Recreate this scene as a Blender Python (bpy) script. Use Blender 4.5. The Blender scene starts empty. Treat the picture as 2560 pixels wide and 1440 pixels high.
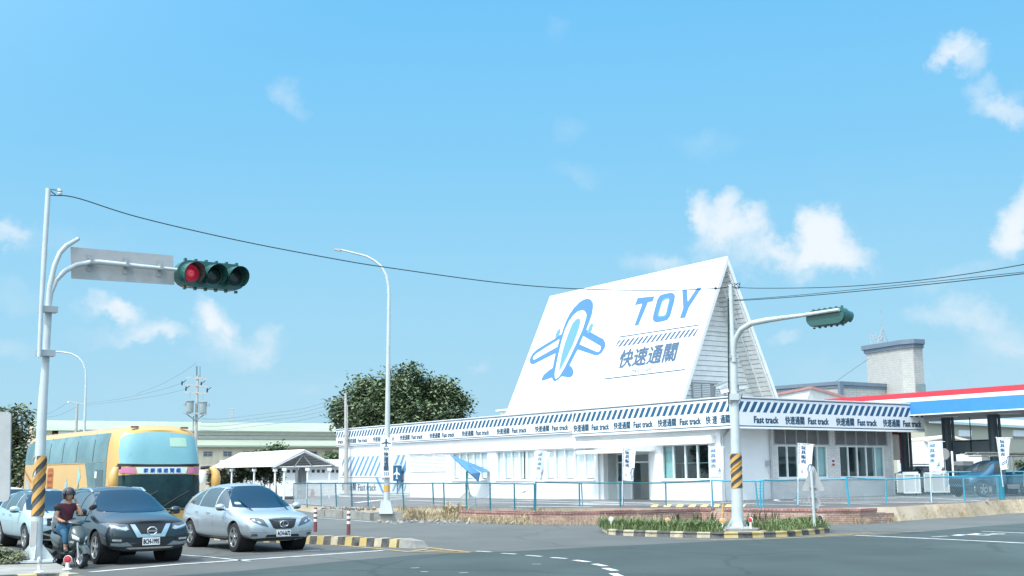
import bpy, bmesh, math, random
import numpy as np
from mathutils import Vector, Matrix
from mathutils.bvhtree import BVHTree
rnd = random.Random(7)
S = bpy.context.scene
COL = S.collection
PI = math.pi

# ------------------------------------------------------------------ camera
FPX, CAMH = 2950.0, 1.85
PITCH, ROLL = math.atan((1188 - 720) / FPX), math.radians(0.4)
c_f = np.array([0, math.cos(PITCH), math.sin(PITCH)])
_r0 = np.array([1.0, 0, 0]); _u0 = np.cross(_r0, c_f)
c_r = math.cos(ROLL) * _r0 - math.sin(ROLL) * _u0
c_u = math.cos(ROLL) * _u0 + math.sin(ROLL) * _r0
cam_d = bpy.data.cameras.new('camera'); cam = bpy.data.objects.new('camera', cam_d); COL.objects.link(cam)
cam.matrix_world = Matrix(((c_r[0], c_u[0], -c_f[0], 0), (c_r[1], c_u[1], -c_f[1], 0), (c_r[2], c_u[2], -c_f[2], CAMH), (0, 0, 0, 1)))
cam_d.sensor_width = 36; cam_d.lens = 36 * FPX / 2560; cam_d.clip_start = 0.1; cam_d.clip_end = 3000
S.camera = cam

# ------------------------------------------------------------------ sun, sky, exposure
SUN_EL = math.radians(57)
SUN_H = Vector((-0.64, -0.768))          # towards the sun, on the ground
sun_d = bpy.data.lights.new('sun', 'SUN'); sun = bpy.data.objects.new('sun', sun_d); COL.objects.link(sun)
sun_d.energy = 2.5; sun_d.angle = math.radians(0.5); sun_d.color = (1.0, 0.965, 0.9)
sdir = Vector((SUN_H.x * math.cos(SUN_EL), SUN_H.y * math.cos(SUN_EL), math.sin(SUN_EL)))
sun.rotation_euler = (-sdir).to_track_quat('-Z', 'Y').to_euler(); sun.location = (-30, -20, 60)
S.view_settings.view_transform = 'Standard'; S.view_settings.look = 'None'
S.view_settings.gamma = 1.0; S.view_settings.exposure = 0.3

world = bpy.data.worlds.new('World'); S.world = world; world.use_nodes = True
WT = world.node_tree
for n in list(WT.nodes): WT.nodes.remove(n)
def wn(t, **k):
    n = WT.nodes.new(t)
    for a, b in k.items(): setattr(n, a, b)
    return n
def wl(a, b): WT.links.new(a, b)
def wmath(op, a, b=None, c=None, clamp=False):
    n = wn('ShaderNodeMath', operation=op, use_clamp=clamp)
    for i, s in enumerate((a, b, c)):
        if s is None: continue
        if isinstance(s, (int, float)): n.inputs[i].default_value = s
        else: wl(s, n.inputs[i])
    return n.outputs[0]
sky = wn('ShaderNodeTexSky', sky_type='NISHITA', sun_disc=False, sun_elevation=SUN_EL,
         sun_rotation=math.atan2(SUN_H.x, SUN_H.y), air_density=1.0, dust_density=1.5, ozone_density=1.2)
tint = wn('ShaderNodeMix', data_type='RGBA', blend_type='MULTIPLY'); tint.inputs[0].default_value = 1.0
wl(sky.outputs[0], tint.inputs[6]); tint.inputs[7].default_value = (1.6, 2.0, 2.0, 1)
tc = wn('ShaderNodeTexCoord')
n1 = wn('ShaderNodeTexNoise'); n1.inputs['Scale'].default_value = 14; n1.inputs['Detail'].default_value = 6; n1.inputs['Roughness'].default_value = 0.6
wl(tc.outputs['Generated'], n1.inputs['Vector'])
v1 = wn('ShaderNodeVectorMath', operation='SUBTRACT'); wl(n1.outputs['Color'], v1.inputs[0]); v1.inputs[1].default_value = (.5, .5, .5)
v2 = wn('ShaderNodeVectorMath', operation='SCALE'); wl(v1.outputs[0], v2.inputs[0]); v2.inputs['Scale'].default_value = 0.06
v3 = wn('ShaderNodeVectorMath', operation='ADD'); n1b = wn('ShaderNodeTexNoise'); n1b.inputs['Scale'].default_value = 55; n1b.inputs['Detail'].default_value = 5; n1b.inputs['Roughness'].default_value = 0.65; wl(tc.outputs['Generated'], n1b.inputs['Vector'])
v4 = wn('ShaderNodeVectorMath', operation='SUBTRACT'); wl(n1b.outputs['Color'], v4.inputs[0]); v4.inputs[1].default_value = (.5, .5, .5)
v5 = wn('ShaderNodeVectorMath', operation='SCALE'); wl(v4.outputs[0], v5.inputs[0]); v5.inputs['Scale'].default_value = 0.022
v6 = wn('ShaderNodeVectorMath', operation='ADD'); wl(v2.outputs[0], v6.inputs[0]); wl(v5.outputs[0], v6.inputs[1])
wl(tc.outputs['Generated'], v3.inputs[0]); wl(v6.outputs[0], v3.inputs[1])
def ray(x, y): return c_f * FPX + c_r * (x - 1280) - c_u * (y - 720)
CLOUDS = [(715, 225, 50, 40, .5), (755, 262, 50, 34, .48), (2380, 125, 52, 42, .95), (2355, 160, 34, 30, .7), (2425, 160, 50, 34, .75), (2465, 225, 50, 36, .6), (2490, 275, 62, 34, .75), (2540, 290, 50, 40, .7), (2440, 250, 40, 24, .4), (2560, 240, 40, 30, .4),
          (1745, 530, 34, 50, .95), (1790, 570, 60, 52, .95), (1820, 520, 42, 34, .8), (1860, 590, 60, 52, .95), (1780, 620, 60, 40, .7), (2035, 575, 62, 58, 1.15), (2065, 625, 80, 55, 1.05), (2000, 640, 60, 46, .9), (1930, 645, 70, 34, .75), (2130, 655, 70, 44, .8), (1870, 660, 120, 36, .6), (2060, 685, 120, 28, .6),
          (2545, 560, 60, 60, 1.0), (2530, 620, 50, 46, .95), (2565, 490, 40, 44, .75), (20, 600, 80, 34, .72), (60, 580, 60, 30, .5), (180, 600, 150, 60, .36), (255, 752, 52, 34, .85), (295, 770, 50, 34, .75), (215, 775, 40, 22, .45), (350, 822, 80, 34, .75), (420, 830, 50, 26, .7), (250, 835, 130, 30, .42),
          (520, 785, 46, 44, 1.0), (565, 800, 52, 40, .9), (540, 840, 70, 40, .72), (680, 830, 36, 34, .62), (640, 862, 80, 38, .6), (560, 890, 120, 36, .5), (1640, 668, 90, 34, .62), (1700, 672, 60, 30, .5), (2360, 770, 100, 40, .66), (2450, 800, 100, 40, .66), (2530, 850, 110, 60, .58), (1950, 848, 44, 22, .55),
          (1425, 320, 62, 50, .34), (1440, 445, 80, 36, .36), (1765, 360, 100, 44, .36), (1385, 72, 52, 44, .34), (1190, 920, 40, 24, .52), (30, 740, 90, 46, .42), (30, 870, 90, 40, .5), (2420, 690, 160, 34, .46), (780, 960, 90, 20, .3), (1310, 300, 900, 200, .13), (2200, 560, 420, 240, .22), (700, 1000, 700, 90, .3), (2400, 950, 500, 90, .45)]
dens = None
for (px, py, w_, h_, st) in CLOUDS:
    d = ray(px, py); L = np.linalg.norm(d); d = d / L
    rr = np.cross(d, [0, 0, 1.0]); rr /= np.linalg.norm(rr); uu = np.cross(rr, d)
    a = wn('ShaderNodeVectorMath', operation='DOT_PRODUCT'); wl(v3.outputs[0], a.inputs[0]); a.inputs[1].default_value = tuple(rr * L / (w_ * 1.28))
    b = wn('ShaderNodeVectorMath', operation='DOT_PRODUCT'); wl(v3.outputs[0], b.inputs[0]); b.inputs[1].default_value = tuple(uu * L / (h_ * 1.28))
    q = wmath('MULTIPLY_ADD', b.outputs['Value'], b.outputs['Value'], wmath('MULTIPLY', a.outputs['Value'], a.outputs['Value']))
    q = wmath('MAXIMUM', wmath('MULTIPLY_ADD', q, -st, st), 0.0)
    dens = q if dens is None else wmath('ADD', wmath('MULTIPLY', wmath('MINIMUM', dens, q), .35), wmath('MAXIMUM', dens, q))
n2 = wn('ShaderNodeTexNoise'); n2.inputs['Scale'].default_value = 26; n2.inputs['Detail'].default_value = 8; n2.inputs['Roughness'].default_value = 0.62
wl(tc.outputs['Generated'], n2.inputs['Vector'])
dn = wmath('MULTIPLY_ADD', wmath('SUBTRACT', n2.outputs['Fac'], .5), wmath('MULTIPLY_ADD', dens, .9, .1), dens)
mr = wn('ShaderNodeMapRange', interpolation_type='SMOOTHSTEP'); wl(dn, mr.inputs[0]); mr.inputs[1].default_value = .12; mr.inputs[2].default_value = 1.3
mr.inputs[4].default_value = .86
cr = wn('ShaderNodeMix', data_type='RGBA'); wl(mr.outputs[0], cr.inputs[0])
cr.inputs[6].default_value = (4.0, 4.75, 5.3, 1); cr.inputs[7].default_value = (5.35, 5.45, 5.6, 1)
# paler, hazier air towards the horizon
sz = wn('ShaderNodeSeparateXYZ'); wl(tc.outputs['Generated'], sz.inputs[0])
hr = wn('ShaderNodeValToRGB'); wl(wmath('MULTIPLY', sz.outputs['Z'], 2.0), hr.inputs[0])
for i, (p_, c_) in enumerate([(0, (.47, .74, .88)), (.28, (.36, .70, .93)), (.52, (.25, .63, .95)), (.8, (.175, .565, .96)), (1.0, (.15, .52, .95))]):
    e = hr.color_ramp.elements[i] if i < 2 else hr.color_ramp.elements.new(p_)
    e.position = p_; e.color = c_ + (1,)
hs = wn('ShaderNodeMix', data_type='RGBA', blend_type='MULTIPLY'); hs.inputs[0].default_value = 1; wl(hr.outputs[0], hs.inputs[6]); hs.inputs[7].default_value = (5.4, 5.4, 5.4, 1)
hz = wn('ShaderNodeMapRange'); wl(sz.outputs['Z'], hz.inputs[0]); hz.inputs[1].default_value = .44; hz.inputs[2].default_value = .75; hz.inputs[3].default_value = 1; hz.inputs[4].default_value = 0
hm = wn('ShaderNodeMix', data_type='RGBA'); wl(hz.outputs[0], hm.inputs[0]); wl(tint.outputs[2], hm.inputs[6]); wl(hs.outputs[2], hm.inputs[7])
sd = wn('ShaderNodeVectorMath', operation='DOT_PRODUCT'); wl(tc.outputs['Generated'], sd.inputs[0]); sd.inputs[1].default_value = tuple(sdir)     # glow added to the sunward sky, out of view, to fill the shade
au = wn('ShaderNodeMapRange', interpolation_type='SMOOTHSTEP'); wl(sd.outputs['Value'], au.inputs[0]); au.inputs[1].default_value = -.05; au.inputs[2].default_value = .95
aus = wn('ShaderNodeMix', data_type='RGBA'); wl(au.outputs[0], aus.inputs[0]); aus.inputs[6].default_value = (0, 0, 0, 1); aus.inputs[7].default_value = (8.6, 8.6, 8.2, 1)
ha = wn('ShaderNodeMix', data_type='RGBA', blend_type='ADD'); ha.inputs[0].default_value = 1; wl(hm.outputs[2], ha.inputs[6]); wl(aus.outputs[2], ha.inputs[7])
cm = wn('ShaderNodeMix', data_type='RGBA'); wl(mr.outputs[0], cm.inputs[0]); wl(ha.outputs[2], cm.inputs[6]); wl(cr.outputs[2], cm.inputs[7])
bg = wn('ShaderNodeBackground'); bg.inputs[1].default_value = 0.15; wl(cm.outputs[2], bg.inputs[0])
wo = wn('ShaderNodeOutputWorld'); wl(bg.outputs[0], wo.inputs[0])

# ------------------------------------------------------------------ pixel -> place
CAMP = np.array([0, 0, CAMH])
def G(x, y, z=0.0):
    d = ray(x, y); return Vector(CAMP + d * (z - CAMH) / d[2])
def D(x, y, Y):
    d = ray(x, y); return Vector(CAMP + d * Y / d[1])
def ONP(x, y, p, n):
    d = ray(x, y); return Vector(CAMP + d * ((np.array(p) - CAMP) @ np.array(n)) / (d @ np.array(n)))
# the shop's own axes: A runs along its long side, B along its short side
A = Vector((-.548, .837, 0)).normalized(); B = Vector((.837, .548, 0)).normalized(); ZV = Vector((0, 0, 1))
LZ = 0.475
C0 = G(1805.5, 1252, LZ); C0.z = 0
def lot(x, y):
    d = Vector((x, y, 0)) - C0
    return LZ - .0064 * max(-12, min(60, d.dot(A))) + .006 * max(-12, min(40, d.dot(B)))
def P(a, b, z=0): return C0 + A * a + B * b + Vector((0, 0, z))
def PL(a, b, z=0):
    p = P(a, b); return Vector((p.x, p.y, lot(p.x, p.y) + z))
def GL(x, y, dz=0):
    z = LZ
    for _ in range(6):
        p = G(x, y, z + dz); z = lot(p.x, p.y)
    return G(x, y, z + dz)
def ONA(x, y, a):
    p = ONP(x, y, P(a, 0), A) - C0; return p.dot(A), p.dot(B), p.z
def ONB(x, y, b):
    p = ONP(x, y, P(0, b), B) - C0; return p.dot(A), p.dot(B), p.z

# ------------------------------------------------------------------ materials
MATS = {}
def M(name, col, rough=.6, metal=0.0, var=.12, scale=2.0, bump=0.0, spec=.5, coat=0.0, emit=None, alpha=None, vcol2=None, bscale=None):
    if name in MATS: return MATS[name]
    m = bpy.data.materials.new(name); m.use_nodes = True; t = m.node_tree; b = t.nodes['Principled BSDF']
    b.inputs['Roughness'].default_value = rough; b.inputs['Metallic'].default_value = metal
    b.inputs['Specular IOR Level'].default_value = spec; b.inputs['Coat Weight'].default_value = coat; b.inputs['Coat Roughness'].default_value = .06
    c = tuple(col) + (1,)
    b.inputs['Base Color'].default_value = c
    if var or bump:
        tcn = t.nodes.new('ShaderNodeTexCoord'); nz = t.nodes.new('ShaderNodeTexNoise')
        nz.inputs['Scale'].default_value = scale; nz.inputs['Detail'].default_value = 7; nz.inputs['Roughness'].default_value = .65
        t.links.new(tcn.outputs['Object'], nz.inputs['Vector'])
        if var:
            mx = t.nodes.new('ShaderNodeMix'); mx.data_type = 'RGBA'
            rp = t.nodes.new('ShaderNodeMapRange'); rp.inputs[1].default_value = .3; rp.inputs[2].default_value = .7
            t.links.new(nz.outputs['Fac'], rp.inputs[0]); t.links.new(rp.outputs[0], mx.inputs[0])
            mx.inputs[6].default_value = tuple(x * (1 - var) for x in col) + (1,)
            mx.inputs[7].default_value = (tuple(vcol2) if vcol2 else tuple(min(1, x * (1 + var)) for x in col)) + (1,)
            t.links.new(mx.outputs[2], b.inputs['Base Color'])
        if bump:
            n3 = t.nodes.new('ShaderNodeTexNoise'); n3.inputs['Scale'].default_value = bscale or scale * 6; n3.inputs['Detail'].default_value = 5
            t.links.new(tcn.outputs['Object'], n3.inputs['Vector'])
            bp = t.nodes.new('ShaderNodeBump'); bp.inputs['Strength'].default_value = bump; bp.inputs['Distance'].default_value = .02
            t.links.new(n3.outputs['Fac'], bp.inputs['Height']); t.links.new(bp.outputs[0], b.inputs['Normal'])
    if emit:
        b.inputs['Emission Color'].default_value = tuple(emit[:3]) + (1,); b.inputs['Emission Strength'].default_value = emit[3]
    MATS[name] = m; return m
def node(t, typ, **k):
    n = t.nodes.new(typ)
    for a, b in k.items(): setattr(n, a, b)
    return n
def glass(name, tintc, refl=.9, rough=.02, trans=True):
    if name in MATS: return MATS[name]
    m = bpy.data.materials.new(name); m.use_nodes = True; t = m.node_tree
    for n in list(t.nodes): t.nodes.remove(n)
    o = node(t, 'ShaderNodeOutputMaterial'); mx = node(t, 'ShaderNodeMixShader'); g = node(t, 'ShaderNodeBsdfGlossy'); g.inputs['Roughness'].default_value = rough
    g.inputs['Color'].default_value = (refl, refl, refl, 1)
    tr = node(t, 'ShaderNodeBsdfTransparent'); tr.inputs['Color'].default_value = tuple(tintc) + (1,)
    f = node(t, 'ShaderNodeFresnel'); ge = node(t, 'ShaderNodeNewGeometry'); mr_ = node(t, 'ShaderNodeMapRange'); mr_.inputs[3].default_value = 1.8; mr_.inputs[4].default_value = 1 / 1.8
    t.links.new(ge.outputs['Backfacing'], mr_.inputs[0]); t.links.new(mr_.outputs[0], f.inputs['IOR'])
    t.links.new(f.outputs[0], mx.inputs[0]); t.links.new(tr.outputs[0], mx.inputs[1]); t.links.new(g.outputs[0], mx.inputs[2]); t.links.new(mx.outputs[0], o.inputs[0])
    MATS[name] = m; return m

# ------------------------------------------------------------------ mesh builder
class MB:
    def __init__(s): s.v = []; s.f = []; s.m = []; s.mi = 0
    def add(s, vs, fs, mi=None):
        o = len(s.v); s.v += [Vector(x) for x in vs]
        for f in fs: s.f.append([i + o for i in f]); s.m.append(s.mi if mi is None else mi)
        return s
    def ob(s, o, u, v, w, mi=None):      # box from a corner and three edges
        o, u, v, w = Vector(o), Vector(u), Vector(v), Vector(w)
        return s.add([o, o + u, o + u + v, o + v, o + w, o + u + w, o + u + v + w, o + v + w],
                     [(0, 3, 2, 1), (4, 5, 6, 7), (0, 1, 5, 4), (1, 2, 6, 5), (2, 3, 7, 6), (3, 0, 4, 7)], mi)
    def box(s, c, d, rz=0, mi=None, R=None):
        m = R if R is not None else Matrix.Rotation(rz, 3, 'Z')
        u, v, w = m @ Vector((d[0], 0, 0)), m @ Vector((0, d[1], 0)), m @ Vector((0, 0, d[2]))
        return s.ob(Vector(c) - (u + v + w) / 2, u, v, w, mi)
    def quad(s, *p, mi=None): return s.add(p, [tuple(range(len(p)))], mi)
    def prism(s, pts, ext, mi=None):
        n = len(pts); e = Vector(ext); p = [Vector(x) for x in pts]
        return s.add(p + [x + e for x in p], [tuple(range(n))[::-1], tuple(range(n, 2 * n))] + [(i, (i + 1) % n, n + (i + 1) % n, n + i) for i in range(n)], mi)
    def tube(s, pts, r, n=8, caps=True, mi=None):
        pts = [Vector(p) for p in pts]; k = len(pts); rs = r if isinstance(r, (list, tuple)) else [r] * k
        t0 = (pts[1] - pts[0]).normalized(); up = Vector((0, 0, 1)) if abs(t0.z) < .9 else Vector((1, 0, 0))
        nn = t0.cross(up).normalized(); vs = []
        for i, p in enumerate(pts):
            t = (pts[min(i + 1, k - 1)] - pts[max(i - 1, 0)]).normalized()
            nn = (nn - t * nn.dot(t)).normalized(); bb = t.cross(nn)
            for j in range(n):
                a = 2 * PI * j / n; vs.append(p + (nn * math.cos(a) + bb * math.sin(a)) * rs[i])
        fs = [(i * n + j, i * n + (j + 1) % n, (i + 1) * n + (j + 1) % n, (i + 1) * n + j) for i in range(k - 1) for j in range(n)]
        if caps: fs += [tuple(range(n))[::-1], tuple(range((k - 1) * n, k * n))]
        return s.add(vs, fs, mi)
    def lathe(s, prof, o=(0, 0, 0), ax=(0, 0, 1), n=20, mi=None):   # profile (radius, height along ax)
        ax = Vector(ax).normalized(); o = Vector(o); u = ax.cross(Vector((0, 0, 1)) if abs(ax.z) < .9 else Vector((1, 0, 0))).normalized(); w = ax.cross(u)
        vs = [o + ax * h + (u * math.cos(2 * PI * j / n) + w * math.sin(2 * PI * j / n)) * r for r, h in prof for j in range(n)]
        k = len(prof)
        return s.add(vs, [(i * n + j, i * n + (j + 1) % n, (i + 1) * n + (j + 1) % n, (i + 1) * n + j) for i in range(k - 1) for j in range(n)], mi)
    def ball(s, c, r, n=12, k=8, mi=None, R=None):
        r = (r, r, r) if isinstance(r, (int, float)) else r; c = Vector(c); vs = []; R = R or Matrix.Identity(3)
        for i in range(k + 1):
            th = PI * i / k
            for j in range(n): vs.append(c + R @ Vector((r[0] * math.sin(th) * math.cos(2 * PI * j / n), r[1] * math.sin(th) * math.sin(2 * PI * j / n), r[2] * math.cos(th))))
        return s.add(vs, [(i * n + j, (i + 1) * n + j, (i + 1) * n + (j + 1) % n, i * n + (j + 1) % n) for i in range(k) for j in range(n)], mi)
    def ribbon(s, pts, w, up=(0, 0, 1), mi=None):
        pts = [Vector(p) for p in pts]; up = Vector(up); k = len(pts); vs = []
        for i, p in enumerate(pts):
            t = (pts[min(i + 1, k - 1)] - pts[max(i - 1, 0)]).normalized(); q = t.cross(up).normalized() * (w / 2); vs += [p - q, p + q]
        return s.add(vs, [(2 * i, 2 * i + 1, 2 * i + 3, 2 * i + 2) for i in range(k - 1)], mi)
    def join(s, o, mi=None):
        n = len(s.v); s.v += o.v
        for f, m in zip(o.f, o.m): s.f.append([i + n for i in f]); s.m.append(m if mi is None else mi)
        return s
    def xf(s, mat): s.v = [mat @ v for v in s.v]; return s
MW = {}
def link(o): COL.objects.link(o); return o
def tag(o, label, cat=None, group=None, kind=None):
    if label: o['label'] = label
    if cat: o['category'] = cat
    if group: o['group'] = group
    if kind: o['kind'] = kind
    return o
def T(name, label, cat, loc=(0, 0, 0), rz=0.0, group=None):
    o = link(bpy.data.objects.new(name, None)); o.location = loc; o.rotation_euler = (0, 0, rz); o.empty_display_size = .2
    MW[o.name] = Matrix.Translation(Vector(loc)) @ Matrix.Rotation(rz, 4, 'Z'); return tag(o, label, cat, group, 'thing')
def build(name, mb, mats, parent=None, smooth=False, local=False, label=None, fix=False, keep=False):
    if not isinstance(mats, (list, tuple)): mats = [mats]
    me = bpy.data.meshes.new(name); v = mb.v; org = None
    if parent is not None and not local:
        inv = MW[parent.name].inverted(); v = [inv @ p for p in v]
    elif parent is None and not keep:
        org = Vector((sum(p.x for p in v) / len(v), sum(p.y for p in v) / len(v), min(p.z for p in v))); v = [p - org for p in v]
    me.from_pydata([tuple(p) for p in v], [], mb.f); me.update()
    for m in mats: me.materials.append(m)
    for p, mi in zip(me.polygons, mb.m): p.material_index = mi; p.use_smooth = bool(smooth)
    if fix:
        bm = bmesh.new(); bm.from_mesh(me); bmesh.ops.recalc_face_normals(bm, faces=bm.faces); bm.to_mesh(me); bm.free()
    if smooth and hasattr(me, 'set_sharp_from_angle'): me.set_sharp_from_angle(angle=math.radians(smooth if smooth > 1 else 40))
    o = link(bpy.data.objects.new(name, me))
    if parent is not None: o.parent = parent; MW[o.name] = MW[parent.name]
    if org is not None: o.location = org
    if label: o['label'] = label
    return o
def piv(name, parent):      # a part that only carries sub-parts
    o = link(bpy.data.objects.new(name, None)); o.parent = parent; MW[o.name] = MW[parent.name]; o.empty_display_size = .1; return o
def copy_tree(o, parent=None):
    c = link(o.copy())
    if parent is not None: c.parent = parent
    for ch in list(o.children): copy_tree(ch, c)
    return c
# ------------------------------------------------------------------ lettering
TXT = {}
def text2d(s, bold=.0, res=2):
    k = (s, bold, res)
    if k not in TXT:
        c = bpy.data.curves.new('lettering', 'FONT'); c.body = s; c.resolution_u = res; c.offset = bold
        o = link(bpy.data.objects.new('lettering', c)); dg = bpy.context.evaluated_depsgraph_get(); me = bpy.data.meshes.new_from_object(o.evaluated_get(dg))
        vs = [(v.co.x, v.co.y) for v in me.vertices]; fs = [tuple(p.vertices) for p in me.polygons]
        bpy.data.objects.remove(o); bpy.data.curves.remove(c); bpy.data.meshes.remove(me)
        x0 = min(x for x, y in vs); x1 = max(x for x, y in vs); y0 = min(y for x, y in vs); y1 = max(y for x, y in vs)
        TXT[k] = ([((x - x0) / (x1 - x0), (y - y0) / (y1 - y0)) for x, y in vs], fs)
    return TXT[k]
def put_text(mb, s, o, u, v, bold=.0, shear=0.0, mi=None, res=2):   # u, v: full width and full height vectors
    vs, fs = text2d(s, 0, res); o, u, v = Vector(o), Vector(u), Vector(v); n = u.cross(v).normalized(); h = v.length * bold
    for k, (dx, dy) in enumerate([(0, 0), (1, 0), (-1, 0), (0, 1), (0, -1)] if bold else [(0, 0)]):
        q = o + u.normalized() * dx * h + v.normalized() * dy * h + n * (.0006 * k); mb.add([q + u * (x + shear * y) + v * y for x, y in vs], fs, mi)
    return mb
# ================================================================== ground, road, lot
def asphalt(name, col, patch=.16):
    m = M(name, col, .88, var=0, bump=0, spec=.25); t = m.node_tree; b = t.nodes['Principled BSDF']
    tcn = node(t, 'ShaderNodeTexCoord'); mp = node(t, 'ShaderNodeMapping'); mp.inputs['Rotation'].default_value = (0, 0, math.radians(-37)); mp.inputs['Scale'].default_value = (.5, .13, 1)
    t.links.new(tcn.outputs['Object'], mp.inputs[0])
    na = node(t, 'ShaderNodeTexNoise'); na.inputs['Scale'].default_value = 1.6; na.inputs['Detail'].default_value = 6; t.links.new(mp.outputs[0], na.inputs['Vector'])
    nb = node(t, 'ShaderNodeTexNoise'); nb.inputs['Scale'].default_value = 45; nb.inputs['Detail'].default_value = 4; t.links.new(tcn.outputs['Object'], nb.inputs['Vector'])
    nc = node(t, 'ShaderNodeTexNoise'); nc.inputs['Scale'].default_value = .35; nc.inputs['Detail'].default_value = 8; t.links.new(tcn.outputs['Object'], nc.inputs['Vector'])
    a1 = node(t, 'ShaderNodeMath', operation='MULTIPLY_ADD'); t.links.new(na.outputs['Fac'], a1.inputs[0]); a1.inputs[1].default_value = .5; t.links.new(nc.outputs['Fac'], a1.inputs[2])
    a2 = node(t, 'ShaderNodeMath', operation='MULTIPLY_ADD'); t.links.new(nb.outputs['Fac'], a2.inputs[0]); a2.inputs[1].default_value = .55; t.links.new(a1.outputs[0], a2.inputs[2])
    r = node(t, 'ShaderNodeMapRange'); r.inputs[1].default_value = .7; r.inputs[2].default_value = 1.35; t.links.new(a2.outputs[0], r.inputs[0])
    x = node(t, 'ShaderNodeMix', data_type='RGBA'); t.links.new(r.outputs[0], x.inputs[0])
    x.inputs[6].default_value = tuple(c * (1 - patch) for c in col) + (1,); x.inputs[7].default_value = tuple(c * (1 + patch) for c in col) + (1,)
    # hairline cracks and darker repair bands
    dv = node(t, 'ShaderNodeVectorMath', operation='MULTIPLY_ADD'); t.links.new(nc.outputs['Color'], dv.inputs[0]); dv.inputs[1].default_value = (1.6, 1.6, 0); t.links.new(tcn.outputs['Object'], dv.inputs[2])
    vo = node(t, 'ShaderNodeTexVoronoi', feature='DISTANCE_TO_EDGE'); vo.inputs['Scale'].default_value = .16; t.links.new(dv.outputs[0], vo.inputs['Vector'])
    ck = node(t, 'ShaderNodeMapRange'); ck.inputs[1].default_value = .004; ck.inputs[2].default_value = .012; ck.inputs[3].default_value = .8; ck.inputs[4].default_value = 1; t.links.new(vo.outputs['Distance'], ck.inputs[0])
    nd = node(t, 'ShaderNodeTexNoise'); nd.inputs['Scale'].default_value = .1; nd.inputs['Detail'].default_value = 3; t.links.new(mp.outputs[0], nd.inputs['Vector'])
    rd_ = node(t, 'ShaderNodeMapRange'); rd_.inputs[1].default_value = .42; rd_.inputs[2].default_value = .56; rd_.inputs[3].default_value = .84; rd_.inputs[4].default_value = 1.06; t.links.new(nd.outputs['Fac'], rd_.inputs[0])
    cm1 = node(t, 'ShaderNodeMath', operation='MULTIPLY'); t.links.new(ck.outputs[0], cm1.inputs[0]); t.links.new(rd_.outputs[0], cm1.inputs[1])
    mu = node(t, 'ShaderNodeMix', data_type='RGBA', blend_type='MULTIPLY'); mu.inputs[0].default_value = 1; t.links.new(x.outputs[2], mu.inputs[6]); t.links.new(cm1.outputs[0], mu.inputs[7])
    t.links.new(mu.outputs[2], b.inputs['Base Color'])
    bp = node(t, 'ShaderNodeBump'); bp.inputs['Strength'].default_value = .5; bp.inputs['Distance'].default_value = .01
    t.links.new(nb.outputs['Fac'], bp.inputs['Height']); t.links.new(bp.outputs[0], b.inputs['Normal'])
    return m
road_old = asphalt('worn asphalt', (.125, .133, .128)); road_new = asphalt('newer asphalt', (.06, .083, .082), .22)
m_dirt = M('dry earth', (.36, .3, .22), .95, var=.3, scale=.6)
m_white = M('road paint white', (.42, .43, .42), .75, var=.25, scale=3, vcol2=(.72, .73, .72)); m_yel = M('worn road paint yellow', (.42, .3, .12), .75, var=.35, scale=4)
m_lot = asphalt('lot asphalt', (.125, .125, .125), .25)
m_conc = M('concrete', (.27, .265, .24), .9, var=.25, scale=1.6, bump=.3); m_concw = M('pale concrete', (.5, .5, .46), .9, var=.25, scale=2, bump=.3)
def sheet(name, pts, z, m):
    mb = MB(); mb.quad(*[(p[0], p[1], z) for p in pts]); o = build(name, mb, m, keep=True); return tag(o, None, kind='structure')
sheet('ground', [(-900, -200), (900, -200), (900, 1800), (-900, 1800)], -.03, m_dirt)
sheet('road', [(-120, -40), (160, -40), (160, 170), (-120, 170)], 0, road_old)
gp = [G(x, y) for x, y in [(1060, 1386), (1190, 1381), (1300, 1378), (1520, 1366), (1800, 1353), (2090, 1342), (2220, 1336), (2310, 1329), (2440, 1317), (2600, 1306), (2720, 1330)]]
gp = [(p.x, p.y) for p in gp] + [(22, -6), (-7.5, -6)] + [(p.x, p.y) for p in (G(330, 1446), G(600, 1428), G(850, 1404))]
sheet('road_resurfacing', gp, .004, road_new)

def strip(name, px, w, m, z=.008, group=None, plane=G):
    pts = [plane(x, y, z) for x, y in px]; mb = MB(); mb.ribbon(pts, w)
    return tag(build(name, mb, m, keep=True), None, kind='structure')
strip('stop_line', [(225, 1430), (440, 1411), (700, 1393.5), (960, 1376)], .17, m_white)
strip('waiting_box_line', [(440, 1386), (520, 1392), (625, 1403)], .1, m_white)
strip('waiting_box_line', [(640, 1376), (720, 1377.5), (800, 1375)], .1, m_white)
strip('edge_line', [(793, 1294.5), (860, 1299), (929, 1304.5), (990, 1308)], .12, m_white)
for q in [(1191, 1377.7, 1229, 1379.7), (1254, 1383, 1290, 1385), (1315, 1388, 1354, 1390.8), (1378, 1393.6, 1418, 1396), (1436, 1400, 1472, 1404.5), (1486, 1409.5, 1513, 1415), (1513, 1420, 1538, 1426.5), (1532, 1433, 1550, 1441)]:
    strip('lane_dash', [q[:2], q[2:]], .13 if q[0] < 1400 else .17, m_white)
strip('white_line', [(2138, 1338), (2300, 1345), (2560, 1357.5), (2650, 1362)], .2, m_white)
strip('white_line', [(2455, 1328), (2560, 1332.5), (2650, 1336)], .16, m_white)
strip('white_line', [(2330, 1342), (2370, 1340)], .12, m_white)
strip('bicycle_marking', [(2388, 1339), (2405, 1336.5), (2425, 1337), (2447, 1334), (2470, 1336), (2490, 1334.5), (2512, 1335)], .3, m_white)
strip('bicycle_marking', [(2440, 1337.5), (2475, 1338.5)], .2, m_white)
strip('yellow_line', [(1690, 1347), (1800, 1349.5), (1930, 1346.5), (2050, 1341), (2130, 1336), (2310, 1327.5)], .12, m_yel, z=.009)
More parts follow.
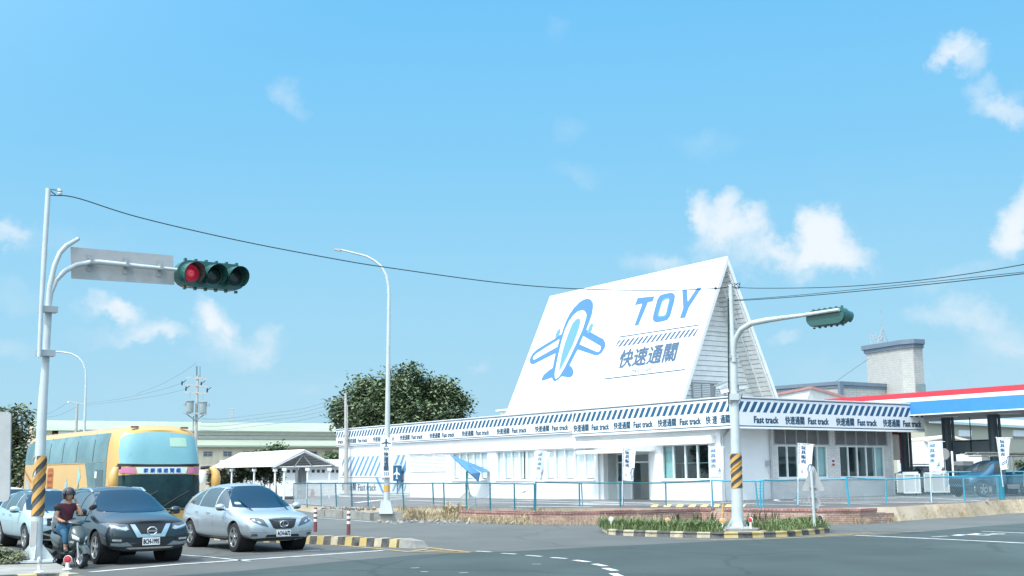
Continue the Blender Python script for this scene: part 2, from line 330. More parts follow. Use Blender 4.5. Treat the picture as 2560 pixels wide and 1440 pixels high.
strip('yellow_line', [(1900, 1342.5), (2060, 1338), (2180, 1331)], .1, m_yel, z=.009)
strip('yellow_line', [(830, 1361), (920, 1369), (1020, 1379), (1175, 1381)], .12, m_yel, z=.009)
strip('yellow_line', [(1044, 1366), (1175, 1380)], .12, m_yel, z=.009)
for x in (1050, 1085, 1120): strip('yellow_hatch', [(x - 22, 1378), (x + 22, 1372 + (x - 1050) * .07)], .14, m_yel, z=.009)
for q in [(1027, 1420, 1048, 1419), (1052, 1429, 1070, 1429), (1148, 1432, 1170, 1431), (1330, 1410, 1352, 1410)]: strip('worn_paint', [q[:2], q[2:]], .12, m_conc)

# lot: raised sheet behind the retaining wall
edge_px = [(480, 1250), (640, 1257), (740, 1261), (800, 1266), (900, 1270), (1000, 1270), (1100, 1271), (1340, 1270), (1500, 1270), (1700, 1270), (1850, 1270.5), (2040, 1270), (2140, 1269), (2238, 1267), (2330, 1261), (2420, 1257), (2503, 1250), (2620, 1246), (2800, 1240)]
EDGE = [GL(x, y) for x, y in edge_px]
mb = MB(); R_ = 9
for p in EDGE:
    for k in range(R_):
        s = 1 + (k / (R_ - 1)) ** 1.3 * (190 / p.y - 1); mb.v.append(Vector((p.x * s, p.y * s, lot(p.x * s, p.y * s))))
for i in range(len(EDGE) - 1):
    for k in range(R_ - 1): mb.f.append([i * R_ + k, (i + 1) * R_ + k, (i + 1) * R_ + k + 1, i * R_ + k + 1]); mb.m.append(0)
for i in range(len(EDGE) - 1):
    p, q = EDGE[i], EDGE[i + 1]; 
    e = [0 if 1130 < edge_px[j][0] < 2200 else .65 for j in (i, i + 1)]; mb.quad(p, (p.x, p.y - e[0], -.05), (q.x, q.y - e[1], -.05), q, mi=1)
tag(build('lot_pavement', mb, [m_lot, m_dirt], keep=True), None, kind='structure')
# painted go-kart track lines and bands on the lot
m_tan = M('lot paint tan', (.36, .26, .18), .8, var=.2, scale=1); m_pur = M('lot paint dull red', (.22, .15, .15), .85, var=.2, scale=1); m_owhite = M('lot paint white', (.85, .86, .85), .7, var=.1)
def lotline(px, w, m, dz=.006):
    pts = [GL(x, y, dz) for x, y in px]; fine = []
    for i in range(len(pts) - 1):
        for k in range(4):
            q = pts[i].lerp(pts[i + 1], k / 4); q.z = lot(q.x, q.y) + dz; fine.append(q)
    fine.append(pts[-1]); mb = MB(); mb.ribbon(fine, w); return tag(build('track_line', mb, m, keep=True), None, kind='structure')
for y0, w, m in [(1267, .7, m_pur), (1259, .5, m_tan)]: lotline([(1000, y0), (1180, y0 - 1), (1400, y0), (1600, y0)], w, m, .004)
lotline([(880, 1262), (1020, 1262.5)], .9, m_pur, .004)
for q in ([(1020, 1250.5), (1120, 1254), (1340, 1257), (1500, 1262)], [(1080, 1262), (1210, 1264.5), (1340, 1266.5), (1480, 1267)], [(1180, 1250), (1300, 1250.5), (1460, 1255.5), (1800, 1259)], [(1450, 1258), (1560, 1262), (1700, 1263)],
          [(1480, 1254), (1640, 1258.5)], [(890, 1256.5), (955, 1249.5), (1010, 1246.5)], [(1300, 1246.5), (1400, 1249)]): lotline(q, .35, m_owhite, .008)
for q, w in (([(2300, 1243), (2120, 1243.5), (2000, 1245), (1950, 1247.5), (1934, 1250), (1950, 1253), (2050, 1257), (2200, 1261)], .16), ([(2240, 1246), (2100, 1246.5), (1985, 1249.5), (2000, 1251.5), (2200, 1254), (2400, 1256)], .16), ([(1800, 1256), (1920, 1260.5), (2060, 1264.5)], .2),
             ([(2240, 1241), (2330, 1245), (2430, 1251), (2470, 1253)], .16), ([(2100, 1255.5), (2300, 1256), (2450, 1253)], .14)): lotline(q, w, m_owhite, .008)
for q, w in (([(2250, 1244.6), (2110, 1245), (1990, 1247)], .8), ([(2000, 1255), (2200, 1258), (2420, 1254.5)], .7)): lotline(q, w, m_tan, .004)
m_lemon = M('lot paint yellow', (.75, .55, .22), .7, var=.2)
for x in (1637, 1669, 1700, 1731, 1761, 1791, 1822, 1854): lotline([(x - 3, 1267.5), (x + 3, 1261)], .28, m_lemon, .009)

# ================================================================== retaining wall and kerbs
def brick_mat(name, c1, c2, mortar, scale=(1, 1), proj='x', rough=.9, wear=.25):
    m = M(name, c1, rough, var=0); t = m.node_tree; b = t.nodes['Principled BSDF']
    tcn = node(t, 'ShaderNodeTexCoord'); sp = node(t, 'ShaderNodeSeparateXYZ'); cb = node(t, 'ShaderNodeCombineXYZ'); t.links.new(tcn.outputs['Object'], sp.inputs[0])
    if proj == 'x': t.links.new(sp.outputs[0], cb.inputs[0])
    else:
        ad = node(t, 'ShaderNodeMath', operation='MULTIPLY_ADD'); t.links.new(sp.outputs[1], ad.inputs[0]); ad.inputs[1].default_value = proj; t.links.new(sp.outputs[0], ad.inputs[2]); t.links.new(ad.outputs[0], cb.inputs[0])
    t.links.new(sp.outputs[2], cb.inputs[1])
    br = node(t, 'ShaderNodeTexBrick'); br.inputs['Scale'].default_value = 1; br.inputs['Brick Width'].default_value = scale[0]; br.inputs['Row Height'].default_value = scale[1]
    br.inputs['Mortar Size'].default_value = min(scale) * .12; br.inputs['Mortar Smooth'].default_value = .3; br.inputs['Bias'].default_value = 0
    br.inputs['Color1'].default_value = tuple(c1) + (1,); br.inputs['Color2'].default_value = tuple(c2) + (1,); br.inputs['Mortar'].default_value = tuple(mortar) + (1,)
    t.links.new(cb.outputs[0], br.inputs['Vector'])
    nz = node(t, 'ShaderNodeTexNoise'); nz.inputs['Scale'].default_value = 1.7; nz.inputs['Detail'].default_value = 8; t.links.new(tcn.outputs['Object'], nz.inputs['Vector'])
    r = node(t, 'ShaderNodeMapRange'); r.inputs[1].default_value = .35; r.inputs[2].default_value = .7; r.inputs[3].default_value = 1 - wear; r.inputs[4].default_value = 1 + wear; t.links.new(nz.outputs['Fac'], r.inputs[0])
    x = node(t, 'ShaderNodeMix', data_type='RGBA', blend_type='MULTIPLY'); x.inputs[0].default_value = 1; t.links.new(br.outputs['Color'], x.inputs[6]); t.links.new(r.outputs[0], x.inputs[7])
    t.links.new(x.outputs[2], b.inputs['Base Color'])
    bp = node(t, 'ShaderNodeBump'); bp.inputs['Strength'].default_value = .6; bp.inputs['Distance'].default_value = .012; bp.invert = True; t.links.new(br.outputs['Fac'], bp.inputs['Height']); t.links.new(bp.outputs[0], b.inputs['Normal'])
    return m
m_brick = brick_mat('old brick', (.4, .23, .19), (.5, .34, .28), (.2, .15, .13), (.24, .075))
m_brickcap = brick_mat('brick header course', (.36, .17, .15), (.44, .25, .22), (.16, .1, .09), (.12, .11))
wall_px = [(1150, 1301), (1240, 1306), (1339, 1310), (1500, 1310), (1750, 1303), (1900, 1306), (2064, 1310), (2150, 1309), (2236, 1305)]
wt = T('brick_wall', 'low weathered red brick retaining wall under the chain link fence', 'wall', G(1750, 1303))
mbw, mbc = MB(), MB()
for i in range(len(wall_px) - 1):
    a, b = G(*wall_px[i]), G(*wall_px[i + 1]); n = max(1, int((b - a).length / .48)); nn = (b - a).normalized().cross(ZV) * -1
    for k in range(n):
        p, q = a.lerp(b, k / n), a.lerp(b, (k + 1) / n); h = lot(p.x, p.y + .6) - .07 + rnd.uniform(-.012, .012); x = (p.x + q.x) / 2
        if x > G(2190, 1307).x: h -= .1 * rnd.random() + .06 * (x - G(2190, 1307).x)
        mbw.ob(p + Vector((0, 0, -.05)), q - p, nn * .3, (0, 0, h + .05))
        if x < G(2200, 1307).x and rnd.random() < .97: mbc.ob(p + nn * -.03 + Vector((0, 0, h + .002)), (q - p) * .995, nn * .36, (0, 0, .1 + rnd.uniform(-.01, .01)))
build('wall_face', mbw, m_brick, wt); build('brick_coping', mbc, m_brickcap, wt)
m_ky = M('kerb paint yellow', (.62, .44, .1), .8, var=.3, scale=4, vcol2=(.5, .42, .25)); m_kb = M('kerb paint black', (.045, .05, .055), .8, var=.5, scale=4, vcol2=(.16, .16, .15))
m_kw = M('kerb worn patch', (.42, .37, .27), .9, var=.35, scale=5)
def resample(pts, d):
    out = [pts[0]]; acc = 0
    for a, b in zip(pts, pts[1:]):
        L = (b - a).length; t = d - acc
        while t <= L: out.append(a.lerp(b, t / L)); t += d
        acc = L - (t - d)
    return out
def kerb(name, pts, w, h, mats, d, cuts, slope=.04):
    mb = MB(); pts = resample(pts, d)
    for i in range(len(pts) - 1):
        a, b = pts[i], pts[i + 1]; t = (b - a).normalized(); nn = ZV.cross(t); b = b - t * .012
        e = nn * slope; hh = Vector((0, 0, h + rnd.uniform(-.008, .008))); dn = Vector((0, 0, -.03)); mi = cuts(i)
        mb.add([a + dn, b + dn, b + e + hh - nn * 0, a + e + hh, a + nn * w + dn, b + nn * w + dn, b + nn * (w - slope) + hh, a + nn * (w - slope) + hh],
               [(0, 1, 2, 3), (3, 2, 6, 7), (7, 6, 5, 4), (0, 3, 7, 4), (1, 5, 6, 2)], mi)
    return tag(build(name, mb, mats, keep=True), None, kind='structure')
front = [G(x, y) for x, y in [(1520, 1336.5), (1560, 1339.5), (1630, 1342), (1720, 1344), (1800, 1345.5), (1880, 1345), (1980, 1341.5), (2040, 1336), (2078, 1331)]]
back = [p + Vector((0.25 if i > 5 else 0, 2.7, 0)) for i, p in enumerate(front)][::-1]
NF = len(resample(front, .42))
def kcut(i):
    f = i / NF
    if f < .42: return 1 if i % 2 else (2 if i % 4 else 3)
    if f > .93: return 3
    return 1 if i % 2 else 0
kerb('kerb', front, .25, .17, [m_ky, m_kb, m_kw, m_kw], .42, kcut)
kerb('kerb', [front[-1]] + back + [front[0]], .22, .165, [m_kw], .8, lambda i: 0)
mb = MB(); mb.quad(*[(p.x, p.y, .13) for p in front + back]); tag(build('traffic_island', mb, m_dirt, keep=True), None, kind='structure')
# median kerb right of the silver car
ma, mz = G(770, 1360), G(1040, 1371); dirm = (mz - ma).normalized()
kerb('kerb', [ma - dirm * 4, ma, mz - dirm * .6], .5, .22, [m_ky, m_kb, m_kw], .27, lambda i: (1 if i % 2 else (0 if i % 3 else 2)))
mb = MB(); q = ZV.cross(dirm); e0 = mz - dirm * .6
mb.add([e0, mz, mz - dirm * .12 + q * .06 + ZV * .17, e0 + q * .04 + ZV * .23, e0 + q * .5, mz + q * .5, mz - dirm * .12 + q * .44 + ZV * .17, e0 + q * .46 + ZV * .23], [(0, 1, 2, 3), (3, 2, 6, 7), (7, 6, 5, 4), (1, 5, 6, 2), (0, 3, 7, 4)])
tag(build('kerb', mb, m_conc, keep=True), None, kind='structure')
# concrete kerb blocks and lamp plinth along the lot's street edge
kp = [G(790, 1291), G(862, 1296), G(931, 1301)]
mb = MB()
for i, (a, b) in enumerate(zip(resample(kp, 1.05), resample(kp, 1.05)[1:])):
    nn = ZV.cross((b - a).normalized()); mb.ob(a + Vector((0, 0, -.03)) + nn * rnd.uniform(-.04, .04), (b - a) * .985, nn * .35, (0, 0, .36 + rnd.uniform(-.02, .02)))
tag(build('kerb', mb, m_conc, keep=True), None, kind='structure')
# corner island under the tall signal pole
isl = [G(x, y, .15) for x, y in [(-160, 1440), (20, 1434), (150, 1429), (178, 1432), (193, 1446), (185, 1475), (-160, 1500)]]
isb = [G(x, y, .15) for x, y in [(160, 1413), (140, 1405), (60, 1393), (-160, 1380)]]
mb = MB(); mb.prism([(p.x, p.y, .13) for p in isl[4:0:-1] + [isl[0]] + isb[::-1]], (0, 0, -.15)); tag(build('traffic_island', mb, m_conc, keep=True, fix=True), None, kind='structure')
kerb('kerb', [Vector((p.x, p.y, 0)) for p in [G(-160, 1446, .15), G(10, 1440, .15), G(150, 1434, .15), G(174, 1437, .15)]], .3, .15, [m_ky, m_kb, m_kw], .33, lambda i: (1 if i % 2 else (0, 2)[i % 3 == 0]))
kerb('kerb', [Vector((p.x, p.y, 0)) for p in [G(174, 1437, .15), G(186, 1446, .15), G(190, 1470, .15)]], .3, .148, [m_kb, m_conc], .3, lambda i: 0)

# ================================================================== weeds
def leafmat(name, col, col2, rough=.7, scale=1.5, trans=.25):
    m = M(name, col, rough, var=.05, scale=scale, vcol2=col2, spec=.3); return m
m_grass = leafmat('island grass', (.07, .12, .045), (.22, .28, .12), scale=4); m_dry = leafmat('dry grass', (.3, .23, .13), (.5, .41, .26), scale=3); m_weed = leafmat('dark weed', (.05, .075, .035), (.1, .12, .06))
def blades(mb, p, n, h, spread, lean=.5):
    for _ in range(n):
        a = rnd.uniform(0, 2 * PI); r = spread * math.sqrt(rnd.random()); b = Vector((p[0] + r * math.cos(a), p[1] + r * math.sin(a), p[2])); hh = h * rnd.uniform(.5, 1.15)
        d = rnd.uniform(0, 2 * PI); l = Vector((math.cos(d), math.sin(d), 0)) * hh * lean * rnd.uniform(.2, 1.2); w = Vector((-math.sin(d), math.cos(d), 0)) * hh * rnd.uniform(.03, .06)
        mb.add([b - w, b + w, b + l * .4 + ZV * hh * .62 + w * .8, b + l * .4 + ZV * hh * .62 - w * .8, b + l + ZV * hh * rnd.uniform(.75, 1)], [(0, 1, 2, 3), (3, 2, 4)])
mb = MB()
for i in range(1500):
    t = rnd.random(); k = t * (len(front) - 1); j = min(int(k), len(front) - 2); p = front[j].lerp(front[j + 1], k - j); y = rnd.uniform(.32, 2.4)
    x = p.x
    d = abs(x - G(1844, 1322, .17).x)
    if d < .75 and y < 1.9: continue
    if y < .5 and rnd.random() < .5: continue
    blades(mb, (x, p.y + y, .13), 7, .36 if y > .7 else .24, .125, .75)
tag(build('grass', mb, m_grass, keep=True), 'rough green grass growing on the striped kerb island', 'grass', kind='stuff')
mb = MB(); mb_d = MB()
def along(px, n, h, back=.5, sp=.2, nb=8):
    pts = [G(x, y) for x, y in px]
    for _ in range(n):
        k = rnd.random() * (len(pts) - 1); j = min(int(k), len(pts) - 2); p = pts[j].lerp(pts[j + 1], k - j); u = rnd.random()
        blades(mb, (p.x + rnd.uniform(-.1, .1), p.y + u * back - .1, max(0, (u - .2) * .25)), nb, h * rnd.uniform(.5, 1.2), sp, .8)
along([(1005, 1298), (1100, 1302), (1230, 1309), (1339, 1313)], 330, .2, 1.1); along([(1339, 1313), (1440, 1314), (1520, 1313)], 110, .15, .3)
along([(985, 1297), (1070, 1301)], 40, .36, .9); along([(1110, 1297), (1150, 1299)], 50, .6, .9); along([(1325, 1303), (1370, 1303)], 30, .4, .3)
along([(2080, 1312), (2230, 1308)], 80, .12, .2); along([(2225, 1307), (2320, 1293), (2400, 1285), (2560, 1274), (2650, 1268)], 300, .17, .5); along([(2470, 1262), (2500, 1262)], 40, .35, .5)
along([(1500, 1312), (1700, 1308)], 60, .25, .2)
tag(build('dry_grass', mb, m_dry, keep=True), 'straw coloured dry grass along the foot of the brick wall', 'grass', kind='stuff')
def bank(i0, i1, n, h):
    for _ in range(n):
        k = rnd.uniform(i0, i1); j = min(int(k), len(EDGE) - 2); p = EDGE[j].lerp(EDGE[j + 1], k - j); u = rnd.random() ** .8
        blades(mb_d, (p.x, p.y - .7 * u + .05, p.z * (1 - u)), 7, h * rnd.uniform(.5, 1.3), .2, .8)
bank(13.6, 17.5, 520, .13); bank(4.9, 6.6, 220, .2)
tag(build('dry_grass', mb_d, m_dry, keep=True), 'pale dry grass on the dirt bank along the street edge of the lot', 'grass', kind='stuff')
mb = MB()
for x, y in [(1742, 1300), (1762, 1296), (1775, 1300), (1868, 1298), (1880, 1301), (1905, 1300), (1935, 1302), (1690, 1305)]:
    p = G(x, y + 6); blades(mb, (p.x, p.y - .15, .05), 26, .42, .2, .5)
tag(build('weeds', mb, m_weed, keep=True), 'dark weeds growing up against the brick wall', 'weeds', kind='stuff')
m_rub = M('rubble', (.3, .27, .23), .9, var=.3, scale=6); mb = MB()
for _ in range(230):
    x = rnd.choice([rnd.uniform(800, 1350), rnd.uniform(800, 960), rnd.uniform(1000, 1360)]); y = rnd.uniform(1297, 1307) + max(0, (x - 1000)) * .016 if x > 940 else rnd.uniform(1270, 1280)
    p = G(x, y, .02) if x > 940 else GL(x, 1270 + rnd.uniform(-1, 2)); s = rnd.uniform(.04, .13)
    mb.box(p, (s * 1.4, s, s * .8), rnd.uniform(0, 3), R=Matrix.Rotation(rnd.uniform(0, 6), 3, Vector((rnd.random(), rnd.random(), rnd.random())).normalized()))
tag(build('rubble', mb, m_rub, keep=True), 'broken stones lying along the street edge of the lot', 'rubble', kind='stuff')
# ================================================================== the shop
m_wall = M('white painted render', (.8, .81, .81), .75, var=.05, scale=.8, bump=.08, bscale=9); m_fas = M('white fascia sheet', (.72, .735, .745), .45, var=.03, scale=.5)
m_roofw = M('white roof panel', (.7, .71, .72), .4, var=.02, scale=.4); m_navy = M('navy print', (.008, .085, .18), .5, var=.15, scale=1.2, vcol2=(.02, .1, .2)); m_ink = M('dark teal lettering', (.02, .07, .12), .5, var=0)
m_blue = M('sky blue print', (.055, .17, .37), .45, var=.03); m_lblue = M('pale blue print', (.1, .26, .42), .45, var=.03); m_slate = M('slate blue print', (.06, .11, .18), .5, var=.1)
m_siding = M('weathered white siding', (.78, .8, .79), .7, var=.12, scale=1.5, vcol2=(.84, .86, .86)); m_gap = M('dark gap', (.3, .32, .32), .9, var=.1)
m_tile = brick_mat('pale grey wall tile', (.66, .65, .63), (.74, .73, .71), (.55, .54, .53), (.2, .1), proj=-.65, rough=.5, wear=.08)
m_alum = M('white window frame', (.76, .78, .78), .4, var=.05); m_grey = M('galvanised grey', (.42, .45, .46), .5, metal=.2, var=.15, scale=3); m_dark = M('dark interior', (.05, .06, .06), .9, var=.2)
m_glass = glass('shop glass', (.62, .8, .8)); m_curt = M('white curtain', (.78, .83, .84), .8, var=.05); m_floor = M('interior floor', (.3, .3, .29), .6, var=.1)
m_rust = M('rust stain', (.2, .09, .07), .9, var=.3); m_lou = M('grey louvre slat', (.34, .34, .35), .5, var=.15); m_shade = M('soffit board', (.62, .64, .65), .7, var=.08)
ZB = -.2
shop = T('toy_shop', 'long white single storey toy shop with blue striped fascia and steep roof sign', 'shop', P(0, 0, .4))
def wbox(mb, a0, a1, b0, b1, z0, z1, mi=None): return mb.ob(P(a0, b0, z0), A * (a1 - a0), B * (b1 - b0), ZV * (z1 - z0), mi)
SILL, HEAD = 1.54, 3.42
OPEN = [(27.49, 22.77, 5), (21.7, 17.11, 5), (15.96, 10.77, 5), (4.73, .86, 4)]
mb = MB()
solid = [(46.3, 27.49), (22.77, 21.7), (17.11, 15.96), (10.77, 9.94), (5.74, 4.73), (.86, 0)]
for a1, a0 in solid: wbox(mb, a0, a1, 0, .26, ZB, HEAD)
for a1, a0, n in OPEN: wbox(mb, a0, a1, 0, .26, ZB, SILL)
wbox(mb, 0, 46.3, 0, .26, HEAD, 5.5)
wbox(mb, 5.74, 9.94, 0, .26, 3.06, HEAD - .002)
for a0 in (5.74 - .2, 9.94): wbox(mb, a0, a0 + .2, .26, 1.1, ZB, 3.06)       # alcove returns
wbox(mb, 5.74, 9.94, .26, 1.2, 3.06, 3.16)
# corner wall on the short side, end wall, back wall
wbox(mb, 0, .26, .26, 3.55, ZB, 5.5); wbox(mb, 46.05, 46.3, .26, 9, ZB, 5.5); wbox(mb, 0, 46.3, 13.3, 13.5, ZB, 5.5); wbox(mb, .26, 46.3, 9, 9.15, 3.9, 5.5)
build('wall', mb, m_wall, shop)
mb = MB(); wbox(mb, .02, 46.28, .02, 13.4, 5.5, 5.6); build('flat_roof', mb, m_conc, shop)
mb = MB(); wbox(mb, .3, 46, .3, 13.2, .1, .3); build('floor', mb, m_floor, shop)
mb = MB(); wbox(mb, 9.9, 46, 2.5, 2.6, .3, 5.4); wbox(mb, .3, 9.9, 8.5, 8.6, .3, 5.4); wbox(mb, 9.9, 10, .3, 8.5, .3, 5.4); build('inner_wall', mb, M('inner wall', (.45, .5, .5), .9, var=.1), shop)
# tiled short side
mb = MB(); TB = [(3.55, 4.05), (7.94, 8.88), (12.66, 13.3)]
for b0, b1 in TB: wbox(mb, -.05, .22, b0, b1, ZB, 3.36)
for b0, b1 in ((4.05, 7.94), (8.88, 12.66)): wbox(mb, -.05, .22, b0, b1, ZB, 1.58)
wbox(mb, -.04, .22, 3.55, 13.3, 4.32, 5.5)
for b0, b1 in ((3.55, 3.85), (8.1, 8.6), (12.95, 13.3)): wbox(mb, -.04, .22, b0, b1, 3.36, 4.32)
build('tiled_wall', mb, m_tile, shop)
for b0, b1 in ((3.85, 8.1), (8.6, 12.95)):
    lv = MB(); n = 16
    for k in range(n): lv.ob(P(.0, b0, 3.42 + k * .056), B * (b1 - b0), A * .1 + ZV * .06, (A * .02 - ZV * .02))
    p = build('louvre_slat', lv, m_lou, shop)
    fr = MB()
    for k in range(6): x = b0 + (b1 - b0) * k / 5; wbox(fr, -.06, .1, x - .03, x + .03, 3.42, 4.32)
    wbox(fr, -.07, .12, b0 - .06, b1 + .06, 3.36, 3.42); MW[p.name] = MW[shop.name]; build('louvre_frame', fr, m_grey, p)
    wbox(fr, 0, 0, 0, 0, 0, 0)
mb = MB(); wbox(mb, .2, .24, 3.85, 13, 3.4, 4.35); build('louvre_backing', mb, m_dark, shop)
for b0, b1 in ((4.05, 7.94), (8.88, 12.66)):
    w = piv('window', shop); fr = MB(); n = 5
    for k in range(n + 1): x = b0 + (b1 - b0) * k / n; x = min(max(x, b0 + .045), b1 - .045); wbox(fr, -.02, .08, x - .045, x + .045, 1.66, 3.28)
    wbox(fr, -.02, .08, b0, b1, 1.58, 1.66); wbox(fr, -.02, .08, b0, b1, 3.28, 3.36)
    build('frame', fr, m_alum, w); gl = MB(); gl.quad(P(.03, b0 + .05, 1.66), P(.03, b1 - .05, 1.66), P(.03, b1 - .05, 3.28), P(.03, b0 + .05, 3.28)); build('pane', gl, m_glass, w)
    si = MB(); wbox(si, -.12, -.05, b0 - .03, b1 + .03, 1.5, 1.56); build('sill', si, m_alum, w)
    cu = MB(); x = b1 - .75; cu.quad(P(.2, x, 1.66), P(.2, b1, 1.66), P(.2, b1, 3.28), P(.2, x, 3.28)); build('curtain', cu, m_curt, w)
# long side windows
for i, (a1, a0, n) in enumerate(OPEN):
    w = piv('window', shop); fr = MB(); sp = (a1 - a0); m_g = m_glass if i == 3 else glass('curtained glass', (.93, .97, .97))
    for k in range(n + 1): x = a0 + sp * k / n; x = min(max(x, a0 + .05), a1 - .05); wbox(fr, x - .05, x + .05, .03, .15, SILL + .07, HEAD - .06)
    wbox(fr, a0, a1, .03, .15, SILL, SILL + .07); wbox(fr, a0, a1, .03, .15, HEAD - .06, HEAD)
    build('frame', fr, m_alum, w); gl = MB(); gl.quad(P(a0 + .05, .09, SILL + .06), P(a1 - .05, .09, SILL + .06), P(a1 - .05, .09, HEAD - .06), P(a0 + .05, .09, HEAD - .06)); build('pane', gl, m_g, w)
    si = MB(); wbox(si, a0 - .05, a1 + .05, -.08, -.003, SILL - .06, SILL + .01); build('sill', si, m_wall, w)
    if i < 3:
        cu = MB(); k = 60
        for j in range(k):
            x0, x1 = a0 + sp * j / k, a0 + sp * (j + 1) / k; f = lambda x: .2 + .02 * math.sin(x * 17) + .012 * math.sin(x * 7.3)
            if i == 1 and j in (18, 19): continue
            zb = SILL + (.12 if (j // 12) % 2 == i % 2 else .06)
            cu.quad(P(x0, f(x0), zb), P(x1, f(x1), zb), P(x1, f(x1), HEAD), P(x0, f(x0), HEAD))
        build('curtain', cu, m_curt, w)
    else:
        cu = MB(); wbox(cu, a1 - .8, a1 - .02, .3, .34, SILL, HEAD); build('curtain', cu, M('pale blind', (.55, .68, .68), .8, var=.1), w)
# louvred opening beside the painted panel
fr = MB(); a1, a0 = 33.6, 28.33
for k in range(11): fr.ob(P(a0, -.03, 2.24 + k * .1), A * (a1 - a0), B * .05 + ZV * .075, B * -.01 + ZV * .012)
p = build('vent_slat', fr, m_alum, shop); fr = MB(); wbox(fr, a0 - .06, a1 + .06, -.06, -.003, 2.15, 2.23); wbox(fr, a0 - .06, a1 + .06, -.06, -.003, 3.34, 3.4)
for x in (a0 - .06, a0 + 1.75, a0 + 3.5, a1): wbox(fr, x, x + .06, -.055, -.003, 2.23, 3.34)
build('vent_frame', fr, m_alum, p); fr = MB(); wbox(fr, a0, a1, -.002, .0, 2.23, 3.34); fr.v = [v - B * .002 for v in fr.v]; build('vent_backing', fr, M('vent shade', (.4, .42, .42), .9, var=.1), p)
# doorway
dr = piv('entrance', shop); fr = MB()
ax = [9.92, 9.72, 8.62, 8.5, 7.1, 6.95, 5.9, 5.76]
for x0, x1 in ((9.82, 9.92), (8.5, 8.62), (6.86, 6.98), (5.76, 5.86)): wbox(fr, x0, x1, .95, 1.05, .3, 2.98)
wbox(fr, 5.86, 9.82, .96, 1.04, 2.5, 2.58); wbox(fr, 5.76, 9.92, .95, 1.05, 2.98, 3.055)
for x0, x1 in ((8.62, 9.82), (5.86, 6.86)): wbox(fr, x0, x1, .96, 1.04, 1.32, 1.44)
build('frame', fr, m_alum, dr); pn = MB()
for x0, x1 in ((8.62, 9.82), (5.86, 6.86)): wbox(pn, x0, x1, .98, 1.02, .3, 1.32)
build('panel', pn, m_shade, dr)
gl = MB()
for x0, x1, z0, z1 in ((8.62, 9.82, 1.44, 2.5), (5.86, 6.86, 1.44, 2.5), (5.86, 9.82, 2.58, 2.98)): gl.quad(P(x0, 1, z0), P(x1, 1, z0), P(x1, 1, z1), P(x0, 1, z1))
build('pane', gl, m_glass, dr); gl = MB(); gl.quad(P(6.98, 1.0, .34), P(7.75, 1.0, .34), P(7.75, 1.0, 2.5), P(6.98, 1.0, 2.5)); build('door_pane', gl, m_glass, dr)
st = MB()
for x0, x1 in ((8.64, 9.8), (5.88, 6.84)):
    n = 6
    for k in range(n): x = x0 + (x1 - x0) * k / n; d = (x1 - x0) / n; st.quad(P(x + d * .5, .95, 1.48), P(x + d, .95, 1.48), P(x + d * .6, .95, 1.75), P(x + d * .1, .95, 1.75))
build('stripe_sticker', st, m_ink, dr)
aw = MB(); wbox(aw, 5.2, 10.6, -1.45, -.01, 3.1, 3.2); wbox(aw, 5.2, 10.6, -1.5, -1.452, 3.04, 3.24); build('awning', aw, m_wall, shop)
# sunlit beam under the fascia
mb = MB(); wbox(mb, .35, 12.5, -.3, -.004, 3.42, 3.82); wbox(mb, 12.52, 46.2, -.12, -.004, 3.46, 4.4); build('beam', mb, m_wall, shop)
# fascias, each a box hung on the edge of the flat roof
F0, F1 = 4.18, 5.72
fs = MB(); wbox(fs, -1.3, 12.42, -.42, -.27, F0, F1); wbox(fs, -1.3, -1.15, -.27, 14.75, F0, F1); wbox(fs, -1.15, .5, 14.6, 14.75, F0, F1)
wbox(fs, -1.34, 12.42, -.46, -.25, F1, F1 + .05); wbox(fs, -1.34, -1.13, -.25, 14.79, F1, F1 + .05); wbox(fs, -1.33, 12.4, -.45, -.28, F0 - .05, F0); wbox(fs, -1.33, -1.14, -.28, 14.78, F0 - .05, F0)
wbox(fs, -1.15, .0, -.27, 14.6, 4.34, 4.44); wbox(fs, .0, 12.4, -.27, -.002, 4.34, 4.44); wbox(fs, 0.02, 3.2, 13.51, 14.6, 4.34, 4.44); wbox(fs, -1.15, 3, 13.51, 14.6, 5.5, 5.6)
fa = build('fascia', fs, m_fas, shop)
f2 = MB(); wbox(f2, 12.43, 46.42, -.3, -.14, F0 + .16, F1 + .02); wbox(f2, 12.43, 46.44, -.34, -.12, F1 + .02, F1 + .07); fb = build('fascia', f2, m_fas, shop)
def fascia_print(parent, o, u, L, n_out, z0, z1, texts, step=.5, flip=False):
    e = n_out * .004; h = z1 - z0; mbS, mbT, mbL = MB(), MB(), MB()
    zs0, zs1 = z0 + .52 * h, z0 + .87 * h; k = 0; sl = .36; x = .02
    while x < L - .05:
        q = [(x - sl * .5, zs0), (x + .27 - sl * .5, zs0), (x + .27 + sl * .5, zs1), (x + sl * .5, zs1)]
        lim = lambda v: min(max(v, .02), L - .04)
        if q[2][0] > .1: mbS.quad(*[o + u * lim(a) + ZV * b + e for a, b in q])
        x += step
    for zz in (z0 + .04 * h, z0 + .945 * h): mbL.quad(*[o + u * a + ZV * b + e for a, b in ((0, zz), (L, zz), (L, zz + .05), (0, zz + .05))])
    for s, x0, w in texts: cj = ord(s[0]) > 999; put_text(mbT, s, o + u * x0 + ZV * (z0 + (.145 if cj else .165) * h) + e, u * w, ZV * ((.27 if cj else .215) * h), .04 if cj else .075)
    build('stripe_print', mbS, m_navy, parent); build('lettering', mbT, m_ink, parent); build('trim_line', mbL, m_ink, parent)
def seq(starts, pitch): return [t for x in starts for t in (('快速通關', x, pitch * .4), ('Fast track', x + pitch * .485, pitch * .44))]
fascia_print(fa, P(12.42, -.42), -A, 13.72, -B, F0, F1, seq([.15 + 3.92 * k for k in range(3)], 3.75) + [('快', 11.85, .36), ('速', 12.35, .34), ('通關', 12.95, .68)])
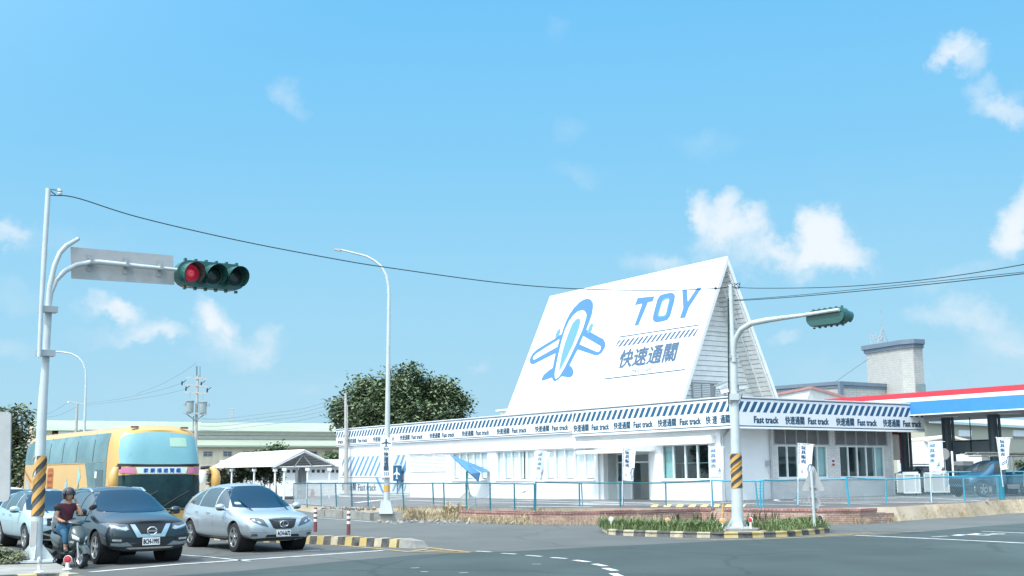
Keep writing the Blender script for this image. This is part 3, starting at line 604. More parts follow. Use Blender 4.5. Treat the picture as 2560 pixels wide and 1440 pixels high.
bx = [ONA(x, 1045, -1.3)[1] + .42 for x in (1885, 1963, 2090, 2207)]
fascia_print(fa, P(-1.3, -.42), B, 15.17, -A, F0, F1, [('Fast track', bx[0], 1.75)] + seq(bx[1:], 3.55), step=.485)
fascia_print(fb, P(46.42, -.3), -A, 33.99, -B, F0 + .16, F1, [('track', .4, 1.0)] + seq([46.42 - ONB(x, 1100 - (x - 870) * .05, -.3)[0] for x in (870, 933, 1000, 1074, 1155, 1242, 1338)], 3.85))
# steep roof sign
GA, AP, APZ, SL, LOZ = 2.6, 3.49, 14.03, .452, 5.62
ge = ONB(1375, 742, AP)[0]
up1 = (B * SL + ZV); up2 = (B * -SL + ZV); hgt = APZ - LOZ; th = .2
rf = MB(); l0 = P(GA, AP - SL * hgt, LOZ); l1 = P(ge, AP - SL * hgt, LOZ); n1_ = -A.cross(up1).normalized()
if n1_.dot(B) > 0: n1_ = -n1_
rf.add([l0, l1, P(ge, AP, APZ), P(GA, AP, APZ), l0 - n1_ * th, l1 - n1_ * th, P(ge, AP, APZ - th * 2.3), P(GA, AP, APZ - th * 2.3)], [(0, 1, 2, 3), (0, 4, 5, 1), (0, 3, 7, 4), (1, 5, 6, 2), (4, 7, 6, 5)])
r1 = build('roof_slope', rf, m_roofw, shop, fix=True)
rb = MB(); k0 = P(GA, AP + SL * hgt, LOZ); k1 = P(ge, AP + SL * hgt, LOZ); n2_ = n1_ - B * 2 * n1_.dot(B)
rb.add([k0, k1, P(ge, AP + .002, APZ), P(GA, AP + .002, APZ), k0 - n2_ * th, k1 - n2_ * th, P(ge, AP + .002, APZ - th * 2.3), P(GA, AP + .002, APZ - th * 2.3)], [(3, 2, 1, 0), (0, 1, 5, 4), (0, 4, 7, 3), (1, 2, 6, 5), (4, 5, 6, 7)])
r2 = build('roof_slope', rb, m_siding, shop, fix=True)
# boards: gable wall set back behind the roof edge, and the underside of the far slope
GW = GA + 1.7; bd = MB(); z = LOZ
while z < APZ - .7:
    w0, w1 = SL * (APZ - z) - .27, SL * (APZ - z - .27) - .27
    if w1 > 0: bd.add([P(GW - .05, AP - w0, z), P(GW - .05, AP + w0, z), P(GW, AP + w1, z + .27), P(GW, AP - w1, z + .27), P(GW + .04, AP - w0, z), P(GW + .04, AP + w0, z)], [(0, 1, 2, 3), (0, 4, 5, 1)])
    z += .29
build('siding_board', bd, m_siding, shop)
bk = MB(); w0 = SL * hgt - .25; bk.quad(P(GW + .03, AP - w0, LOZ), P(GW + .03, AP + w0, LOZ), P(GW + .03, AP, APZ - .5)); build('siding_backing', bk, m_gap, shop)
sf = MB(); t = .5; ulen = hgt * math.sqrt(1 + SL * SL)
for k in range(1, 31):
    z0 = APZ - .5 - k * .255; c0 = P(GA + .12, AP + SL * (APZ - z0), z0) - n2_ * (th + .03); d = up2 * -.235; sf.ob(c0 - up2 * .19 * 0, A * 1.6, d * -1 * .9, -n2_ * .035)
for x, w in ((.85, .08), (.02, .1)): sf.ob(P(GA + x, AP + SL * (hgt), LOZ) - n2_ * (th + .075), A * w, up2 * (hgt - .9), -n2_ * .05)
build('soffit_board', sf, m_siding, shop)
tb = MB(); tb.ob(P(GW - .12, AP - SL * 4.1 + .4, 9.93), B * (SL * 8.2 - .8), A * .06, ZV * .14); build('tie_beam', tb, m_alum, shop)
# louvred window low in the gable
def GW_(x, y): _, b, z = ONA(x, y, GW - .08); return b, z
b0, z0 = GW_(1733, 993); b1, z1 = GW_(1812, 961); lw = MB(); z0 = max(z0, 5.8)
for c0, c1 in ((b0, b0 + (b1 - b0) * .24), (b0 + (b1 - b0) * .28, b0 + (b1 - b0) * .52), (b0 + (b1 - b0) * .68, b1)):
    for k in range(8): lw.ob(P(GW - .12, c0, z0 + (z1 - z0) * k / 8), B * (c1 - c0), A * .05 + ZV * (z1 - z0) * .075, ZV * .015)
lp = build('gable_louvre_slat', lw, m_alum, shop); lw = MB(); wbox(lw, GW - .13, GW - .06, b0 - .06, b1 + .06, z1, z1 + .06); wbox(lw, GW - .075, GW - .06, b0, b1, z0, z1, 1)
for c in (b0 - .06, b0 + (b1 - b0) * .25, b0 + (b1 - b0) * .65, b1): wbox(lw, GW - .13, GW - .06, c, c + .06, z0, z1)
build('gable_louvre_frame', lw, [m_grey, m_gap], lp)
mb = MB(); wbox(mb, ge + .4, ge + 2.0, .6, 2.2, 5.6, 6.15); wbox(mb, ge + .2, ge + 2.2, .4, 2.4, 6.15, 6.25); build('roof_box', mb, m_wall, shop)
# graphics on the slope
def RS(x, y, e=.012):
    return ONP(x, y, l0 + n1_ * e, n1_)
def zs(pts, ox, oy, sc): return [(ox + x / sc, oy + y / sc) for x, y in pts]
def gfx(name, polys, m, e): 
    mb = MB()
    for q in polys: mb.quad(*[RS(x, y, e) for x, y in q])
    return build(name, mb, m, r1)
Z1 = lambda p: zs(p, 1260, 720, 5.76); Z2 = lambda p: zs(p, 1240, 620, 3.272)
gfx('aeroplane_print', [Z1([(1200, 150), (1250, 165), (1280, 210), (1283, 270), (1270, 360), (1235, 470), (1195, 570), (1187, 600), (1255, 640), (1430, 735), (1460, 790), (1455, 850), (1410, 930), (1360, 965), (1310, 970), (1060, 885), (945, 1110), (985, 1150), (1002, 1205), (990, 1260), (950, 1290), (830, 1272), (780, 1320), (730, 1345), (705, 1330), (690, 1290), (545, 1337), (540, 1310), (570, 1250), (640, 1190), (700, 1150), (742, 938), (430, 1095), (390, 1095), (370, 1065), (375, 1010), (410, 945), (480, 880), (735, 725), (830, 660), (850, 590), (890, 480), (940, 380), (1010, 280), (1090, 200), (1150, 165)])], m_blue, .008)
gfx('aeroplane_inner_print', [Z1(q) for q in ([(1130, 320), (1165, 335), (1188, 380), (1180, 440), (1130, 600), (1040, 800), (940, 1010), (860, 1170), (790, 1280), (750, 1308), (732, 1290), (730, 1230), (770, 1020), (830, 760), (880, 600), (940, 470), (1010, 380), (1070, 335)], [(1140, 692), (1395, 840), (1390, 880), (1370, 915), (1345, 922), (1090, 812)], [(800, 735), (770, 845), (430, 1035), (415, 1015), (425, 985), (470, 940)])], m_roofw, .013)
gfx('aeroplane_stripe_print', [Z1(q) for q in ([(1070, 433), (1095, 450), (1100, 490), (1080, 580), (1000, 800), (900, 1010), (805, 1185), (790, 1183), (800, 1120), (830, 960), (880, 780), (930, 640), (980, 520), (1030, 455)], [(810, 590), (812, 620), (790, 690), (745, 735), (735, 720), (745, 660), (775, 605), (795, 588)], [(1270, 505), (1284, 530), (1265, 600), (1215, 665), (1197, 645), (1212, 590), (1240, 530)])], m_lblue, .018)
gfx('lettering', [Z2([(1158, 408), (1297, 394), (1281, 437), (1243, 444), (1165, 630), (1131, 637), (1196, 455), (1136, 468)]), Z2([(1340, 388), (1380, 373), (1430, 365), (1455, 372), (1464, 392), (1460, 430), (1425, 555), (1402, 588), (1365, 600), (1320, 607), (1292, 602), (1281, 580), (1286, 545), (1318, 425)]), Z2([(1523, 348), (1563, 343), (1568, 440), (1645, 325), (1685, 320), (1577, 487), (1547, 570), (1503, 575), (1531, 490)])], m_blue, .008)
gfx('lettering', [Z2([(1378, 412), (1412, 404), (1424, 420), (1397, 542), (1380, 562), (1332, 568), (1320, 550), (1356, 432)])], m_lblue, .012)
gfx('lettering', [Z2([(1386, 424), (1408, 418), (1414, 428), (1388, 538), (1376, 550), (1338, 555), (1331, 545), (1363, 440)])], m_roofw, .016)
def seg(p, q, w): return [(p[0], p[1] - w / 2), (q[0], q[1] - w / 2), (q[0], q[1] + w / 2), (p[0], p[1] + w / 2)]
gfx('rule_line', [Z2(seg((1003, 729), (1667, 628), 8)), Z2(seg((885, 1071), (1545, 994), 9)), Z2(seg((878, 1088), (1530, 1013), 3))], m_ink, .008)
hz_ = []
for k in range(18):
    f = lambda t: (990 + 670 * t, 757 - 104 * t); g_ = lambda t: (972 + 668 * t, 813 - 96 * t); t0 = k / 17.6
    hz_.append(Z2([g_(max(0, t0 - .022)), g_(t0 + .008), f(min(1, t0 + .05)), f(min(1, t0 + .02))]))
gfx('stripe_print', hz_, m_slate, .008)
mb = MB(); o_, u_, v_ = [RS(*Z2([p])[0]) for p in ((993, 985), (1460, 922), (1032, 838))]; put_text(mb, '快速通關', o_, u_ - o_, v_ - o_, .035)
build('lettering', mb, m_slate, r1); mb = MB()
o_, u_, v_ = [RS(*Z2([p])[0]) for p in ((1110, 1022), (1270, 1003), (1119, 986))]; put_text(mb, 'Fast track', o_, u_ - o_, v_ - o_, 0); build('lettering', mb, m_ink, r1)
# painted panel at the far end of the long wall
pb = MB(); wbox(pb, 33.75, 46.25, -.09, -.003, .42, 3.78); pan = build('painted_panel', pb, m_fas, shop)
Z3 = lambda p: zs(p, 830, 1060, 7.2)
def LBP(x, y, e=-.096): return ONP(x, y, P(0, e), B)
def gp_(name, polys, m, par=pan):
    mb = MB()
    for q in polys: mb.quad(*[LBP(x, y) for x, y in Z3(q)])
    return build(name, mb, m, par)
m_blue2 = M('soft blue panel print', (.115, .3, .52), .5, var=.04); gp_('rule_line', [seg((140, 562), (1395, 513), 16), seg((140, 966), (960, 962), 13), seg((1010, 1249), (1395, 1251), 13)], m_blue2)
pol = []
for k in range(9):
    xb, xt = 180 + 84 * k - (22 if k == 0 else 24), 222 + 84 * k; yb, yt = 933, 602 - k * 3
    pol.append([(max(180, xb), yb), (xb + 34, yb), (xt + 30 + 62, yt), (xt + 60, yt)] if k else [(180, 933), (192, 933), (192 + 30, 830), (180, 860)])
pol = [[(x, y) for x, y in q] for q in pol]
tops = [(220, 248, 600), (305, 335, 600), (387, 418, 598), (470, 502, 594), (556, 590, 590), (642, 675, 587), (727, 760, 583), (812, 846, 580), (897, 930, 578), (1000, 1040, 575)]
pol = [[(xb, 933), (xb + 32, 933), (x1, yt), (x0, yt)] for (x0, x1, yt), xb in zip(tops[1:], (178, 240, 325, 408, 492, 578, 665, 752, 850))] + [[(180, 780), (180, 700), (220, 600), (248, 600)]]
pol += [[(1115, 735), (1160, 735), (1228, 563), (1185, 565)], [(1212, 735), (1258, 735), (1316, 560), (1275, 562)], [(1255, 895), (1255, 830), (1336, 625), (1336, 720)], [(1300, 890), (1255, 890), (1330, 720), (1336, 830)],
        [(780, 966), (825, 966), (946, 1250), (910, 1250)], [(895, 975), (935, 975), (920, 1020)], [(1075, 1212), (1118, 1212), (1165, 1075), (1130, 1075)], [(1170, 1215), (1210, 1215), (1290, 1000), (1255, 1000)], [(1285, 1212), (1312, 1212), (1336, 1130), (1336, 1050)]]
gp_('stripe_print', pol, m_blue2)
mb = MB()
for s, bl, br, tl, bo in (('快速通關', (180, 1196), (428, 1194), (180, 1072), .03), ('Fast track', (470, 1198), (796, 1200), (470, 1085), .03)):
    o_, u_, v_ = [LBP(*Z3([p])[0]) for p in (bl, br, tl)]; put_text(mb, s, o_, u_ - o_, v_ - o_, bo)
build('lettering', mb, m_ink, pan)
# pipes, lamp and stains
pp = MB(); pp.tube([P(-.12, 3.5, .4), P(-.12, 3.5, 4.3)], .05, 8); pp.tube([P(-.1, .1, .4), P(-.1, .1, 3.7), P(-.1, .6, 4.2)], .055, 8); pp.tube([P(10.3, -.08, .3), P(10.3, -.08, 3.3)], .04, 6); build('downpipe', pp, m_grey, shop)
wl_ = MB(); b, z = ONA(1919, 1158, -.1)[1:]; wl_.box(P(-.08, b, z), (.18, .16, .3), .58); wl_.tube([P(-.1, b, z - .2), P(-.12, b + .03, z - .4), P(-.05, b + .1, z - .55)], .012, 5); build('wall_lamp', wl_, m_grey, shop)
sg = MB(); b, z = ONA(2083, 1158, -.06)[1:]; wbox(sg, -.07, -.053, b - .13, b + .13, z - .18, z + .3); ss = build('notice', sg, m_fas, shop); sg = MB()
for dz, r in ((.12, .1), (-.08, .08)): sg.box(P(-.075, b, z + dz), (.2, .006, .12), .58)
build('notice_print', sg, M('notice red', (.35, .06, .05), .6), ss)
rs_ = MB()
for x, y, w in ((1308, 1232, 9), (1316, 1227, 6), (1304, 1233, 5)): p = ONP(x, y, P(0, -.004), B); rs_.ob(p, -A * w * .02, ZV * .12 + -A * .2, B * .003)
build('stain', rs_, m_rust, shop)
# light box with an aeroplane mounted by the painted panel
q = [LBP(*p, e=-.45) for p in Z3([(1100, 1025), (1230, 1025), (1230, 745), (1100, 745)])]; lb = T('light_box_sign', 'dark blue board with white aeroplane picture in front of the striped panel', 'sign', q[0] - ZV * .1)
mb = MB(); mb.prism(q, B * .12); mb.tube([(q[0] + q[1]) / 2 + B * .06, (q[0] + q[1]) / 2 + B * .06 - ZV * 1.0], .05); build('board', mb, m_navy, lb, fix=True)
def plane_polys(cx, cy, w, h):
    P_ = [(0, 1), (.12, .93), (.17, .75), (.17, .25), (1, -.15), (1, -.35), (.17, -.15), (.12, -.72), (.35, -.9), (.35, -1), (0, -.93)]
    pts = P_ + [(-x, y) for x, y in P_[::-1][1:-1]]
    return [(cx + x * w, cy - y * h) for x, y in pts]
mb = MB(); mb.quad(*[LBP(*Z3([p])[0], e=-.455) for p in plane_polys(1166, 885, 58, 105)]); build('aeroplane_print', mb, m_fas, lb)
# shelves and bicycles seen through the corner window
shf = T('display_shelf', 'white display shelf holding bicycles behind the corner shop window', 'shelf', P(2.5, 1.0, .3))
mb = MB(); wbox(mb, .9, 4.6, .9, 1.7, 2.42, 2.46)
build('shelf_board', mb, m_alum, shf); mb = MB()
for a in (.95, 4.5): wbox(mb, a, a + .05, 1.3, 1.36, .3, 2.42)
build('shelf_upright', mb, m_alum, shf)
m_bike = M('bicycle paint', (.03, .05, .06), .4, var=.1)
bk0 = T('bicycle', 'small dark bicycle standing behind the corner shop window', 'bicycle', (0, 0, 0), group='bicycles behind the corner shop window')
for x in (-.38, .38):
    mb = MB(); mb.tube([(x + .25 * math.cos(a), 0, .27 + .25 * math.sin(a)) for a in [k * PI / 8 for k in range(17)]], .025, 6, False)
    for k in range(6): a = k * PI / 3; mb.tube([(x, 0, .27), (x + .24 * math.cos(a), 0, .27 + .24 * math.sin(a))], .006, 4)
    build('wheel', mb, m_bike, bk0, local=True)
mb = MB()
for q in ([(-.38, 0, .27), (-.05, 0, .27), (.3, 0, .62), (-.15, 0, .65), (-.38, 0, .27)], [(-.05, 0, .27), (-.18, 0, .75)], [(.38, 0, .27), (.28, 0, .72)]): mb.tube(q, .018, 6)
build('frame', mb, m_bike, bk0, local=True); mb = MB(); mb.box((-.18, 0, .78), (.24, .12, .05)); build('saddle', mb, m_bike, bk0, local=True)
mb = MB(); mb.tube([(.28, 0, .72), (.27, 0, .86), (.2, .26, .9)], .015, 6); mb.tube([(.27, 0, .86), (.2, -.26, .9)], .015, 6); build('handlebar', mb, m_bike, bk0, local=True)
first = True
for a, z in ((1.5, 2.46), (2.6, 2.46), (3.5, 2.46), (1.35, 1.5), (2.3, 1.5), (3.3, 1.5)):
    o = bk0 if first else copy_tree(bk0); first = False; p = P(a, 1.3, z); o.location = p; o.rotation_euler = (0, 0, math.atan2(A.y, A.x) + rnd.uniform(-.4, .4))
tb_ = T('display_table', 'low white table carrying bicycles behind the corner shop window', 'table', P(2.3, 1.3, .3)); mb = MB(); wbox(mb, .9, 4.0, .9, 1.7, 1.44, 1.5); build('table_top', mb, m_alum, tb_); mb = MB()
for a in (.95, 3.9): wbox(mb, a, a + .06, 1.2, 1.4, .3, 1.44)
build('leg', mb, m_alum, tb_)
# ================================================================== poles, signals, wires
m_pole = M('white painted steel pole', (.5, .545, .55), .5, metal=.1, var=.1, scale=2.5, bump=.05); m_plate = M('grey sign back', (.4, .41, .41), .55, metal=.15, var=.12, scale=2, vcol2=(.46, .46, .46)); m_green = M('signal green enamel', (.02, .095, .085), .4, var=.12, coat=.3)
m_black = M('black plastic', (.015, .017, .018), .5, var=.2); m_steel = M('dull steel', (.38, .4, .41), .45, metal=.5, var=.15); m_cable = M('dark cable', (.012, .03, .04), .6, var=0)
m_hz1 = M('hazard tape yellow', (.6, .33, .09), .6, var=.12); m_hz2 = M('hazard tape black', (.03, .04, .05), .6, var=.3, vcol2=(.1, .11, .12)); m_lensdk = M('dark lens', (.02, .035, .035), .15, var=0)
m_cream = M('old concrete pole', (.42, .4, .37), .85, var=.15, scale=3)
def hazard(mb, f, r, h0, h1, n=20, turns=.5, pitch=.42):     # f(height) -> axis point; diagonal bands
    K = 26
    for k in range(K):
        for j in range(n):
            z0, z1 = h0 + (h1 - h0) * k / K, h0 + (h1 - h0) * (k + 1) / K; a0, a1 = 2 * PI * j / n, 2 * PI * (j + 1) / n
            s0 = (h1 - h0) / K
            mi = 0 if ((z0 + (a0 + 2) / (2 * PI) * pitch * 1.2) / pitch) % 1 < .55 else 1
            sk = pitch * 1.2 / n
            mb.quad(f(z0) + Vector((math.cos(a0), math.sin(a0), 0)) * r, f(z0 - sk * 0) + Vector((math.cos(a1), math.sin(a1), 0)) * r, f(z1) + Vector((math.cos(a1), math.sin(a1), 0)) * r, f(z1) + Vector((math.cos(a0), math.sin(a0), 0)) * r, mi=mi)
def helix(mb, f, r, h0, h1, bands, frac, slope, n=24, mi=0):
    for b in range(bands):
        for j in range(n * 2):
            t0, t1 = j / n, (j + 1) / n
            z = [h0 + (h1 - h0) * (b / bands) + slope * (t - .5) for t in (t0, t1)]; w = (h1 - h0) / bands * frac
            c = lambda v: min(max(v, h0), h1)
            if c(z[0]) == c(z[0] + w) and c(z[1]) == c(z[1] + w): continue
            d = [Vector((-math.cos(2 * PI * t), -math.sin(2 * PI * t), 0)) * r for t in (t0, t1)]
            mb.quad(f(c(z[0])) + d[0], f(c(z[1])) + d[1], f(c(z[1] + w)) + d[1], f(c(z[0] + w)) + d[0], mi=mi)
def gussets(mb, p, r, w, h, n=4, t=.015, rot=.3):
    for k in range(n):
        a = rot + k * 2 * PI / n; d = Vector((math.cos(a), math.sin(a), 0)); s = Vector((-d.y, d.x, 0)) * t
        mb.prism([p + d * r * .8 - s / 2, p + d * w - s / 2, p + d * w + ZV * .04 - s / 2, p + d * r * .8 + ZV * h - s / 2], s)
def signal_head(name, c, u, n, label, lit):
    c, u, n = Vector(c), Vector(u).normalized(), Vector(n).normalized(); up = u.cross(n); up = up if up.z > 0 else -up
    t = T(name, label, 'traffic light', c); W, H, DP = 1.22, .44, .2
    mb = MB(); L = W - H
    prof = [(L / 2 + H / 2 * math.cos(a), H / 2 * math.sin(a)) for a in [(-PI / 2 + PI * k / 10) for k in range(11)]] + [(-L / 2 + H / 2 * math.cos(a), H / 2 * math.sin(a)) for a in [(PI / 2 + PI * k / 10) for k in range(11)]]
    mb.prism([c + u * x + up * y - n * DP for x, y in prof], n * DP); mb.prism([c + u * x * .97 + up * y * .9 - n * (DP + .05) for x, y in prof], n * .05)
    for k in range(6):
        for s in (-1, 1): mb.ob(c + u * (-.46 + .18 * k) + up * (s * (H / 2 + .02) - .02) - n * .12, u * .04, up * .04, n * .06)
    build('housing', mb, m_green, t, fix=True)
    for k, x in enumerate((-.385, 0, .385)):
        q = c + u * x; lens = MB(); lens.lathe([(.0, .035), (.08, .03), (.14, .012), (.15, .004)], q, n, 20)
        if k == 0 and lit:
            lm = M('lit red lens', (.5, .02, .05), .3, var=0, emit=(1, .06, .12, .8)); pl = build('lens', lens, M('red lens', (.25, .01, .03), .3, var=0, emit=(.9, .03, .08, .15)), t)
            d = MB()
            for i in range(-7, 8):
                for j in range(-7, 8):
                    x_, y_ = (i + (j % 2) * .5) * .021, j * .019
                    if x_ * x_ + y_ * y_ < .0185: d.ball(q + u * x_ + up * y_ + n * (.03 - (x_ * x_ + y_ * y_) * 1.3), .0075, 6, 3)
            build('diode_dot', d, M('red diode', (.8, .1, .15), .3, var=0, emit=(1, .12, .2, 1.6)), pl)
        else: build('lens', lens, m_lensdk, t)
        v = MB(); m_ = 22
        for rr, rev in ((.178, 1), (.168, -1)):
            o = len(v.v)
            for j in range(m_ + 1):
                a = -PI * .78 + 2 * PI * .78 * j / m_; d = u * math.sin(a) + up * math.cos(a); ln = .12 + .17 * (.5 + .5 * math.cos(a * .9))
                v.v += [q + d * rr, q + d * rr + n * ln - up * .03]
            for j in range(m_): v.f.append([o + 2 * j, o + 2 * j + 1, o + 2 * j + 3, o + 2 * j + 2][::rev]); v.m.append(0)
        build('visor', v, m_green, t, smooth=True)
    return t
# --- tall white signal pole at the corner island
PB = G(88, 1404, .15); PN = Vector((.6, -.8, 0)); PU = Vector((.8, .6, 0))
def PP(x, y, e=0): return ONP(x, y, PB + PN * e, PN)
sp = T('signal_pole', 'tall white signal pole with hazard stripes standing beside the scooter', 'signal pole', PB)
K_ = PB.y / 2950
main = [PB] + [PP(x, y) for x, y in ((88.6, 1379), (106.5, 1000), (113.6, 906), (121.5, 770))]
for p in main[1:]: p.y = PB.y + (p.y - PB.y) * .15
mb = MB(); mb.tube(main, [15.8 * K_, 15.4 * K_, 11.2 * K_, 9 * K_, 8.4 * K_], 20); build('pole', mb, m_pole, sp, smooth=True)
mb = MB(); mb.tube([PP(x, y) for x, y in ((121.5, 772), (127, 732), (140, 700), (163, 677), (190, 663), (224, 656), (245, 655), (310, 661.5), (350, 666), (440, 674), (470, 677))], [6.6 * K_] * 7 + [6.2 * K_, 6 * K_, 4.6 * K_, 4.2 * K_], 14); build('arm', mb, m_pole, sp, smooth=True)
mb = MB(); st_ = [PP(x, y) for x, y in ((120, 775), (125, 715), (137, 662), (150, 632), (167, 614), (196, 597))]; mb.tube(st_, [7 * K_] * 2 + [6.4 * K_] * 3 + [5 * K_], 14); e = (st_[-1] - st_[-2]).normalized(); mb.tube([st_[-1] + e * .002, st_[-1] + e * .01], 4.2 * K_, 14, mi=1); build('stub_arm', mb, [m_pole, m_black], sp, smooth=True)
mb = MB(); th_ = [PP(x, y, .2) for x, y in ((98, 893), (103, 770), (110, 650), (121, 471))]; mb.tube(th_, [5.2 * K_] * 2 + [6.5 * K_, 6.3 * K_], 14); build('extension_pole', mb, m_pole, sp, smooth=True)
for y in (884, 775):
    p = PP(110 + (884 - y) * .06, y); mb = MB(); mb.box(p + PN * .1, (.36, .22, .13), math.atan2(PU.y, PU.x)); build('clamp', mb, m_steel, sp)
mb = MB(); f_ = lambda z: main[1].lerp(main[3], (z - main[1].z) / (main[3].z - main[1].z)); z0, z1 = PP(100, 1290).z, PP(105, 1140).z
rz_ = lambda z: (15.6 - 6.4 * (z - main[1].z) / (main[3].z - main[1].z)) * K_
ar = rz_((z0 + z1) / 2) + .018; kk = MB(); kk.tube([f_(z0), f_(z1)], [rz_(z0) + .006, rz_(z1) + .006], 20, False, mi=1); helix(kk, f_, rz_(z0) + .012, z0, z1, 4, .48, .95, mi=0); build('hazard_band', kk, [m_hz1, m_hz2], sp, smooth=True)
mb = MB(); gussets(mb, PB + ZV * .04, 15 * K_, .34, .34); mb.box(PB + ZV * .02, (.72, .72, .045), .3); build('base_plate', mb, m_pole, sp, fix=True)
mb = MB(); mb.box(f_(z0 - .35) + Vector((-.01, -rz_(z0) - .004, 0)), (.13, .012, .5)); build('service_door', mb, m_plate, sp)
mb = MB(); tp = th_[-1]; mb.tube([tp - ZV * .15, tp - ZV * .12 + PU * .28], .012, 6); mb.tube([tp - ZV * .02, tp - ZV * .01 + PU * .24], .012, 6); mb.tube([tp - ZV * .02, tp - ZV * .12 + PU * .16], .012, 6); mb.lathe([(0, .1), (.05, .1), (.06, .05), (.04, .03), (.06, 0), (.05, -.04), (0, -.04)], tp + PU * .24 - ZV * .08, n=10, mi=1); build('insulator_bracket', mb, [m_green, m_pole], sp)
sgn = [PP(x, y, -.14) for x, y in ((178, 696), (436, 712), (433, 639), (176, 617))]
rs = T('road_sign', 'blank grey back of a wide road sign on the signal arm', 'road sign', sgn[0]); mb = MB(); mb.prism(sgn, PN * -.02); build('sign_panel', mb, m_plate, rs, fix=True)
for x in (223, 312, 397):
    p = PP(x, 655 + (x - 223) * .085, -.12); mb = MB(); mb.ob(p - PU * .045 - ZV * .2, PU * .09, ZV * .36, PN * .02); mb.ob(p - PU * .03 - ZV * .06, PU * .06, ZV * .14, PN * .2); build('bracket', mb, m_steel, rs)
hc = PP(531, 688, .05); sc = (PP(620, 694) - PP(441, 684)).length / 1.22
h1 = signal_head('traffic_light', hc, (PP(620, 697) - PP(441, 681)), PN, 'green three lamp traffic light showing red beside the grey sign', True)
h1.scale = (sc * .97,) * 3
# --- second signal pole on the striped island
QB = G(1844, 1320, .2); qn = Vector((.80, .60, 0)); qd = Vector((.62, -.785, 0)).normalized(); qn = Vector((.785, .62, 0)).normalized()
def QP(x, y): return D(x, y, QB.y)
def QA(x, y): return ONP(x, y, QB, qn)
s2 = T('signal_pole', 'white signal pole with striped band on the grassy striped kerb island', 'signal pole', QB); k2 = QB.y / 2950
mb = MB(); pm = [QB] + [QP(x, y) for x, y in ((1843, 1250), (1836, 1010), (1834, 900))]; mb.tube(pm, [15 * k2, 14 * k2, 10.5 * k2, 9 * k2], 18); build('pole', mb, m_pole, s2, smooth=True)
mb = MB(); mb.tube([QP(1833, 905), QP(1826, 712)], [6 * k2, 5.5 * k2], 14); mb.tube([QP(1822, 1010), QP(1821, 745)], 2.2 * k2, 6, mi=1); build('extension_pole', mb, [m_pole, m_cable], s2, smooth=True)
mb = MB(); mb.tube([QA(x, y) for x, y in ((1835, 905), (1834, 870), (1840, 845), (1853, 824), (1880, 808), (1920, 800), (1960, 794.5), (2005, 788.5), (2098, 774))], [6.8 * k2] * 6 + [5.5 * k2, 4.6 * k2, 4 * k2], 12); build('arm', mb, m_pole, s2, smooth=True)
mb = MB(); gussets(mb, QB + ZV * .03, 13 * k2, .34, .36); mb.box(QB + ZV * .02, (.72, .72, .04), .3); build('base_plate', mb, m_pole, s2, fix=True)
mb = MB(); mb.lathe([(0, 0), (.72, 0), (.72, -.16), (0, -.16)], QB - ZV * .0, n=8); build('footing', mb, m_conc, s2)
kk = MB(); f2_ = lambda z: pm[1].lerp(pm[2], (z - pm[1].z) / (pm[2].z - pm[1].z)); za, zb = QP(1842, 1221).z, QP(1840, 1134).z; kk.tube([f2_(za), f2_(zb)], [13.6 * k2, 12.6 * k2], 18, False, mi=1); helix(kk, f2_, 13.5 * k2 + .012, za, zb, 4, .5, .85); build('hazard_band', kk, [m_hz1, m_hz2], s2, smooth=True)
for y in (893, 1003):
    mb = MB(); mb.box(QP(1834, y), (.3, .26, .1)); build('clamp', mb, m_steel, s2)
mb = MB(); mb.box(QP(1833, 993) - Vector((0, .14, 0)), (.28, .16, .2)); mb.box(QP(1847, 994), (.1, .12, .22)); build('junction_box', mb, m_pole, s2)
for i, (q0, q1, lb) in enumerate((((1788, 970), (1818, 957), 'slim white camera housing angled off the island signal pole'), ((1800, 979), (1820, 974), 'white boxy camera on bracket below the slim camera'), ((1846, 968), (1868, 966), 'flat white camera on the far side of the island pole'), ((1845, 983), (1862, 978), 'small grey camera with hanging cable on the island pole'))):
    a, b = QP(*q0), QP(*q1); c = T('security_camera', lb, 'camera', (a + b) / 2); d = (b - a); u = d.normalized(); hh = (.11, .16, .14, .12)[i]; mb = MB(); s = Vector((0, .16, 0)); nrm = Vector((-u.z, 0, u.x)); mb.ob(a - s / 2 - nrm * hh / 2, d, s, nrm * hh); mb.ob(a - s * .65 + nrm * (hh / 2 + .005) - d * .08, d * 1.12, s * 1.3, nrm * .02); build('housing', mb, (m_pole, m_fas, m_pole, m_steel)[i], c, fix=True)
    mb = MB(); mb.tube([(a + b) / 2 - nrm * hh / 2, (a + b) / 2 - ZV * .16, QP(1835, 985 + i * 2)], .02, 6); build('bracket', mb, m_cable if i == 3 else m_steel, c)
    mb = MB(); e_ = a if i < 2 else b; mb.lathe([(0, .012), (.045, .012), (.05, 0)], e_, (e_ - (b if i < 2 else a)), 10); build('lens', mb, m_lensdk, c)
qc = QA(2058, 792); h2 = signal_head('traffic_light', qc + qn * .34, -qd, qn, 'green traffic light seen from behind on the island pole arm', False); h2.scale = (.84 * (QA(2115, 782) - QA(2000, 800)).length / 1.22,) * 3
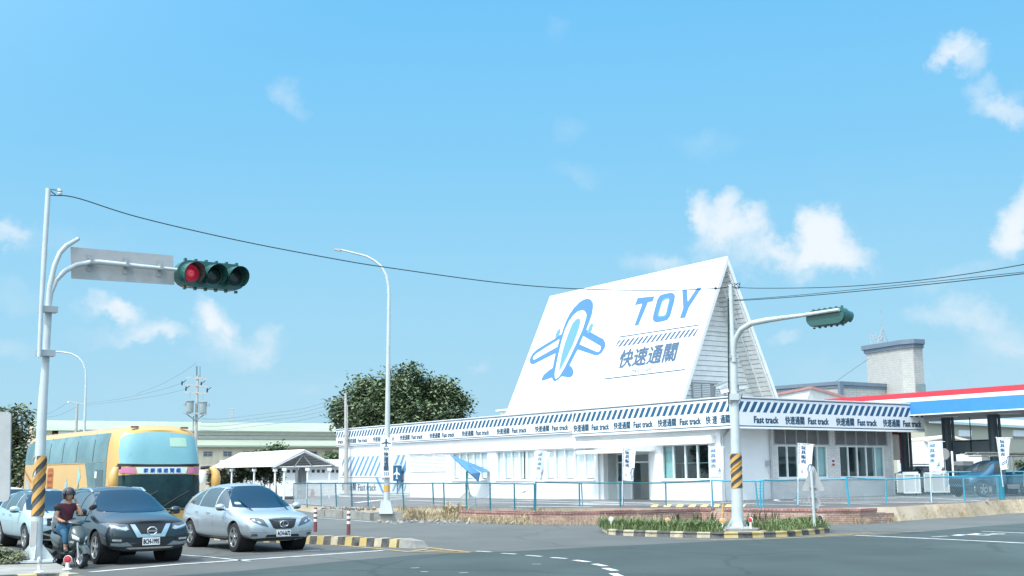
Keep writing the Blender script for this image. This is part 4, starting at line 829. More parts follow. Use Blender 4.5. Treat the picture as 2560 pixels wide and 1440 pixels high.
# --- wires
def wire(pts, r, label, name='overhead_wire', sub=6, mat=None):
    P_ = [Vector(p) for p in pts]; out = []
    for i in range(len(P_) - 1):
        p0, p1, p2, p3 = P_[max(i - 1, 0)], P_[i], P_[i + 1], P_[min(i + 2, len(P_) - 1)]
        for k in range(sub):
            t = k / sub; out.append(.5 * ((2 * p1) + (p2 - p0) * t + (2 * p0 - 5 * p1 + 4 * p2 - p3) * t * t + (3 * p1 - p0 - 3 * p2 + p3) * t ** 3))
    out.append(P_[-1]); mb = MB(); mb.tube(out, r, 5); o = build(name, mb, mat or m_cable, smooth=True); return tag(o, label, 'wire')
def pix_wire(px, Y0, Y1): 
    x0, x1 = px[0][0], px[-1][0]; return [D(x, y, 1 / ((1 - (x - x0) / (x1 - x0)) / Y0 + ((x - x0) / (x1 - x0)) / Y1)) for x, y in px]
wire(pix_wire([(148, 488), (200, 497), (350, 544), (600, 602), (840, 648), (970, 669), (1240, 706), (1440, 722), (1650, 726), (1790, 721), (1826, 716)], th_[-1].y, QB.y), .013, 'long dark wire sagging between the two white signal poles')
wire(pix_wire([(1828, 717), (1900, 720.5), (2100, 717), (2330, 697), (2560, 661), (2700, 630)], QB.y, 24), .011, 'upper dark wire running from the island pole past the gas canopy')
wire(pix_wire([(1838, 752), (2000, 741), (2300, 713), (2560, 684), (2700, 666)], QB.y, 25), .012, 'thick dark wire just below the upper wire over the gas canopy')
wire(pix_wire([(1838, 750), (2000, 737.5), (2300, 707), (2560, 680), (2700, 664)], QB.y, 25.4), .008, 'thinner dark wire twisted along the thick one over the canopy')
mb = MB(); pt = QP(1827, 716)
for k in range(5): mb.tube([pt + Vector((.05 * k - .05, 0, .06 * math.sin(k * 2))), pt + Vector((.12 + .04 * k, -.02, .1 * math.cos(k * 3))), pt + Vector((.3, .02, -.06 + .05 * k))], .01, 5)
mb.ball(QP(1789, 721), .05, 8, 5); mb.ball(QP(1826, 752), .06, 8, 5); build('wire_fitting', mb, m_cable, s2)
# --- street lamps
LB_ = G(966, 1284, .3); kl = LB_.y / 2950
def LP(x, y): return D(x, y, LB_.y)
sl = T('street_lamp', 'tall white street lamp with a curved arm above the shop fascia', 'street lamp', LB_)
mb = MB(); pts = [LP(x, y) for x, y in ((966.5, 1262), (967.5, 1150), (970.5, 900), (972.5, 740), (971, 712), (965, 687), (952, 665), (935, 651), (917, 641), (895, 635), (850, 624))]
mb.tube(pts, [7.5 * kl, 7 * kl, 5.2 * kl, 4.2 * kl, 4 * kl, 3.8 * kl, 3.4 * kl, 3.1 * kl, 2.8 * kl, 2.5 * kl, 2.1 * kl], 14); build('pole', mb, m_pole, sl, smooth=True)
mb = MB(); mb.box(LP(844, 624.5), (.28, .2, .09), R=Matrix.Rotation(.2, 3, 'Y')); build('lamp_head', mb, m_steel, sl)
mb = MB(); b4 = [LP(x, y) for x, y in ((949.5, 1284), (984, 1284), (977, 1252), (954, 1252))]; dd = Vector((0, .62, 0)); mb.add([b4[0], b4[1], b4[1] + dd, b4[0] + dd, b4[3] + dd * .1, b4[2] + dd * .1, b4[2] + dd * .9, b4[3] + dd * .9], [(0, 3, 2, 1), (4, 5, 6, 7), (0, 1, 5, 4), (1, 2, 6, 5), (2, 3, 7, 6), (3, 0, 4, 7)]); mb.v = [v - Vector((0, .3, 0)) for v in mb.v]; build('plinth', mb, m_pole, sl)
mb = MB(); mb.tube([LP(967, 1229), LP(967, 1213)], 7.4 * kl + .006, 14, False); build('yellow_band', mb, m_hz1, sl); mb = MB(); mb.tube([LP(963, 1252), LP(962.5, 1200)], .035, 6); build('conduit', mb, m_rust, sl)
pl_ = T('kerb_block', 'rough concrete block under the street lamp plinth', 'block', G(966, 1302)); mb = MB(); q = G(966, 1303); mb.box(q + Vector((0, .55, .17)), (1.15, .8, .38), .12); build('block', mb, m_conc, pl_)
def SB(x, y, e=.26): return D(x, y, LB_.y - e)
tsn = T('shop_sign', 'narrow white vertical shop sign with aeroplane fixed to the street lamp', 'sign', SB(965, 1194)); mb = MB(); mb.prism([SB(x, y) for x, y in ((950.5, 1194), (979.5, 1193), (980, 1094), (951, 1093))], (0, .08, 0)); build('sign_board', mb, m_fas, tsn, fix=True)
mb = MB()
def splane(px, py): return SB(px, py, .264)
mb.quad(*[splane(x, y) for x, y in plane_polys(965.5, 1107, 12, 10)]); build('aeroplane_print', mb, m_ink, tsn); mb = MB()
def stext(s, x0, y0, x1, y1, bo=.03): o = splane(x0, y1); put_text(mb, s, o, splane(x1, y1) - o, splane(x0, y0) - o, bo)
stext('TOY', 959, 1119.5, 972.5, 1126, .07)
for k, ch in enumerate('快速通關'): stext(ch, 960, 1130.5 + 11.8 * k, 971, 1141.3 + 11.8 * k, .06)
for k in range(3):
    x = 959.5 + 4.6 * k; mb.quad(*[splane(a, b) for a, b in ((x, 1180), (x + 2, 1180), (x + 4.5, 1184.5), (x + 2, 1189), (x, 1189), (x + 2.5, 1184.5))])
build('lettering', mb, m_ink, tsn)
Yf = 62.0; fl = T('street_lamp', 'thin far street lamp with curved arm behind the yellow coach', 'street lamp', D(209, 1190, Yf)); mb = MB(); kf = Yf / 2950
pts = [D(x, y, Yf) for x, y in ((208, 1225), (211, 1075), (215, 950), (213.5, 925), (206, 905), (195, 893), (178, 884), (155, 880), (131, 879))]; mb.tube(pts, [3.6 * kf, 3.3 * kf, 2.6 * kf] + [2 * kf] * 6, 10); build('pole', mb, m_pole, fl, smooth=True); mb = MB(); mb.box(D(128, 879.5, Yf), (.3, .2, .07)); build('lamp_head', mb, m_steel, fl)
# --- distribution poles
Yu = 95.0; ku = Yu / 2950
def UP(x, y, e=0): return D(x, y, Yu + e)
up_ = T('utility_pole', 'concrete utility pole carrying two grey transformers and three crossarms', 'utility pole', UP(486, 1235)); mb = MB(); mb.tube([UP(486, 1235), UP(490, 1080), UP(494.5, 938)], [4.2 * ku, 4 * ku, 2.8 * ku], 12); build('pole', mb, m_cream, up_, smooth=True)
for y, x0, x1 in ((947, 468, 521), (965, 464, 522), (983, 464, 521)): mb = MB(); mb.ob(UP(x0, y - 3) - Vector((0, .15, .06)), UP(x1, y + 1) - UP(x0, y - 3), (0, .12, 0), (0, 0, .1)); build('crossarm', mb, m_cream, up_)
for x, y0, y1 in ((474, 1002, 1031), (506.5, 1004.5, 1033)):
    mb = MB(); p = UP(x, y1, -.3); h = UP(x, y0, -.3).z - p.z; mb.lathe([(0, 0), (.29, 0), (.3, .03), (.3, h - .08), (.36, h - .06), (.36, h), (0, h + .04)], p, n=18); mb.tube([p + ZV * h, p + ZV * (h + .35) + Vector((-.05, 0, 0)), p + ZV * (h + .7)], .03, 6); mb.box(p + Vector((-.42 if x < 490 else .42, 0, h * .7)), (.2, .2, .22)); build('transformer', mb, M('transformer grey', (.3, .36, .37), .5, var=.1), up_, smooth=True)
mb = MB(); mb.ob(UP(462, 1031) - Vector((0, .5, 0)), UP(518, 1034) - UP(462, 1031), (0, .3, 0), (0, 0, -.12)); 
for x in (464, 516): mb.tube([UP(x, 1033, -.3), UP(489, 1052, -.15)], .045, 6)
for x in (482, 488): mb.tube([UP(x, 1080), UP(x + 2, 1040)], .05, 6)
build('platform', mb, m_steel, up_); mb = MB()
for x, y in ((455, 958), (503, 960), (465, 972), (518, 976)): mb.ball(UP(x, y), (.07, .07, .2), 6, 5); mb.tube([UP(x, y), UP(x + 10, y - 8)], .03, 5)
for x in (493, 500, 491): mb.tube([UP(x, 942), UP(x, 915)], .02, 5)
build('insulator', mb, m_cable, up_)
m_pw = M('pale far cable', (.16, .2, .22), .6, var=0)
for k, (ya, yb) in enumerate(((1046, 1000), (1055, 1008), (1064, 1018), (1074, 1028))):
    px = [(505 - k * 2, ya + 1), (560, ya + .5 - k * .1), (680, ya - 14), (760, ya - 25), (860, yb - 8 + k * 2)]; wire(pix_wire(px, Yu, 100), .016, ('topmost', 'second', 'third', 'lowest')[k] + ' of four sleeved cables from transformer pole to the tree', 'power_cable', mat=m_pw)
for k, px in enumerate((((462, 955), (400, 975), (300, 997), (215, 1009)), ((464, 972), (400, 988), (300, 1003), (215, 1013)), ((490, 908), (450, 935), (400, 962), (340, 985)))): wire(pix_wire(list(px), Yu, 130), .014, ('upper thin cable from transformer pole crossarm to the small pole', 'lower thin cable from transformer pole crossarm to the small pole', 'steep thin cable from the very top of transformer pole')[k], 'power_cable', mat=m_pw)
p3 = T('utility_pole', 'small grey utility pole with a lamp crossarm behind the coach roof', 'utility pole', D(191, 1220, 115)); mb = MB(); mb.tube([D(188, 1220, 115), D(190, 1078, 115), D(193.5, 1008, 115)], [.15, .14, .09], 10); build('pole', mb, m_cream, p3, smooth=True); mb = MB(); mb.tube([D(171, 1004, 115), D(212, 1012, 115)], .05, 6); mb.ball(D(171, 1006, 115), .1, 8, 5, mi=1); build('crossarm', mb, [m_cream, m_fas], p3)
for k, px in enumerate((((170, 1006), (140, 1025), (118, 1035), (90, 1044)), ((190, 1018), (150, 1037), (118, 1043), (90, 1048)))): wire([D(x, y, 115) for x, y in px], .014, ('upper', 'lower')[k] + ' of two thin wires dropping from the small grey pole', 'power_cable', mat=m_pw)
p4 = T('utility_pole', 'bare concrete utility pole standing before the big dark tree', 'utility pole', D(866, 1235, 98)); mb = MB(); mb.tube([D(866, 1235, 98), D(864, 983, 98)], [.2, .1], 12); mb.tube([D(869.5, 1235, 98), D(868, 1012, 98)], .06, 8); build('pole', mb, m_cream, p4, smooth=True)
lt = T('lattice_mast', 'short steel lattice mast on the factory roof', 'mast', D(578, 1056, 130)); mb = MB()
for x in (574, 583): mb.tube([D(x, 1056, 130), D(x, 1022, 130)], .035, 5); mb.tube([D(x, 1056, 130.8), D(x, 1022, 130.8)], .035, 5)
for k in range(5): mb.tube([D(574, 1056 - 8 * k, 130), D(583, 1050 - 7 * k, 130)], .025, 4); mb.tube([D(574, 1050 - 7 * k, 130), D(583, 1050 - 7 * k, 130)], .025, 4)
build('lattice', mb, m_cream, lt)
# --- roadside sign at the frame edge
ys = 19.0; es = T('road_sign', 'pale grey back of a roadside sign with rounded corner beside the corner shrub', 'road sign', D(-60, 1440, ys)); mb = MB()
mb.prism([D(x, y, ys) for x, y in ((-150, 1255), (14, 1254), (21, 1250), (24, 1240), (27, 1036), (22, 1031), (-150, 1018))], (0, .04, 0)); build('sign_panel', mb, m_plate, es, fix=True); mb = MB(); mb.tube([G(-60, 1500), D(-58, 1020, ys + .08)], .05, 10); build('post', mb, m_pole, es)
# --- warning sign on the island
Yt = G(2038, 1322, .15).y; ws = T('warning_sign', 'grey back of a triangle sign above a small diamond plate', 'road sign', D(2037, 1318, Yt)); mb = MB(); mb.tube([D(2036.5, 1316, Yt), D(2028, 1176, Yt)], .045, 10); build('post', mb, m_pole, ws, smooth=True)
mb = MB(); q = [D(x, y, Yt + .08) for x, y in ((2005, 1227), (2006, 1222), (2028, 1167), (2032, 1164), (2036, 1168), (2061, 1222), (2060, 1227))]; mb.prism(q, (0, .012, 0)); build('triangle_plate', mb, m_plate, ws, fix=True)
mb = MB(); mb.prism([D(x, y, Yt + .08) for x, y in ((2020, 1251), (2038, 1233), (2054, 1257), (2039, 1282))], (0, .012, 0)); build('diamond_plate', mb, m_plate, ws, fix=True)
mb = MB(); mb.tube([D(2034.5, 1280, Yt + .06), D(2035, 1174, Yt + .06)], .025, 8); 
for y in (1218, 1243, 1270): mb.box(D(2032.5 + (y - 1218) * .05, y, Yt + .04), (.2, .1, .04))
build('bracket', mb, m_steel, ws)
# --- kerb reflectors and posts
m_or = M('amber reflector', (.75, .38, .12), .4, var=.05); m_rd = M('red reflector', (.5, .03, .05), .35, var=.05); m_wp = M('white plastic', (.78, .78, .74), .5, var=.06)
def reflector(px, z, face, fdir, label, r=.085, h=.22, k=1.0):
    p = G(px[0], px[1], z); f = Vector(fdir).normalized(); t = T('kerb_reflector', label, 'reflector', p, group=None); mb = MB(); mb.lathe([(.09 * k, 0), (.09 * k, .015), (.035 * k, .03), (.03 * k, h)], p, n=12); mb.lathe([(0, -.02), (r, -.02), (r, .01), (r * .92, .014)], p + ZV * (h + r * .7), f, 18); build('stand', mb, m_wp, t, smooth=True)
    mb = MB(); mb.lathe([(0, .012), (r * .72, .012), (r * .86, .005)], p + ZV * (h + r * .7), f, 18); build('disc', mb, face, t, smooth=True)
reflector((1528, 1321), .165, m_wp, (-.3, -1, 0), 'plain white round kerb reflector at the tapered end of the grassy island')
reflector((1670, 1324), .165, m_or, (0, -1, 0), 'amber kerb reflector in front of grass halfway along the island')
reflector((1806.5, 1326), .165, m_or, (0, -1, 0), 'amber kerb reflector beside the striped marker post', k=1.0)
reflector((1877, 1324), .165, m_rd, (-.75, -.66, 0), 'dark red kerb reflector beside the island signal pole')
reflector((2051, 1316), .165, m_hz2, (-.5, -.85, 0), 'black and white kerb reflector at the worn end of the island')
reflector((168, 1424), .15, m_rd, (.1, -1, 0), 'red and white round reflector on the kerb under the scooter', r=.078, h=.13)
reflector((98, 1431), .15, m_wp, (1, -.05, 0), 'white kerb reflector turned edge on below the tall signal pole', r=.07, h=.16)
p = G(1964, 1321, .165); t = T('kerb_stub', 'small broken white stub on the island kerb', 'stub', p); mb = MB(); mb.lathe([(.08, 0), (.08, .02), (.04, .03), (.035, .11), (0, .11)], p, n=10); build('stub', mb, m_wp, t)
p = G(1805, 1316, .13); t = T('marker_post', 'leaning striped yellow marker post in the island grass', 'post', p); mb = MB(); tp = D(1808, 1259, p.y); mb.tube([p, tp], .045, 10); build('post', mb, m_hz1, t, smooth=True); mb = MB()
for k in range(3): a = p.lerp(tp, .3 + k * .28); mb.tube([a, p.lerp(tp, .36 + k * .28)], .047, 10, False)
build('stripe', mb, M('faded marker stripe', (.5, .42, .3), .7), t)
m_rw = M('dull red band', (.2, .06, .06), .6, var=.15)
def bollard(px, z, h, label):
    p = G(px[0], px[1], z); t = T('bollard', label, 'bollard', p, group=None); mb = MB(); mb.lathe([(.055, 0), (.05, h - .02), (.03, h), (0, h)], p, n=14); build('post', mb, m_rw, t, smooth=True); mb = MB()
    for k in (.42, .62, .82): mb.tube([p + ZV * h * k, p + ZV * h * (k + .11)], .0535, 14, False)
    build('white_band', mb, m_wp, t, smooth=True)
bollard((871, 1337), .22, .72, 'red and white bollard standing on the striped median kerb'); bollard((788, 1330), .22, .72, 'red and white bollard half hidden behind the silver car')
# ================================================================== fences
m_teal = M('teal fence paint', (.012, .15, .2), .5, var=.2, scale=2, vcol2=(.03, .2, .25)); m_sky = M('bright teal fence paint', (.05, .32, .43), .5, var=.15, scale=2); m_wire = M('galvanised wire', (.35, .4, .42), .5, metal=.3, var=.1)
def fence(label, posts, mat, mesh=True, low=(), meshmat=None, double=()):
    # posts: (x top, y top, x base, y base); base stands on the lot edge
    pts = []
    for i, (xt, yt, xb, yb) in enumerate(posts):
        if i in low: yy = pts[-1][0].y; b = D(xb, yb, yy - .5)
        else: b = GL(xb, yb)
        pts.append((b, D(xt, yt, b.y)))
    t = T('chain_link_fence', label, 'fence', pts[0][0])
    for i, (b, tp) in enumerate(pts):
        mb = MB(); mb.tube([b - ZV * .1, tp], .034, 8); 
        if i in double: mb.tube([b - ZV * .1 + Vector((.14, 0, 0)), tp + Vector((.1, 0, 0))], .03, 8)
        build('post', mb, mat, t, smooth=True)
    mb = MB(); rail = []
    for i, (b, tp) in enumerate(pts):
        rail.append(tp)
        if i < len(pts) - 1: rail.append(tp.lerp(pts[i + 1][1], .5) - ZV * rnd.uniform(0, .025))
    mb.tube(rail, .028, 8); build('top_rail', mb, mat, t, smooth=True)
    if mesh:
        mb = MB()
        for (b0, t0), (b1, t1) in zip(pts, pts[1:]):
            b0, b1 = b0 + ZV * .06, b1 + ZV * .06; L = (b1 - b0).length; H = 1.0; n = int((L + H) / .125); X = lambda s, z: b0.lerp(b1, s / L).lerp(t0.lerp(t1, s / L), z)
            for k in range(n):
                s = -H + k * .125
                for dr in (1, -1):
                    e0, e1 = (max(s, 0), min(s + H, L)); 
                    if e1 <= e0 + .03: continue
                    za, zb = (e0 - s) / H, (e1 - s) / H
                    if dr < 0: za, zb = 1 - za, 1 - zb
                    p, q = X(e0, za), X(e1, zb); d = (q - p).normalized(); w = d.cross(Vector((0, -1, 0))).normalized() * .0055
                    mb.add([p - w, p + w + Vector((0, .002, 0)), q + w + Vector((0, .002, 0)), q - w], [(0, 1, 2, 3)])
        build('wire_mesh', mb, meshmat or m_wire, t)
    return pts
FA = fence('weathered teal fence with leaning posts across the long shop wall', [(735, 1208.5, 734, 1262), (768.8, 1207.7, 768, 1264), (802.7, 1207.7, 804, 1267), (838.8, 1207.7, 841.8, 1270), (878, 1207, 880, 1271), (919.3, 1207, 920.8, 1270), (962, 1207.5, 962, 1270), (1005.6, 1208.5, 1010, 1270.5), (1081.5, 1207.5, 1085.3, 1284), (1109, 1207.5, 1111.3, 1270), (1164.8, 1207.2, 1167, 1271), (1225, 1207.5, 1226, 1293), (1285.4, 1209, 1287, 1294), (1336, 1209.5, 1336, 1271)], m_teal, low=(8, 11, 12))
FB = fence('teal chain link fence by the shop entrance between two flags', [(1339.5, 1205, 1338.5, 1272), (1448, 1207.5, 1449, 1267), (1550, 1207, 1550.4, 1268), (1664, 1207, 1665.8, 1265), (1777.8, 1200.7, 1782, 1269)], m_teal, double=(1,))
FC = fence('chain link fence behind the island signal pole with bunched posts', [(1778.5, 1200.7, 1783, 1269), (1888.5, 1202, 1895, 1269), (1901, 1201, 1901, 1269), (1908, 1200.5, 1908, 1269), (1995, 1199, 1995, 1264), (2114, 1197.5, 2122, 1262)], m_sky)
FD = fence('bright teal fence sloping away past the white cages', [(2115.6, 1192.5, 2123.6, 1262), (2213.8, 1198.5, 2216, 1259), (2326, 1193, 2328.6, 1258), (2407.6, 1191, 2412.4, 1255.5), (2500, 1190, 2503, 1249), (2580, 1187.5, 2582, 1246)], m_sky, meshmat=M('faded blue wire', (.3, .45, .5), .5, var=.1))
b = GL(2503, 1249); rl = T('wire_roll', 'thick roll of bright blue wire mesh standing at the fence end', 'mesh roll', b); mb = MB()
for k in range(46): z = k * .024; mb.lathe([(.17, z), (.178, z + .012), (.17, z + .02)], b, n=14)
build('mesh_roll', mb, m_sky, rl)
mb = MB(); mb.tube([b + ZV * .0, b + ZV * 1.12], .12, 10); build('core', mb, M('roll shade blue', (.1, .4, .52), .6), rl)
fr_ = T('pipe_railing', 'far bright teal pipe railing in front of the blue pickup truck', 'railing', D(2365, 1215, 62)); mb = MB(); mb.tube([D(2365, 1180, 62), D(2560, 1179, 62), D(2640, 1178, 62)], .035, 8); build('rail', mb, m_sky, fr_)
for x in (2368, 2560, 2620): mb = MB(); mb.tube([D(x, 1216, 62), D(x, 1180, 62)], .03, 8); build('post', mb, m_sky, fr_)
# ================================================================== flags
m_cloth = M('white flag cloth', (.8, .83, .86), .8, var=.03); m_fb = M('flag print blue', (.015, .08, .2), .7, var=0); m_fp = M('flag print faded', (.16, .28, .42), .7, var=0)
def flag(label, Y, pole, c, mirrored, amp=.05):
    tl, tr, br, bl = [D(x, y, Y) for x, y in c]
    t = T('banner_flag', label, 'flag', D(*pole[1], Y)); mb = MB(); mb.tube([D(*pole[1], Y), D(*pole[0], Y)], .018, 8); mb.tube([tl.lerp(tr, -.1), tl.lerp(tr, 1.12)], .012, 6); build('pole', mb, m_fas, t, smooth=True)
    def F(u, v, e=0):
        p = bl.lerp(br, u).lerp(tl.lerp(tr, u), v); w = amp * math.sin(u * 5 + v * 3.5 + c[0][0]) * u + amp * .6 * math.sin(v * 9 + u * 4) * (1 - v) * u; return p + Vector((.25 * w, -w - e, 0))
    mb = MB(); NU, NV = 10, 22
    for i in range(NU + 1):
        for j in range(NV + 1): mb.v.append(F(i / NU, j / NV))
    for i in range(NU):
        for j in range(NV): a = i * (NV + 1) + j; mb.f.append([a, a + NV + 1, a + NV + 2, a + 1]); mb.m.append(0)
    cl = build('cloth', mb, m_cloth, t, smooth=True); pr = MB()
    def pt(s, u0, v0, u1, v1):
        vs, fs = text2d(s)
        for k, d in enumerate((0, .02, -.02, .01, -.01)): pr.add([F((u0 + (u1 - u0) * ((1 - x) if mirrored else x)) + d, v0 + (v1 - v0) * y, .006 + .001 * k) for x, y in vs], fs)
    for k, ch in enumerate('玩具販売'): pt(ch, (.1 if mirrored else .17), .825 - k * .135 * (1.15 if mirrored else 1), (.45 if mirrored else .52), .935 - k * .135 * (1.15 if mirrored else 1))
    def poly(pts): pr.add([F(u, v, .008) for u, v in pts], [tuple(range(len(pts)))])
    if mirrored:
        for k in range(7): poly([(.06 + .13 * k, .04), (.12 + .13 * k, .04), (.06 + .13 * k, .1), (.0 + .13 * k, .1)])
        poly([(.62, .25), (.9, .25), (.8, .31), (.79, .37), (.74, .37), (.73, .31)]); poly([(.62, .19), (.88, .19), (.88, .205), (.62, .205)])
    else:
        for k in range(13): poly([(.01, .95 - .045 * k), (.06, .955 - .045 * k), (.06, .975 - .045 * k), (.01, .97 - .045 * k)])
        def ln(pp, w=.018):
            for a, b in zip(pp, pp[1:]):
                dx, dy = b[0] - a[0], (b[1] - a[1]) * 2.4; L = math.hypot(dx, dy) + 1e-6; nx, ny = -dy / L * w * 1.6, dx / L * w * .7
                poly([(a[0] - nx, a[1] - ny), (b[0] - nx, b[1] - ny), (b[0] + nx, b[1] + ny), (a[0] + nx, a[1] + ny)])
        ln([(.98, .4), (.85, .4), (.76, .35), (.73, .27), (.74, .17), (.8, .08)]); ln([(.73, .22), (.25, .14), (.2, .17), (.24, .2), (.73, .28)]); ln([(.97, .38), (.95, .2), (.9, .1)]); ln([(.74, .07), (.9, .04)])
    build('lettering', pr, m_fp if mirrored else m_fb, t); return t
yy = lambda x: min(EDGE, key=lambda p: abs(1280 + 2950 * p.x / p.y - x)).y + .3
flag('limp white flag showing faded reversed print before the long wall windows', yy(1340), ((1342, 1124), (1336, 1256)), ((1343, 1126), (1374, 1131), (1355, 1203), (1338, 1201)), True, .1)
flag('white toy sale flag hanging in front of the shop doorway', yy(1556), ((1556.5, 1119), (1556, 1262)), ((1557.5, 1120), (1588, 1124), (1585, 1203), (1558.5, 1201)), False)
flag('flat white flag with reversed print at the shop corner downpipe', yy(1780), ((1773, 1115), (1779, 1266)), ((1773, 1116), (1808, 1117.5), (1806.5, 1199), (1776, 1199)), True, .03)
flag('white toy sale flag behind the triangle warning sign', yy(1995), ((1995.5, 1107), (1995, 1262)), ((1997, 1108), (2032, 1111), (2029, 1195), (1997, 1194)), False)
flag('creased white flag with reversed print over the white cages', yy(2328), ((2321, 1102), (2329, 1256)), ((2320, 1104), (2358, 1104), (2352, 1186), (2325, 1185)), True, .08)
flag('white toy sale flag on a leaning pole by the blue pickup', yy(2500), ((2491, 1092), (2508, 1217)), ((2492, 1094), (2527, 1094), (2521, 1172), (2502, 1175)), False)
for x in (1557, 1995): 
    p = GL(x, 1264); s = T('flag_socket', 'teal tube socket holding the flag ' + ('at the doorway' if x < 1900 else 'behind the triangle sign'), 'socket', p); mb = MB(); mb.tube([p, p + ZV * (.42 if x < 1900 else .55)], .05, 10); build('tube', mb, m_sky if x > 1900 else m_teal, s, smooth=True)
# ================================================================== paper aeroplane sculpture
pbp = GL(1167, 1247); Yp = pbp.y; pa = T('paper_plane_sculpture', 'large blue paper aeroplane sculpture on a post before the shop', 'sculpture', pbp)
m_pp = M('sculpture blue', (.06, .21, .44), .45, var=.03); m_pd = m_pp
nose, slot, cr_, lw_, ke, rw, rc = D(1123.5, 1136.8, Yp + .9), D(1168, 1161, Yp), D(1200, 1182, Yp - .1), D(1178, 1185.5, Yp - 1.1), D(1195.3, 1205, Yp), D(1232.7, 1180.5, Yp + 1.0), D(1204.5, 1181, Yp)
tk = Vector((0, 0, .03))
def pan_(name, q): mb = MB(); mb.prism(q, tk); build(name, mb, m_pp, pa, fix=True)
pan_('wing', [nose, slot, cr_, lw_]); pan_('wing', [nose + ZV * .005, rw, rc, slot + ZV * .005])
mb = MB(); mb.prism([nose, lw_ - ZV * .001, ke], (.03, .02, 0)); mb.prism([slot, cr_, ke], (.03, 0, 0)); mb.quad(lw_, cr_, ke); build('keel', mb, m_pp, pa)
mb = MB(); mb.tube([pbp, D(1167, 1178, Yp)], .07, 10); mb.tube([D(1169, 1207, Yp - .1), D(1175, 1240, Yp - .3)], .04, 8); build('post', mb, m_teal, pa); mb = MB(); mb.lathe([(.55, 0), (.25, .3), (.12, .4), (0, .4)], pbp, n=12); build('plinth', mb, m_conc, pa)
ld = T('step_ladder', 'small teal step ladder leaning near the paper plane post', 'ladder', GL(1174, 1268)); mb = MB(); q = GL(1176, 1267.5)
for dx in (0, .28): mb.tube([q + Vector((dx, 0, 0)), q + Vector((dx - .06, .25, .5))], .02, 6)
for k in range(4): mb.tube([q + Vector((-.015 * k, .06 * k, .1 + .12 * k)), q + Vector((.28 - .015 * k, .06 * k, .1 + .12 * k))], .015, 6)
build('ladder_frame', mb, m_teal, ld)
# ================================================================== background buildings
def corr(name, col, pitch=.35, dirv=(1, 0, 0), var=.1):
    m = M(name, col, .65, var=var, scale=.4); t = m.node_tree; b = t.nodes['Principled BSDF']
    tcn = node(t, 'ShaderNodeTexCoord'); d = node(t, 'ShaderNodeVectorMath', operation='DOT_PRODUCT'); d.inputs[1].default_value = tuple(x * 2 * PI / pitch for x in dirv); t.links.new(tcn.outputs['Object'], d.inputs[0])
    s = node(t, 'ShaderNodeMath', operation='SINE'); t.links.new(d.outputs['Value'], s.inputs[0]); bp = node(t, 'ShaderNodeBump'); bp.inputs['Strength'].default_value = .35; bp.inputs['Distance'].default_value = .03
    t.links.new(s.outputs[0], bp.inputs['Height']); t.links.new(bp.outputs[0], b.inputs['Normal']); return m
FL, FR = D(120, 1190, 118), D(905, 1190, 131); fu = (FR - FL); fu.z = 0; FLEN = fu.length; fu = fu / FLEN; fn = Vector((-fu.y, fu.x, 0))
def FP(u, n, z): return Vector((FL.x, FL.y, 0)) + fu * u + fn * n + ZV * z
def fpx(x, y, n=0):
    p = ONP(x, y, FP(0, n, 0), fn); return (p - FP(0, n, 0)).dot(fu), p.z
m_cw = corr('cream corrugated wall', (.66, .58, .44), .7, fu); m_gr = M('pale green roof', (.3, .36, .26), .6, var=.12, scale=.15, vcol2=(.37, .4, .32)); m_fw = M('factory white trim', (.74, .74, .7), .6, var=.06)
fac = T('factory', 'long cream corrugated factory with a two tier pale green roof', 'factory', FP(0, 0, 0))
z1, z2, z3, z4 = fpx(600, 1114)[1], fpx(600, 1098, 5)[1], fpx(600, 1078, 5)[1], fpx(600, 1056, 13)[1]
mb = MB(); mb.ob(FP(0, 0, 0), fu * (FLEN + 15), fn * 14, ZV * z1); build('wall', mb, m_cw, fac)
mb = MB(); mb.quad(FP(-.4, -.5, z1), FP(FLEN + 15, -.5, z1), FP(FLEN + 15, 5, z2), FP(-.4, 5, z2)); mb.ob(FP(-.4, -.52, z1 - .18), fu * (FLEN + 15), fn * .05, ZV * .17); build('lower_roof', mb, m_gr, fac)
mb = MB(); mb.ob(FP(1, 5, z1), fu * (FLEN + 14), fn * 8, ZV * (z3 - z1 - .5)); mb.ob(FP(1, 4.9, z3 - .45), fu * (FLEN + 14), fn * .3, ZV * .3); build('clerestory_wall', mb, m_fw, fac)
mb = MB(); mb.prism([FP(-1.5, 4.4, z3 - .1), FP(-1.5, 13, z4), FP(-1.5, 21.5, z3 - .1)], fu * (FLEN + 17)); build('upper_roof', mb, m_gr, fac, fix=True)
mb = MB(); mb.prism([FP(-1.6, 5.2, 0), FP(-1.6, 20, 0), FP(-1.6, 20, z3 + .05), FP(-1.6, 13, z4 - .35), FP(-1.6, 5.2, z3)], fu * 2); build('end_wall', mb, M('cream end wall', (.72, .62, .46), .7, var=.06), fac, fix=True)
mb = MB(); mb.ob(FP(3, 4.2, z3 - .16), fu * (FLEN + 10), fn * .15, ZV * .16); mb.ob(FP(3, 4.3, z3 - .95), fu * (FLEN + 10), fn * .15, ZV * .1); build('gutter', mb, M('gutter shade', (.2, .22, .2), .7), fac)
